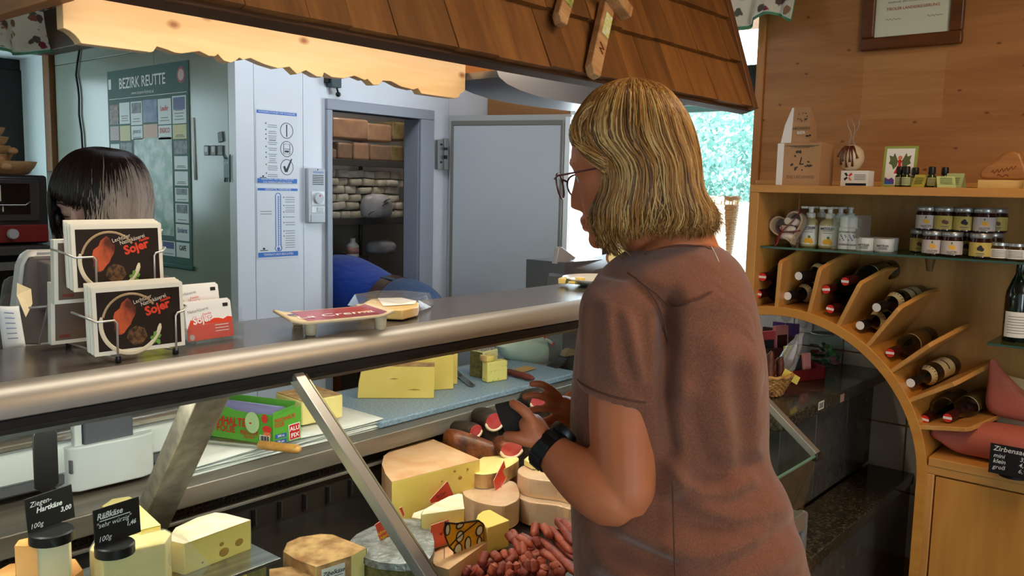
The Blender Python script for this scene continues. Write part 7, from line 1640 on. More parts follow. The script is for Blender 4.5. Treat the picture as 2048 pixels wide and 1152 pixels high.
# ------------------------------------------------------------------ inside the cold room
rk = thing('cold_room_rack', 'dark metal rack with three shelves inside the cold room', 'rack', (2.90, 3.9, 0))
RK = mat('rack_metal', (92, 90, 90), .45, .5)
zs = [aty(700, 440, 3.72).z-.04, aty(700, 318, 3.72).z-.035]
zs = [1.322, 1.640]
for z_ in (.55, .92, zs[0], zs[1]):
    mesh('shelf', G().b2((-.74, -.18, z_), (.56, .22, z_+.012)), RK, rk); mesh('shelf_edge', G().b2((-.74, -.188, z_-.022), (.56, -.18, z_+.014)), RK, rk, bevel=.002)
for x in (-.74, .535):
    mesh('post', G().tube([(x, -.19, 0), (x, -.19, 1.86)], .013, 12), mat('rack_post', (150, 152, 158), .35, .6), rk, smooth=50); mesh('post', G().tube([(x, .21, 0), (x, .21, 1.86)], .013, 12), RK, rk, smooth=50)
WAX = [mat('waxed_cheese_%d' % k, c, .3, c2=c2, ns=14, coat=.5) for k, (c, c2) in enumerate((((178, 128, 80), (136, 88, 50)), ((150, 104, 62), (110, 70, 40)), ((140, 122, 84), (88, 72, 44))))]
zt_ = zs[1]+.0125
blk = [(664, 240, 738, 276, 0, 'upper left of the top shelf'), (676, 280, 706, 312, 1, 'lower left of the top shelf'), (708, 268, 740, 312, 0, 'standing upright second from left on the top shelf'), (734, 250, 785, 282, 0, 'upper middle of the top shelf'), (741, 282, 785, 312, 1, 'lower middle of the top shelf'), (785, 246, 822, 280, 2, 'upper right of the top shelf, dark mottled'), (781, 280, 818, 312, 2, 'lower right of the top shelf, dark mottled'), (655, 292, 674, 312, 1, 'half hidden at the left end of the top shelf')]
for x0, y0, x1, y1, k, lab in blk:
    Y = 3.76; a = aty(x0, y1, Y); b = aty(x1, y0, Y); lower = y1 > 300
    zb_ = zt_ if lower else max(a.z, zt_+.097)
    hh = (b.z-a.z)
    o = thing('cheese_brick', 'brown film-wrapped cheese block, '+lab, 'cheese', ((a.x+b.x)/2, Y, zb_))
    w_ = (b.x-a.x)/2*.98
    mesh('cheese_body', G().b2((-w_, 0, 0), (w_, .16, hh*.99 if not lower else min(hh, .096))), WAX[k], o, bevel=.012, seg=3)
    if k < 2: mesh('film', G().b2((-w_-.002, -.002, .001), (w_+.002, .162, (hh*.99 if not lower else min(hh, .096))+.002)), WRAP, o, bevel=.013, seg=3)
PKG = [mat('white_package_%d' % k, c, .6, c2=tuple(int(v*.93) for v in c), ns=30, bump=.5, bs=40) for k, c in enumerate(((206, 200, 184), (196, 190, 172), (212, 208, 196)))]
rr = random.Random(17); z_ = zs[0]+.0135
row = 0
while z_ < zs[1]-.045:
    x = 2.80+rr.uniform(-.04, .02); hmax = 0
    while x < 3.42:
        w_ = rr.uniform(.075, .115); h_ = rr.uniform(.034, .044); 
        m = T(x+w_/2, 3.80+rr.uniform(-.012, .012), z_+h_/2) @ R(rr.uniform(-.10, .10), 'Y') @ R(rr.uniform(-.08, .08), 'Z')
        g = G(); a, b, c_ = w_/2*.99, .06, h_/2*.94
        vs = []
        for zz in (-1, -.5, .5, 1):
            s = .93 if abs(zz) == 1 else 1
            for k in range(12):
                t_ = 2*pi*k/12; cx_, sy_ = cos(t_), sin(t_)
                vs.append(V((a*s*(abs(cx_)**.35)*(1 if cx_ > 0 else -1), b*s*(abs(sy_)**.35)*(1 if sy_ > 0 else -1), c_*zz))+V((rr.uniform(-.0018, .0018), rr.uniform(-.0018, .0018), rr.uniform(-.0015, .0015))))
        g.loft([vs[i*12:(i+1)*12] for i in range(4)])
        o = mesh('white_package', g, PKG[rr.randrange(3)], None, smooth=50, m=m)
        tag(o, 'white paper-wrapped cheese package in the packed pile on the middle cold room shelf', 'package', 'white packages piled on the middle cold room shelf')
        x += w_+.001; hmax = max(hmax, h_)
    z_ += hmax+.0015; row += 1
def sack(name, lab, c, rx, ry, h, mt, seed, printed=False):
    rr = random.Random(seed); o = thing(name, lab, 'bag', c)
    rings = []
    for zz, s in ((0, .8), (h*.15, 1), (h*.5, 1.02), (h*.8, .9), (h*.96, .55), (h, .2)):
        rings.append([V((rx*s*cos(2*pi*k/14)*(1+rr.uniform(-.08, .08)), ry*s*sin(2*pi*k/14)*(1+rr.uniform(-.08, .08)), zz+rr.uniform(-.004, .004)*(zz > 0))) for k in range(14)])
    mesh('bag_body', G().loft(rings), mt, o, smooth=60, sub=1)
    if printed:
        for x, zz in ((.02, h*.6), (-.08, h*.25), (.03, h*.75)): mesh('dark_print', G().tube([(x-.02, -ry*1.02, zz-.012), (x, -ry*1.04, zz), (x+.026, -ry*1.02, zz+.008)], [.003, .007, .003], 6, flat=.4), INK, o)
    return o
GREYB = mat('grey_plastic_bag', (186, 188, 194), .3, c2=(150, 152, 160), ns=12, bump=.3, bs=30)
p = aty(752, 437, 3.66); sack('plastic_bag', 'printed grey plastic bag lying in front of the white packages', (p.x, 3.655, zs[0]+.0135), .115, .045, .135, GREYB, 4, True)
p = aty(775, 508, 3.72); sack('plastic_bag', 'crumpled pale bag on the dark lower shelf of the cold room', (p.x+.02, 3.80, p.z-.005-.0), .10, .08, .085, GREYB, 5)
zl = p.z-.0055
mesh('crate_body', G().b2((-.36, -.15, .9325), (.40, .15, zl-.001)), mat('dark_crate', (60, 54, 50), .6), thing('storage_crate', 'dark crate on the lower shelf of the cold room under the pale bag', 'crate', (2.78, 3.88, 0)), bevel=.004)
p = aty(710, 500, 3.74)
bt_ = thing('label_bottle', 'white labelled bottle on the lower cold room shelf beside the blue shirt', 'bottle', (p.x, 3.76, zl))
mesh('bottle_body', G().lathe([(0, 0), (.035, 0), (.035, .06), (.015, .08), (.015, .10), (0, .10)], 16), WPL, bt_, smooth=40); mesh('label', G().lathe([(.0355, .015), (.0355, .05)], 16), mat('red_white_label', (206, 150, 140), .6), bt_, smooth=180)
# ================================================================== PEOPLE
FH = V((cos(AZ), sin(AZ), 0)); RH = V((sin(AZ), -cos(AZ), 0)); UZ = V((0, 0, 1))
def atb(x, y, B): d = ray(x, y); return CO+d*(B/d.dot(FH))
def interp(rows, n):
    """Catmull-Rom through rows of equal length"""
    out = []; m = len(rows)
    for i in range(n):
        t = i*(m-1)/(n-1); k = min(int(t), m-2); f = t-k
        a, b, c, d = rows[max(k-1, 0)], rows[k], rows[k+1], rows[min(k+2, m-1)]
        out.append([.5*((2*b[j])+(-a[j]+c[j])*f+(2*a[j]-5*b[j]+4*c[j]-d[j])*f*f+(-a[j]+3*b[j]-3*c[j]+d[j])*f**3) for j in range(len(b))])
    return out
def rowring(y, xl, xr, B, hd, n=40, sq=2.2, o=V((0, 0, 0)), disp=None):
    L = atb(xl, y, B); R_ = atb(xr, y, B); c = (L+R_)/2; u = (R_-L)/2; ring = []
    for k in range(n):
        a = 2*pi*k/n; ca, sa = cos(a), sin(a)
        p = c+u*(abs(ca)**(2/sq)*(1 if ca >= 0 else -1))+FH*(hd*abs(sa)**(2/sq)*(1 if sa >= 0 else -1))
        ring.append(p-o)
    return ring
def rmesh(name, g, mt, par, voxel=.004, smooth=6, fac=.5, disp=None):
    ob = mesh(name, g, mt, par, smooth=180)
    r = ob.modifiers.new('remesh', 'REMESH'); r.mode = 'VOXEL'; r.voxel_size = voxel; r.use_smooth_shade = True
    s = ob.modifiers.new('smooth', 'SMOOTH'); s.iterations = smooth; s.factor = fac
    return ob
def skin_mat(name, c, c2):
    return mat(name, c, .48, c2=c2, ns=9, sss=.12, bump=.06, bs=220, spec=.35)
SKIN = skin_mat('skin', (196, 118, 77), (182, 104, 66)); 
def limb(g, pts, seg=18, flat=1.0):      # pts: (point, radius)
    rows = interp([(p.x, p.y, p.z, r) for p, r in pts], max(8, len(pts)*4))
    g.tube([V(r[:3]) for r in rows], [r[3] for r in rows], seg, flat=flat)
def finger(g, pts, r): 
    rows = interp([tuple(p) for p in pts], 9); n = len(rows)
    g.tube([V(q) for q in rows]+[V(rows[-1])+(V(rows[-1])-V(rows[-2])).normalized()*r*.55], [r*(1.05-.25*i/(n-1)) for i in range(n)]+[r*.35], 10)
def cloth(name, c, c2, ns=240, streak=(1, 1, .25), sheen=.3):
    m, nt, b = base(name); L = nt.links.new
    co = coords(nt, streak); n1 = N(nt, 'ShaderNodeTexNoise', Scale=ns, Detail=3); L(co, n1.inputs[0])
    L(ramp(nt, n1.outputs[0], [(.34, lin(c)), (.66, lin(c2))]), b.inputs['Base Color'])
    b.inputs['Roughness'].default_value = .85; b.inputs['Sheen Weight'].default_value = sheen; b.inputs['Specular IOR Level'].default_value = .2
    c3 = coords(nt, (1, 1, 1)); n2 = N(nt, 'ShaderNodeTexNoise', Scale=11, Detail=2, Distortion=.8); L(c3, n2.inputs[0])
    bp = N(nt, 'ShaderNodeBump', Strength=.4, Distance=.02); L(n2.outputs[0], bp.inputs['Height']); L(bp.outputs[0], b.inputs['Normal'])
    return m
# ------------------------------------------------------------------ the customer
BW = 1.20
foot = atb(1350, 1000, BW); foot.z = 0
wm = thing('person', 'woman with shoulder-length blond hair, glasses and heathered brown t-shirt seen from behind at the counter', 'person', foot)
O = V(foot)
P = lambda x, y, B: atb(x, y, B)-O
# --- t-shirt
SHIRT = cloth('heather_brown_jersey', (140, 88, 62), (108, 68, 53), 850, (1, 1, .45))
trow = [(474, 1303, 1404, 1.235, .05), (486, 1283, 1426, 1.230, .070), (503, 1254, 1452, 1.222, .088), (525, 1222, 1474, 1.215, .104), (555, 1194, 1490, 1.208, .118), (595, 1174, 1503, 1.200, .128), (645, 1160, 1513, 1.195, .133), (700, 1151, 1522, 1.19, .135), (765, 1145, 1527, 1.185, .134), (830, 1141, 1529, 1.18, .130), (890, 1142, 1530, 1.18, .128), (930, 1142, 1540, 1.175, .130), (968, 1142, 1560, 1.17, .138), (1015, 1142, 1577, 1.165, .147), (1070, 1144, 1592, 1.16, .152), (1125, 1147, 1607, 1.155, .156), (1190, 1150, 1622, 1.15, .158), (1262, 1154, 1634, 1.15, .158)]
rows = interp(trow, 170); NS = 190
folds = [   # fold ridges as picture polylines: points, width px, height m (positive bulges towards the viewer)
    ([(1350, 985), (1400, 1020), (1470, 1040), (1530, 1018), (1556, 975)], 15, .006), ([(1350, 1008), (1400, 1042), (1475, 1060), (1540, 1035)], 14, -.006),
    ([(1250, 1075), (1330, 1115), (1420, 1118), (1500, 1080), (1570, 1020)], 18, .007), ([(1250, 1098), (1330, 1138), (1430, 1140), (1520, 1100), (1590, 1050)], 16, -.007),
    ([(1200, 1120), (1300, 1160), (1420, 1168), (1530, 1130), (1600, 1090)], 18, .006), ([(1345, 940), (1400, 975), (1450, 980), (1500, 955)], 11, .007),
    ([(1380, 830), (1400, 900), (1430, 960)], 16, -.005), ([(1470, 760), (1485, 850), (1500, 930)], 16, -.006), ([(1510, 720), (1512, 820), (1508, 900)], 12, .006), ([(1440, 700), (1450, 800), (1462, 900)], 18, .005),
    ([(1340, 600), (1336, 680), (1334, 800), (1345, 900)], 11, -.014), ([(1305, 590), (1335, 640), (1345, 700)], 11, -.006), ([(1360, 780), (1350, 860), (1352, 960)], 14, .006),
    ([(1290, 555), (1340, 600), (1400, 600), (1470, 585)], 16, .003), ([(1185, 1020), (1230, 1085), (1330, 1130)], 14, -.008), ([(1170, 1060), (1200, 1110), (1260, 1150)], 14, .007)]
def seg_d(px, py, a, b):
    dx, dy = b[0]-a[0], b[1]-a[1]; t = max(0, min(1, ((px-a[0])*dx+(py-a[1])*dy)/(dx*dx+dy*dy+1e-9)))
    return hypot(px-a[0]-t*dx, py-a[1]-t*dy)
def fold_h(px, py, fl):
    h = 0
    for pts, w, A in fl:
        if abs(px-pts[0][0]) > 420: continue
        d = min(seg_d(px, py, pts[i], pts[i+1]) for i in range(len(pts)-1))
        if d < 5*w: h += 2.0*A*math.exp(-(d/(w*1.7))**2)
    return h
def project(p):
    d = p-CO; z = d.dot(fw); return 1024+F*d.dot(CR)/z, 576-F*d.dot(CU)/z
g = G(); rings = []
for y, xl, xr, B, hd in rows:
    ring = rowring(y, xl, xr, B, hd, NS, 2.15)
    for k in range(NS):
        a = 2*pi*k/NS
        if sin(a) < .25:      # the side turned to the photographer
            px, py = project(ring[k]); h = fold_h(px, py, folds); h *= min(1, max(0, (.25-sin(a))/.5))
            ring[k] = ring[k]-FH*h*1.0-RH*0
    rings.append([p-O for p in ring])
g.loft(rings)
# left sleeve
def sleeve(cpts, hem_in=True):
    rr_ = interp(cpts, 26); ringz = []
    for x, y, B, rx, rd, tl in rr_:
        ring = []
        for k in range(48):
            a = 2*pi*k/48; yy = y+tl*cos(a)
            q = atb(x+rx*cos(a), yy, B+0)+FH*(rd*sin(a)); 
            if sin(a) < .2:
                px, py = project(q); q = q-FH*fold_h(px, py, sfolds)
            ring.append(q-O)
        ringz.append(ring)
    x, y, B, rx, rd, tl = rr_[-1]
    for s_, dy in ((.93, 1), (.90, -10), (.86, -26)):
        ringz.append([atb(x+rx*s_*cos(2*pi*k/48), y+dy+tl*cos(2*pi*k/48), B)+FH*(rd*s_*sin(2*pi*k/48))-O for k in range(48)])
    g.loft(ringz)
sfolds = [([(1215, 620), (1222, 700), (1235, 760)], 9, .005), ([(1250, 630), (1268, 700), (1285, 760)], 9, .005), ([(1235, 640), (1248, 700), (1256, 745)], 8, -.003), ([(1285, 640), (1298, 700), (1306, 740)], 8, -.0025), ([(1190, 620), (1185, 700), (1190, 760)], 8, -.004)]
sleeve([(1262, 556, 1.175, 62, .062, 4), (1250, 585, 1.155, 78, .068, 6), (1243, 625, 1.14, 84, .070, 9), (1241, 690, 1.13, 84, .069, 12), (1241, 750, 1.125, 85.5, .068, 15), (1241, 790, 1.122, 86, .067, 17)])
# right sleeve, turned away from the photographer
limb(g, [(P(1410, 575, 1.27), .062), (P(1390, 650, 1.33), .066), (P(1370, 740, 1.36), .066)])
sh = rmesh('t_shirt', g, SHIRT, wm, .0031, 5, .5)
SEAM = mat('shirt_seam', (92, 58, 46), .9)
def shirt_line(pts, lift, r, mt, name):
    bvh_pts = []
    for x, y in interp(pts, len(pts)*4):
        # meet the torso surface: march along the ray
        best = None
        d = ray(x, y)
        # ellipse of the torso row at this height
        row = min(rows, key=lambda q: abs(q[0]-y)); y_, xl, xr, B, hd = row
        L = atb(xl, y, B); R_ = atb(xr, y, B); c = (x-(xl+xr)/2)/((xr-xl)/2); c = max(-.99, min(.99, c))
        hh = hd*(1-abs(c)**2.15)**(1/2.15)
        bvh_pts.append(atb(x, y, B-hh-lift-fold_h(x, y, folds))-O)
    mesh(name, G().tube(bvh_pts, r, 6), mt, sh, smooth=180)
mesh('sleeve_hem', G().tube([atb(1241+86.5*cos(a), 775+17*cos(a), 1.122)+FH*(.0685*sin(a))-O for a in [pi*1.02+pi*.96*k/20 for k in range(21)]], .0012, 6), SEAM, sh, smooth=180)
shirt_line([(1418, 487), (1430, 508), (1442, 535), (1450, 560), (1456, 573)], .0045, .0013, mat('reflective_piping', (206, 200, 190), .5), 'reflective_piping')
shirt_line([(1275, 560), (1310, 585), (1345, 612), (1390, 600), (1430, 582), (1490, 572)], .0012, .0012, SEAM, 'yoke_seam')
shirt_line([(1290, 508), (1320, 497), (1360, 491), (1400, 492), (1424, 500)], .000, .0014, SEAM, 'collar_seam')
shirt_line([(1255, 545), (1290, 572), (1320, 620), (1335, 680), (1340, 740)], .0006, .0012, SEAM, 'armhole_seam')
shirt_line([(1345, 960), (1347, 1040), (1350, 1150)], -.0004, .0011, SEAM, 'side_seam')
# --- body: head, neck, arms, hands in one surface
g = G()
HB = 1.235                       # head distance
fa = AZ+radians(64); FD = V((cos(fa), sin(fa), 0)); tilt = radians(12)
fx_ = (FD*cos(tilt)-UZ*sin(tilt)).normalized(); fy_ = UZ.cross(FD).normalized(); fz_ = fx_.cross(fy_)
hc = atb(1268, 338, HB)-O        # eye-level centre of the head
hd_ = lambda x, y, z: hc+fx_*x+fy_*y+fz_*z
hrows = [(.098, -.030, .030, .025), (.090, -.045, .050, .040), (.070, -.055, .070, .058), (.045, -.064, .083, .067), (.020, -.070, .087, .072), (.0, -.073, .082, .071), (-.02, -.074, .082, .070), (-.04, -.084, .082, .068), (-.058, -.068, .081, .060), (-.074, -.050, .080, .052), (-.088, -.034, .077, .043), (-.099, -.015, .064, .028)]
rings = []
for z, xb, xf, hw in interp(hrows, 26):
    cx_ = (xb+xf)/2; rx = (xf-xb)/2; rings.append([hd_(cx_+rx*cos(2*pi*k/32), hw*abs(sin(2*pi*k/32))**.9*(1 if sin(2*pi*k/32) >= 0 else -1), z) for k in range(32)])
g.loft(rings)
g.tube([hd_(.080, 0, .012), hd_(.085, 0, -.008), hd_(.093, 0, -.026), hd_(.097, 0, -.032), hd_(.082, 0, -.041)], [.008, .010, .0105, .0098, .008], 10); g.ball(hd_(.082, 0, -.028), (.014, .014, .016), 10, 7)     # nose
g.ball(hd_(.087, .009, -.035), .006, 8, 6); g.ball(hd_(.087, -.009, -.035), .006, 8, 6)
g.tube([hd_(.079, -.022, -.060), hd_(.088, 0, -.058), hd_(.079, .022, -.060)], [.004, .0075, .004], 8); g.tube([hd_(.078, -.02, -.069), hd_(.086, 0, -.069), hd_(.078, .02, -.069)], [.004, .0075, .004], 8)
g.ball(hd_(.071, 0, -.089), .015, 10, 7)
for s in (-1, 1):
    g.tube([hd_(.076, .012*s, .020), hd_(.077, .032*s, .024), hd_(.066, .052*s, .016)], [.006, .007, .005], 8)     # brows
    g.ball(hd_(.0655, .030*s, .0035), (.0122, .0125, .0118), 10, 8)
    g.ball(hd_(-.014, .068*s, -.012), (.012, .010, .026), 10, 7)
limb(g, [(hd_(-.030, 0, -.055), .056), (P(1305, 455, 1.232), .054), (P(1342, 480, 1.222), .056), (P(1352, 520, 1.21), .064)])        # neck
# left arm
UA = [(P(1258, 600, 1.16), .052), (P(1247, 700, 1.135), .044), (P(1247, 800, 1.108), .0462), (P(1249, 880, 1.09), .0455), (P(1251, 950, 1.075), .0425), (P(1253, 1000, 1.066), .037), (P(1259, 1034, 1.060), .023)]
limb(g, UA)
FA = [(P(1259, 1030, 1.060), .022), (P(1243, 1014, 1.062), .031), (P(1217, 995, 1.068), .0375), (P(1175, 962, 1.085), .038), (P(1135, 930, 1.105), .032), (P(1105, 905, 1.12), .026), (P(1083, 888, 1.13), .0235)]
limb(g, FA)
# left hand: palm, four fingers behind the wallet, thumb on the near edge
limb(g, [(P(1092, 894, 1.128), .022), (P(1078, 872, 1.13), .0265), (P(1064, 850, 1.135), .027), (P(1056, 836, 1.14), .021)], 16, .62)
for pts, r in (([(1066, 846, 1.118), (1052, 826, 1.112), (1036, 813, 1.114), (1024, 806, 1.122)], .0082), ([(1060, 840, 1.145), (1045, 822, 1.165), (1028, 818, 1.178), (1014, 824, 1.182)], .0086), ([(1058, 850, 1.15), (1040, 838, 1.172), (1024, 836, 1.182), (1012, 842, 1.180)], .0084), ([(1058, 862, 1.148), (1042, 856, 1.165), (1028, 854, 1.172), (1018, 856, 1.170)], .0075), ([(1078, 882, 1.118), (1056, 882, 1.112), (1032, 874, 1.110), (1012, 873, 1.118)], .0098)):
    finger(g, [P(*q) for q in pts], r)
# right forearm and hand reaching past the body
limb(g, [(P(1400, 700, 1.38), .046), (P(1330, 830, 1.40), .040), (P(1230, 835, 1.37), .036), (P(1165, 818, 1.33), .029), (P(1140, 815, 1.315), .026)])
limb(g, [(P(1152, 817, 1.318), .024), (P(1136, 813, 1.305), .026), (P(1120, 810, 1.292), .025), (P(1112, 809, 1.287), .018)], 16, .6)
for pts, r in (([(1118, 794, 1.285), (1100, 777, 1.265), (1082, 768, 1.25), (1062, 768, 1.24)], .0066), ([(1114, 804, 1.28), (1090, 795, 1.262), (1070, 790, 1.252), (1048, 794, 1.246)], .0067), ([(1114, 816, 1.28), (1090, 817, 1.266), (1070, 818, 1.258), (1050, 824, 1.254)], .0066), ([(1118, 828, 1.285), (1100, 838, 1.275), (1084, 843, 1.270), (1066, 850, 1.268)], .0060), ([(1132, 840, 1.292), (1118, 856, 1.275), (1102, 862, 1.262), (1090, 856, 1.252)], .009)):
    finger(g, [P(*q) for q in pts], r)
rmesh('body', g, SKIN, wm, .0029, 6, .5)
LIPM = mat('lips', (176, 96, 88), .5)
mesh('mouth', G().tube([hd_(.080, -.022, -.064), hd_(.0915, 0, -.0635), hd_(.080, .022, -.064)], [.0012, .002, .0012], 6), LIPM, wm, smooth=180)
for s in (-1, 1):
    e = mesh('eye', G().ball(hd_(.0655, .030*s, .0005), .0115, 14, 10), mat('eye_white', (226, 220, 214), .2), wm, smooth=180)
    mesh('iris', G().lathe([(.0058, 0), (.004, .0012), (0, .0014)], 14, frame(hd_(.0655, .030*s, .0005)+(fx_*.0108), fy_, fz_)), mat('iris', (70, 90, 100), .2), e)
    mesh('eyebrow', G().tube([hd_(.0845, .012*s, .024), hd_(.081, .030*s, .028), hd_(.068, .052*s, .020)], [.0012, .0018, .001], 6), mat('brow_hair', (150, 112, 66), .8), wm, smooth=180)
# glasses
GF = mat('glasses_frame', (104, 58, 62), .3, .3)
gl_ = mesh('glasses', G(), GF, wm) if False else None
def lens_pts(s):
    return [hd_(.108+.000*cos(a)-abs(.010*(cos(a)+.3))*0-.012*max(0, (cos(a)+1)/2)*1.0, s*(.034+.026*cos(a)), -.004+.0185*sin(a)*(1.08 if sin(a) < 0 else .9)) for a in [2*pi*k/26 for k in range(26)]]
g = G()
for s in (-1, 1):
    g.tube(lens_pts(s), .0014, 6, closed=True)
    g.tube([hd_(.098, s*.060, .004), hd_(.088, s*.071, .006), hd_(.03, s*.079, .004), hd_(-.01, s*.080, .0), hd_(-.03, s*.078, -.014)], .0014, 6)
g.tube([hd_(.107, -.010, .002), hd_(.110, 0, .006), hd_(.107, .010, .002)], .0014, 6)
gl_ = mesh('glasses', g, GF, wm, smooth=180)
for s in (-1, 1): mesh('lens', G().add(lens_pts(s), [tuple(range(26))]), GLASS, gl_)
# watch
wc = P(1084, 889, 1.13); wax = (P(1135, 930, 1.105)-P(1083, 888, 1.13)).normalized(); wc = wc+wax*.012
wt_ = mesh('watch', G().loft([[wc+wax*dz+(wax.orthogonal().normalized()*cos(a)+wax.cross(wax.orthogonal().normalized())*sin(a))*r for a in [2*pi*k/28 for k in range(28)]] for dz, r in ((-.010, .0255), (-.0105, .0285), (.0105, .0292), (.010, .0262))], cap=False), BLACK, wm, smooth=40)
wd_ = (V((0, 0, 1))-wax*wax.z).normalized(); wdir = (wd_*.75+FH*.75-RH*.1); wdir = (wdir-wax*wdir.dot(wax)).normalized()
wfm = frame(wc+wdir*.0285, wax, wdir.cross(wax))
mesh('watch_case', G().lathe([(.019, -.003), (.020, .0), (.019, .007), (0, .007)], 22, wfm), BLACK, wt_, smooth=40)
mesh('watch_glass', G().lathe([(.016, .0072), (0, .0078)], 20, wfm), mat('watch_glass', (40, 48, 90), .08), wt_)
for k in range(9):
    a = 2*pi*k/9; u_ = wax.orthogonal().normalized(); v_ = wax.cross(u_); r_ = u_*cos(a)+v_*sin(a)
    mesh('band_link', G().box((0, 0, 0), (.0165, .008, .0022), frame(wc+r_*.0292, wax, r_.cross(wax))), mat('band_black', (26, 26, 28), .5), wt_, bevel=.0006)
# trousers and shoes, below the picture
g = G()
hipc = P(1385, 1230, 1.15)
for s in (-1, 1):
    hx = RH*.085*s*.8+FH*.06*s
    limb(g, [(hipc+hx+V((0, 0, .05)), .115), (V((hipc.x+hx.x, hipc.y+hx.y, .62-0)), .088), (V((hipc.x+hx.x*1.1, hipc.y+hx.y*1.1, .45)), .064), (V((hipc.x+hx.x*1.2, hipc.y+hx.y*1.2, .07)), .048)])
g.ball(hipc+V((0, 0, .03)), (.16, .15, .12), 18, 12)
rmesh('trousers', g, mat('dark_trousers', (52, 56, 70), .85), wm, .008, 4)
for s in (-1, 1):
    hx = RH*.085*s*.96+FH*.072*s; b = V((hipc.x+hx.x, hipc.y+hx.y, 0))
    mesh('shoe', G().loft([[b+FD*x+fy_*(w*cos(2*pi*k/14))+UZ*(.04+.04*h*sin(2*pi*k/14)) for k in range(14)] for x, w, h in ((-.09, .02, .6), (-.07, .036, 1), (.0, .04, 1), (.09, .046, .8), (.15, .04, .6), (.17, .015, .4))]), mat('shoe', (60, 50, 44), .6), wm, smooth=180)
# hair: scalp volume and strands
HROW = [(158.5, 1255, 1268, .02), (166, 1222, 1300, .045), (180, 1192, 1327, .065), (200, 1172, 1345, .078), (230, 1153, 1365, .088), (262, 1143, 1378, .094), (290, 1150, 1385, .097), (315, 1178, 1389, .098), (340, 1194, 1391, .100), (365, 1196, 1393, .101), (388, 1190, 1400, .102), (408, 1182, 1414, .102), (426, 1178, 1424, .100), (444, 1180, 1424, .098), (458, 1184, 1412, .094), (472, 1192, 1398, .088), (487, 1202, 1388, .080)]
HRS = interp(HROW, 60); HBC = 1.232
g = G(); g.loft([[p-O for p in rowring(y, xl+3, xr-3, HBC, hd*.96, 40, 2.7)] for y, xl, xr, hd in HRS if y < 452])
HM = [wood('hair_base', (132, 88, 38), (92, 58, 24), 'Z', 6, .5)]
def hairmat(name, c, c2):
    m, nt, b = base(name); L = nt.links.new
    nz = N(nt, 'ShaderNodeTexNoise', Scale=55, Detail=2); L(coords(nt, (1, 1, .12)), nz.inputs[0]); L(ramp(nt, nz.outputs[0], [(.3, lin(c)), (.7, lin(c2))]), b.inputs['Base Color'])
    b.inputs['Roughness'].default_value = .42; b.inputs['Specular IOR Level'].default_value = .35
    b.inputs['Anisotropic'].default_value = .5; b.inputs['Subsurface Weight'].default_value = .0
    return m
HMS = [hairmat('hair_gold', (176, 124, 58), (150, 100, 42)), hairmat('hair_brown', (110, 76, 42), (84, 56, 30)), hairmat('hair_light', (204, 168, 108), (182, 144, 84))]
hair = mesh('hair', g, HMS[1], wm, smooth=180)
def hair_path(u0, v0, v1, rr, lift, n=16, rowsrc=HRS, HB_=HBC, o=O, wav=1.0):
    pts = []; ph = rr.uniform(0, 6); ph2 = rr.uniform(0, 6); amp = rr.uniform(.01, .05)*wav; dr = rr.uniform(-.18, .18)
    for i in range(n):
        v = v0+(v1-v0)*i/(n-1); t = v*(len(rowsrc)-1); k = min(int(t), len(rowsrc)-2); f = t-k
        y, xl, xr, hd = [rowsrc[k][j]*(1-f)+rowsrc[k+1][j]*f for j in range(4)]
        u = u0+dr*(v-v0)+amp*sin(v*9+ph)*v+wav*.025*v*v*sin(v*13+6*sin(u0*7))+.02*sin(v*23+ph2)*wav*v
        L = atb(xl, y, HB_); R_ = atb(xr, y, HB_); c = (L+R_)/2; a = (R_-L)/2
        lf = 1+lift*(.5+.5*sin(pi*min(1, v*1.1)))+(.02*sin(v*7+ph))*v
        cu, su = cos(u), sin(u); pts.append(c+a*(abs(cu)**(2/2.7)*(1 if cu > 0 else -1)*lf)+FH*(hd*abs(su)**(2/2.7)*(1 if su > 0 else -1)*lf)-o)
    return pts
rr = random.Random(77); GS_ = [G(), G(), G()]
for k in range(3400):
    u0 = rr.uniform(-pi-.25, .25) if k % 6 else rr.uniform(0, pi)
    v1 = rr.choice((rr.uniform(.75, 1.0), rr.uniform(.93, 1.0))); v0 = rr.choice((0, 0, .02, .05, .12, .25, .4)); cl = sin(u0*11)+.6*sin(u0*23+1); mi = rr.choices((0, 1, 2), (4.5, 2.2+2.2*max(0, -cl), 1.6+2.4*max(0, cl)))[0]
    v1 *= 1-.125*max(0, min(1, (cos(u0)+.75)/.5))
    r0 = rr.uniform(.0004, .0013); pts = hair_path(u0, v0, min(v1, 1.0), rr, rr.uniform(-.005, .035))
    # ends flick out a little
    e = (pts[-1]-pts[-2]); out = (pts[-1]-(hc+V((0, 0, -.1)))); out.z = 0; out.normalize()
    pts.append(pts[-1]+e*rr.uniform(.3, 1.6)+out*rr.uniform(-.008, .006)+RH*rr.uniform(-.002, .006))
    ex = max(0, -cos(u0)-.15)*.004*(sin(u0) < .2)*rr.uniform(.4, 1.2)
    if ex > .002: pts.append(pts[-1]-UZ*ex+RH*ex*.35)
    n = len(pts); GS_[mi].tube(pts, [r0*(.5+.9*sin(pi*min(.95, (i+1)/n)))*(1 if i < n-1 else .3) for i in range(n)], 4, flat=.7)
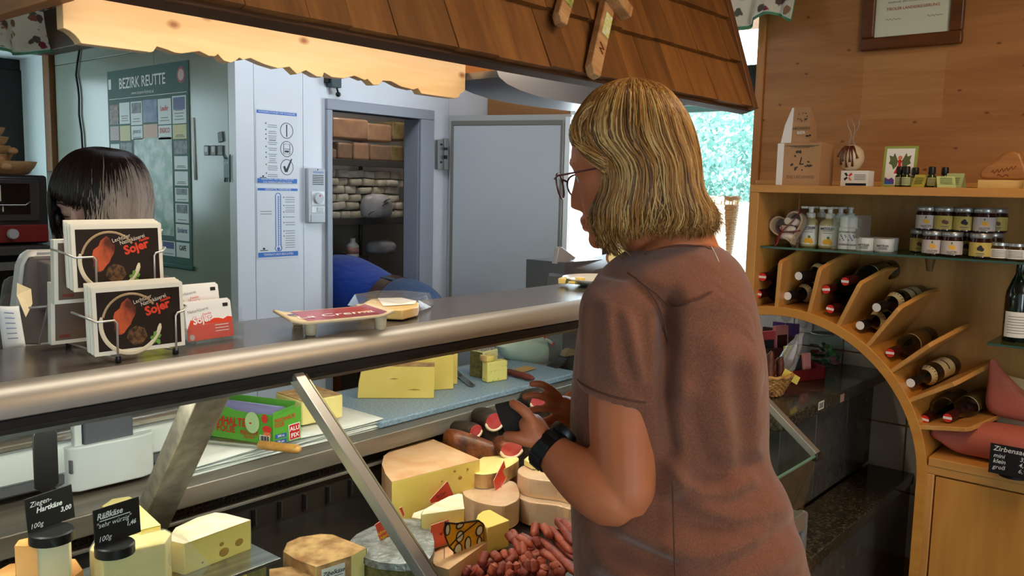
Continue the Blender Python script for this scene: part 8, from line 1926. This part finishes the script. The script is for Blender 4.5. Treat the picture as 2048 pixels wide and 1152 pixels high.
# temple and forehead strands swept back towards the ear
for k in range(260):
    t = rr.random(); mi = rr.choices((0, 1, 2), (1.5, 4, 2))[0]; e = lambda q: rr.uniform(-q, q)
    ctl = [P(1192+e(12), 212+e(10), 1.165), P(1150+10*t+e(4), 243+e(8), 1.160+.015*(1-t)), P(1145+18*t+e(4), 276+22*t+e(5), 1.148), P(1176+10*t+e(4), 296+30*t+e(4), 1.140), P(1212+e(6), 312+34*t+e(5), 1.134)]
    rows_ = interp([tuple(q) for q in ctl], 14); r0 = rr.uniform(.0004, .0010)
    GS_[mi].tube([V(q) for q in rows_], [r0*.4]+[r0]*12+[r0*.4], 4, flat=.7)
for i_, nm in enumerate(('golden_strands', 'brown_strands', 'light_strands')):
    stuff(mesh(nm, GS_[i_], HMS[i_], hair, smooth=180))
# the dark wallet in her hands
wl = [P(988, 808, 1.150), P(1022, 800, 1.146), P(1052, 828, 1.128), P(1042, 862, 1.126), P(1012, 868, 1.134), P(999, 842, 1.144)]
wcen = sum(wl, V((0, 0, 0)))/6
nrm = (wl[1]-wl[0]).cross(wl[3]-wl[0]).normalized(); nrm = nrm if nrm.dot(FH) > 0 else -nrm
wo = thing('wallet', 'dark brown leather wallet held in the left hand of the woman', 'wallet', wcen+O)
for off, nm in ((0, 'front_cover'), (.007, 'back_cover')):
    g = G(); q = [p-wcen+nrm*off for p in wl]; n = 6
    g.add(q+[p+nrm*.005 for p in q], [tuple(range(6))[::-1], tuple(range(6, 12))]+[(i, (i+1) % 6, 6+(i+1) % 6, 6+i) for i in range(6)])
    mesh(nm, g, mat('dark_leather', (38, 32, 30), .5, bump=.2, bs=300), wo, bevel=.002)
# ------------------------------------------------------------------ the seller
SB = 2.10
fo = atb(190, 600, SB); fo.z = 0
sp_ = thing('person', 'saleswoman with dark fringe and blond side hair looking down behind the counter', 'person', fo); O2 = V(fo)
S = lambda x, y, B: atb(x, y, B)-O2
SKIN2 = skin_mat('pale_skin', (222, 180, 166), (212, 164, 150))
sfa = AZ+pi-radians(8); SFD = V((cos(sfa), sin(sfa), 0)); st2 = radians(24)
sfx = (SFD*cos(st2)-UZ*sin(st2)).normalized(); sfy = UZ.cross(SFD).normalized(); sfz = sfx.cross(sfy)
shc = atb(190, 399, SB+.008)-O2
sh_ = lambda x, y, z: shc+sfx*x+sfy*y+sfz*z
g = G(); rings = []
for z, xb, xf, hw in interp(hrows, 24):
    cx_ = (xb+xf)/2; rx = (xf-xb)/2; rings.append([sh_(cx_+rx*cos(2*pi*k/30), hw*1.02*abs(sin(2*pi*k/30))**.9*(1 if sin(2*pi*k/30) >= 0 else -1), z) for k in range(30)])
g.loft(rings)
g.tube([sh_(.082, 0, .012), sh_(.092, 0, -.008), sh_(.103, 0, -.028), sh_(.106, 0, -.036), sh_(.090, 0, -.046)], [.008, .009, .011, .011, .008], 10)
for s in (-1, 1):
    g.ball(sh_(.068, .031*s, .0), (.0145, .0145, .012), 12, 8); g.tube([sh_(.078, .012*s, .02), sh_(.078, .032*s, .024), sh_(.066, .052*s, .016)], [.006, .007, .005], 8); g.ball(sh_(-.008, .076*s, -.012), (.012, .010, .028), 10, 7)
g.tube([sh_(.079, -.02, -.066), sh_(.087, 0, -.064), sh_(.079, .02, -.066)], [.004, .007, .004], 8)
limb(g, [(sh_(-.03, 0, -.05), .055), (S(180, 500, SB+.06), .056), (S(178, 545, SB+.05), .07)])
for s, pts in ((1, [(60, 640, SB-.05), (45, 790, SB-.09), (90, 775, SB-.17), (120, 765, SB-.20)]), (-1, [(300, 650, SB-.03), (320, 790, SB-.07), (280, 775, SB-.15), (250, 765, SB-.18)])):
    q = [S(*p) for p in pts]; limb(g, [(q[0], .045), (q[1], .040), (q[2], .032), (q[3], .024)])
    d = (q[3]-q[2]).normalized(); limb(g, [(q[3], .024), (q[3]+d*.05, .033), (q[3]+d*.09, .028)], 14, .5)
    sd = d.cross(UZ).normalized()
    for k in range(4): b = q[3]+d*.085+sd*(.027-.018*k); finger(g, [b, b+d*.03-UZ*.004, b+d*(.055-.006*abs(k-1.5))-UZ*.014, b+d*(.07-.008*abs(k-1.5))-UZ*.028], .0085)
    b = q[3]+d*.03+sd*.03*s; finger(g, [b, b+d*.02+sd*.02*s, b+d*.045+sd*.026*s-UZ*.01], .0095)
rmesh('body', g, SKIN2, sp_, .0042, 4)
for s in (-1, 1):
    mesh('eyelash', G().tube([sh_(.0775, (.031+dx)*s, z) for dx, z in ((-.013, -.0085), (-.005, -.0105), (.005, -.0105), (.014, -.007))], .0014, 6), mat('lash', (40, 26, 24), .7), sp_, smooth=180)
    mesh('eyebrow', G().tube([sh_(.085, .013*s, .022), sh_(.084, .030*s, .028), sh_(.071, .052*s, .020)], [.0015, .0022, .001], 6), mat('dark_brow', (80, 54, 44), .8), sp_, smooth=180)
mesh('mouth', G().tube([sh_(.0795, -.02, -.070), sh_(.0905, 0, -.0695), sh_(.0795, .02, -.070)], [.001, .0018, .001], 6), LIPM, sp_, smooth=180)
g = G()
srow = [(505, 150, 215, SB+.05, .05), (525, 110, 252, SB+.04, .075), (550, 70, 290, SB+.03, .10), (590, 30, 318, SB+.02, .115), (660, 10, 335, SB, .125), (760, 5, 345, SB, .125), (900, 10, 340, SB, .12), (1050, 5, 345, SB+.02, .13)]
g.loft([[p-O2 for p in rowring(y, xl, xr, B, hd, 36, 2.2)] for y, xl, xr, B, hd in interp(srow, 30)])
limb(g, [(S(70, 570, SB), .07), (S(50, 680, SB-.07), .062), (S(45, 780, SB-.10), .055), (S(85, 772, SB-.16), .046)]); limb(g, [(S(290, 570, SB), .07), (S(312, 680, SB-.05), .062), (S(322, 780, SB-.08), .055), (S(285, 772, SB-.14), .046)])
rmesh('sweater', g, cloth('grey_brown_knit', (92, 82, 76), (74, 66, 62), 160), sp_, .007, 4)
g = G(); b = S(180, 1050, SB+.02)
for s in (-1, 1): limb(g, [(b+RH*.08*s+UZ*.05, .11), (V((b.x+RH.x*.09*s, b.y+RH.y*.09*s, .45)), .065), (V((b.x+RH.x*.09*s, b.y+RH.y*.09*s, .06)), .05)])
rmesh('trousers', g, _mc['dark_trousers'], sp_, .012, 4)
for s in (-1, 1):
    q = V((b.x+RH.x*.09*s, b.y+RH.y*.09*s, 0)); mesh('shoe', G().loft([[q+SFD*x+sfy*(w*cos(2*pi*k/12))+UZ*(.035+.035*h*sin(2*pi*k/12)) for k in range(12)] for x, w, h in ((-.08, .03, .8), (.0, .04, 1), (.1, .045, .8), (.16, .02, .4))]), BLACK, sp_, smooth=180)
# hair of the seller: dark crown and fringe, blond lower right side
SROW = [(294, 192, 206, .02), (300, 166, 238, .052), (314, 146, 262, .074), (335, 131, 277, .09), (360, 122, 286, .10), (385, 118, 291, .103), (405, 117, 293, .103), (425, 118, 292, .10), (450, 120, 290, .096), (480, 124, 284, .088)]
SRS = interp(SROW, 40)
back = G(); back.loft([[p-O2+FH*.035 for p in rowring(y, xl+2, xr-2, SB+.01, hd*.82, 36, 2.4)] for y, xl, xr, hd in SRS])
DH = [hairmat('hair_dark', (44, 30, 24), (26, 18, 15)), hairmat('hair_ash', (200, 184, 170), (168, 150, 136))]
h2 = mesh('hair', back, DH[0], sp_, smooth=180)
gs = [G(), G()]; rr = random.Random(5)
for k in range(3600):
    u0 = rr.uniform(-pi, 0) if k % 5 else rr.uniform(0, pi)
    cu_ = cos(u0); front = sin(u0) < 0
    # where the fringe ends: x position in the picture decides the length
    v1 = 1.0
    if front and sin(u0) < -.25:
        px = 205+86*cu_
        if px < 214: v1 = .475+.27*max(0, min(1, (px-124)/90))+rr.uniform(-.03, .02)
    if front and cu_ < -.8: v1 = rr.uniform(.75, .95)
    blond = cu_ > .22+rr.uniform(-.22, .22)
    pts = hair_path(u0, 0, v1, rr, rr.uniform(.0, .03), 13, SRS, SB-.002, O2, .7)
    if blond:
        cut = max(3, int(13*min(.8, max(.28, rr.gauss(.62-.22*max(0, (cu_-.3)/.7), .09)))))
        gs[0].tube(pts[:cut+1], [.0006]+[.0013]*(cut-1)+[.0007], 4, flat=.7)
        gs[1].tube(pts[cut-1:], [.0007]+[.0013]*(len(pts)-cut-1)+[.0006], 4, flat=.7)
    else: gs[0].tube(pts, [.0006]+[.0013]*11+[.0006], 4, flat=.7)
for k in range(120):      # pale strands along the far left edge
    pts = hair_path(pi+rr.uniform(-.12, .35), .25, 1.0, rr, rr.uniform(.03, .06), 10, SRS, SB+.02, O2, .6); gs[1].tube(pts, [.0006]+[.0013]*8+[.0006], 4)
stuff(mesh('dark_strands', gs[0], DH[0], h2, smooth=180)); stuff(mesh('blond_strands', gs[1], DH[1], h2, smooth=180))
mesh('hair_clip', G().ball(S(114, 438, SB-.02), (.014, .014, .022), 12, 8), BLACK, h2, smooth=180)
# ------------------------------------------------------------------ the man bent over in the cold room
hp_ = aty(798, 612, 2.90); shd = aty(625, 575, 3.40)
mo = V((hp_.x, hp_.y, 0))
mn = thing('person', 'man in blue shirt with brown belt and jeans bent over in the cold room doorway', 'person', mo)
a0 = hp_-mo; a1 = shd-mo; ax = (a1-a0).normalized(); sd = ax.cross(UZ).normalized(); uu = sd.cross(ax)
BLUE = cloth('blue_jersey', (24, 62, 150), (18, 50, 128), 200, (1, 1, 1), .2)
def ring3(t, w, h, dz=0): 
    c = a0.lerp(a1, t)+uu*dz; return [c+sd*(w*cos(2*pi*k/30))+uu*(h*sin(2*pi*k/30)) for k in range(30)]
g = G(); g.loft([ring3(*r) for r in interp([(.10, .170, .122, -.0), (.2, .180, .135, .0), (.4, .195, .155, .01), (.6, .215, .170, .015), (.8, .225, .165, .01), (.95, .21, .14, -.01), (1.04, .13, .09, -.03)], 24)])
for s in (-1, 1): limb(g, [(a0.lerp(a1, .9)+sd*.19*s, .075), (a0.lerp(a1, .95)+sd*.23*s-UZ*.12, .062), (a0.lerp(a1, .98)+sd*.22*s-UZ*.22, .055)])
rmesh('shirt', g, BLUE, mn, .008, 5)
BELT = mat('brown_belt', (58, 36, 28), .5)
g = G(); g.loft([ring3(*r) for r in ((.015, .172, .124), (.015, .178, .130), (.115, .183, .136), (.115, .176, .128))], cap=False); mesh('belt', g, BELT, mn, smooth=40)
for an in (.9, 1.9): 
    c = a0.lerp(a1, .065)+sd*(.182*cos(an))+uu*(.135*sin(an)); mesh('belt_loop', G().box((0, 0, 0), (.07, .012, .006), frame(c, ax, sd*(-sin(an))+uu*cos(an))), mat('denim_loop', (60, 76, 104), .8), mn, bevel=.001)
JEAN = cloth('blue_denim', (66, 86, 118), (46, 62, 92), 240, (1, 1, .4), .1)
g = G(); g.loft([ring3(*r) for r in interp([(.05, .174, .126, 0), (-.1, .180, .130, -.0), (-.25, .175, .125, -.02), (-.42, .13, .09, -.05)], 12)])
for s in (-1, 1): limb(g, [(a0+sd*.085*s-ax*.06-UZ*.02, .115), (V((sd.x*.095*s-ax.x*.04, sd.y*.095*s-ax.y*.04, .52)), .078), (V((sd.x*.1*s, sd.y*.1*s, .09)), .055)])
rmesh('jeans', g, JEAN, mn, .008, 4)
g = G(); hcm = a1+ax*.17-UZ*.06
g.ball(hcm, (.085, .085, .11), 16, 12); limb(g, [(a1-ax*.02, .065), (hcm-ax*.03, .055)])
for s in (-1, 1):
    q0 = a0.lerp(a1, .98)+sd*.22*s-UZ*.20; q1 = q0+ax*.05-UZ*.22; limb(g, [(q0, .045), (q0-UZ*.1, .042), (q1, .028)]); limb(g, [(q1, .028), (q1-UZ*.06, .036), (q1-UZ*.09, .03)], 14, .5)
    for k in range(4): b_ = q1-UZ*.085+ax*(.027-.018*k); finger(g, [b_, b_-UZ*.03, b_-UZ*.055+ax*.006, b_-UZ*.07+ax*.014], .009)
    b_ = q1-UZ*.03+ax*.03; finger(g, [b_, b_+ax*.02-UZ*.02, b_+ax*.024-UZ*.045], .010)
rmesh('body', g, SKIN, mn, .006, 4)
mesh('hair', G().ball(hcm+ax*.0+UZ*.012, (.09, .09, .108), 18, 12), DH[0], mn, smooth=180)
for s in (-1, 1):
    q = V((sd.x*.1*s, sd.y*.1*s, 0)); mesh('shoe', G().loft([[q+ax*x+sd*(w*cos(2*pi*k/12))+UZ*(.04+.04*h*sin(2*pi*k/12)) for k in range(12)] for x, w, h in ((-.1, .03, .8), (.0, .042, 1), (.11, .048, .8), (.18, .02, .4))]), BLACK, mn, smooth=180)
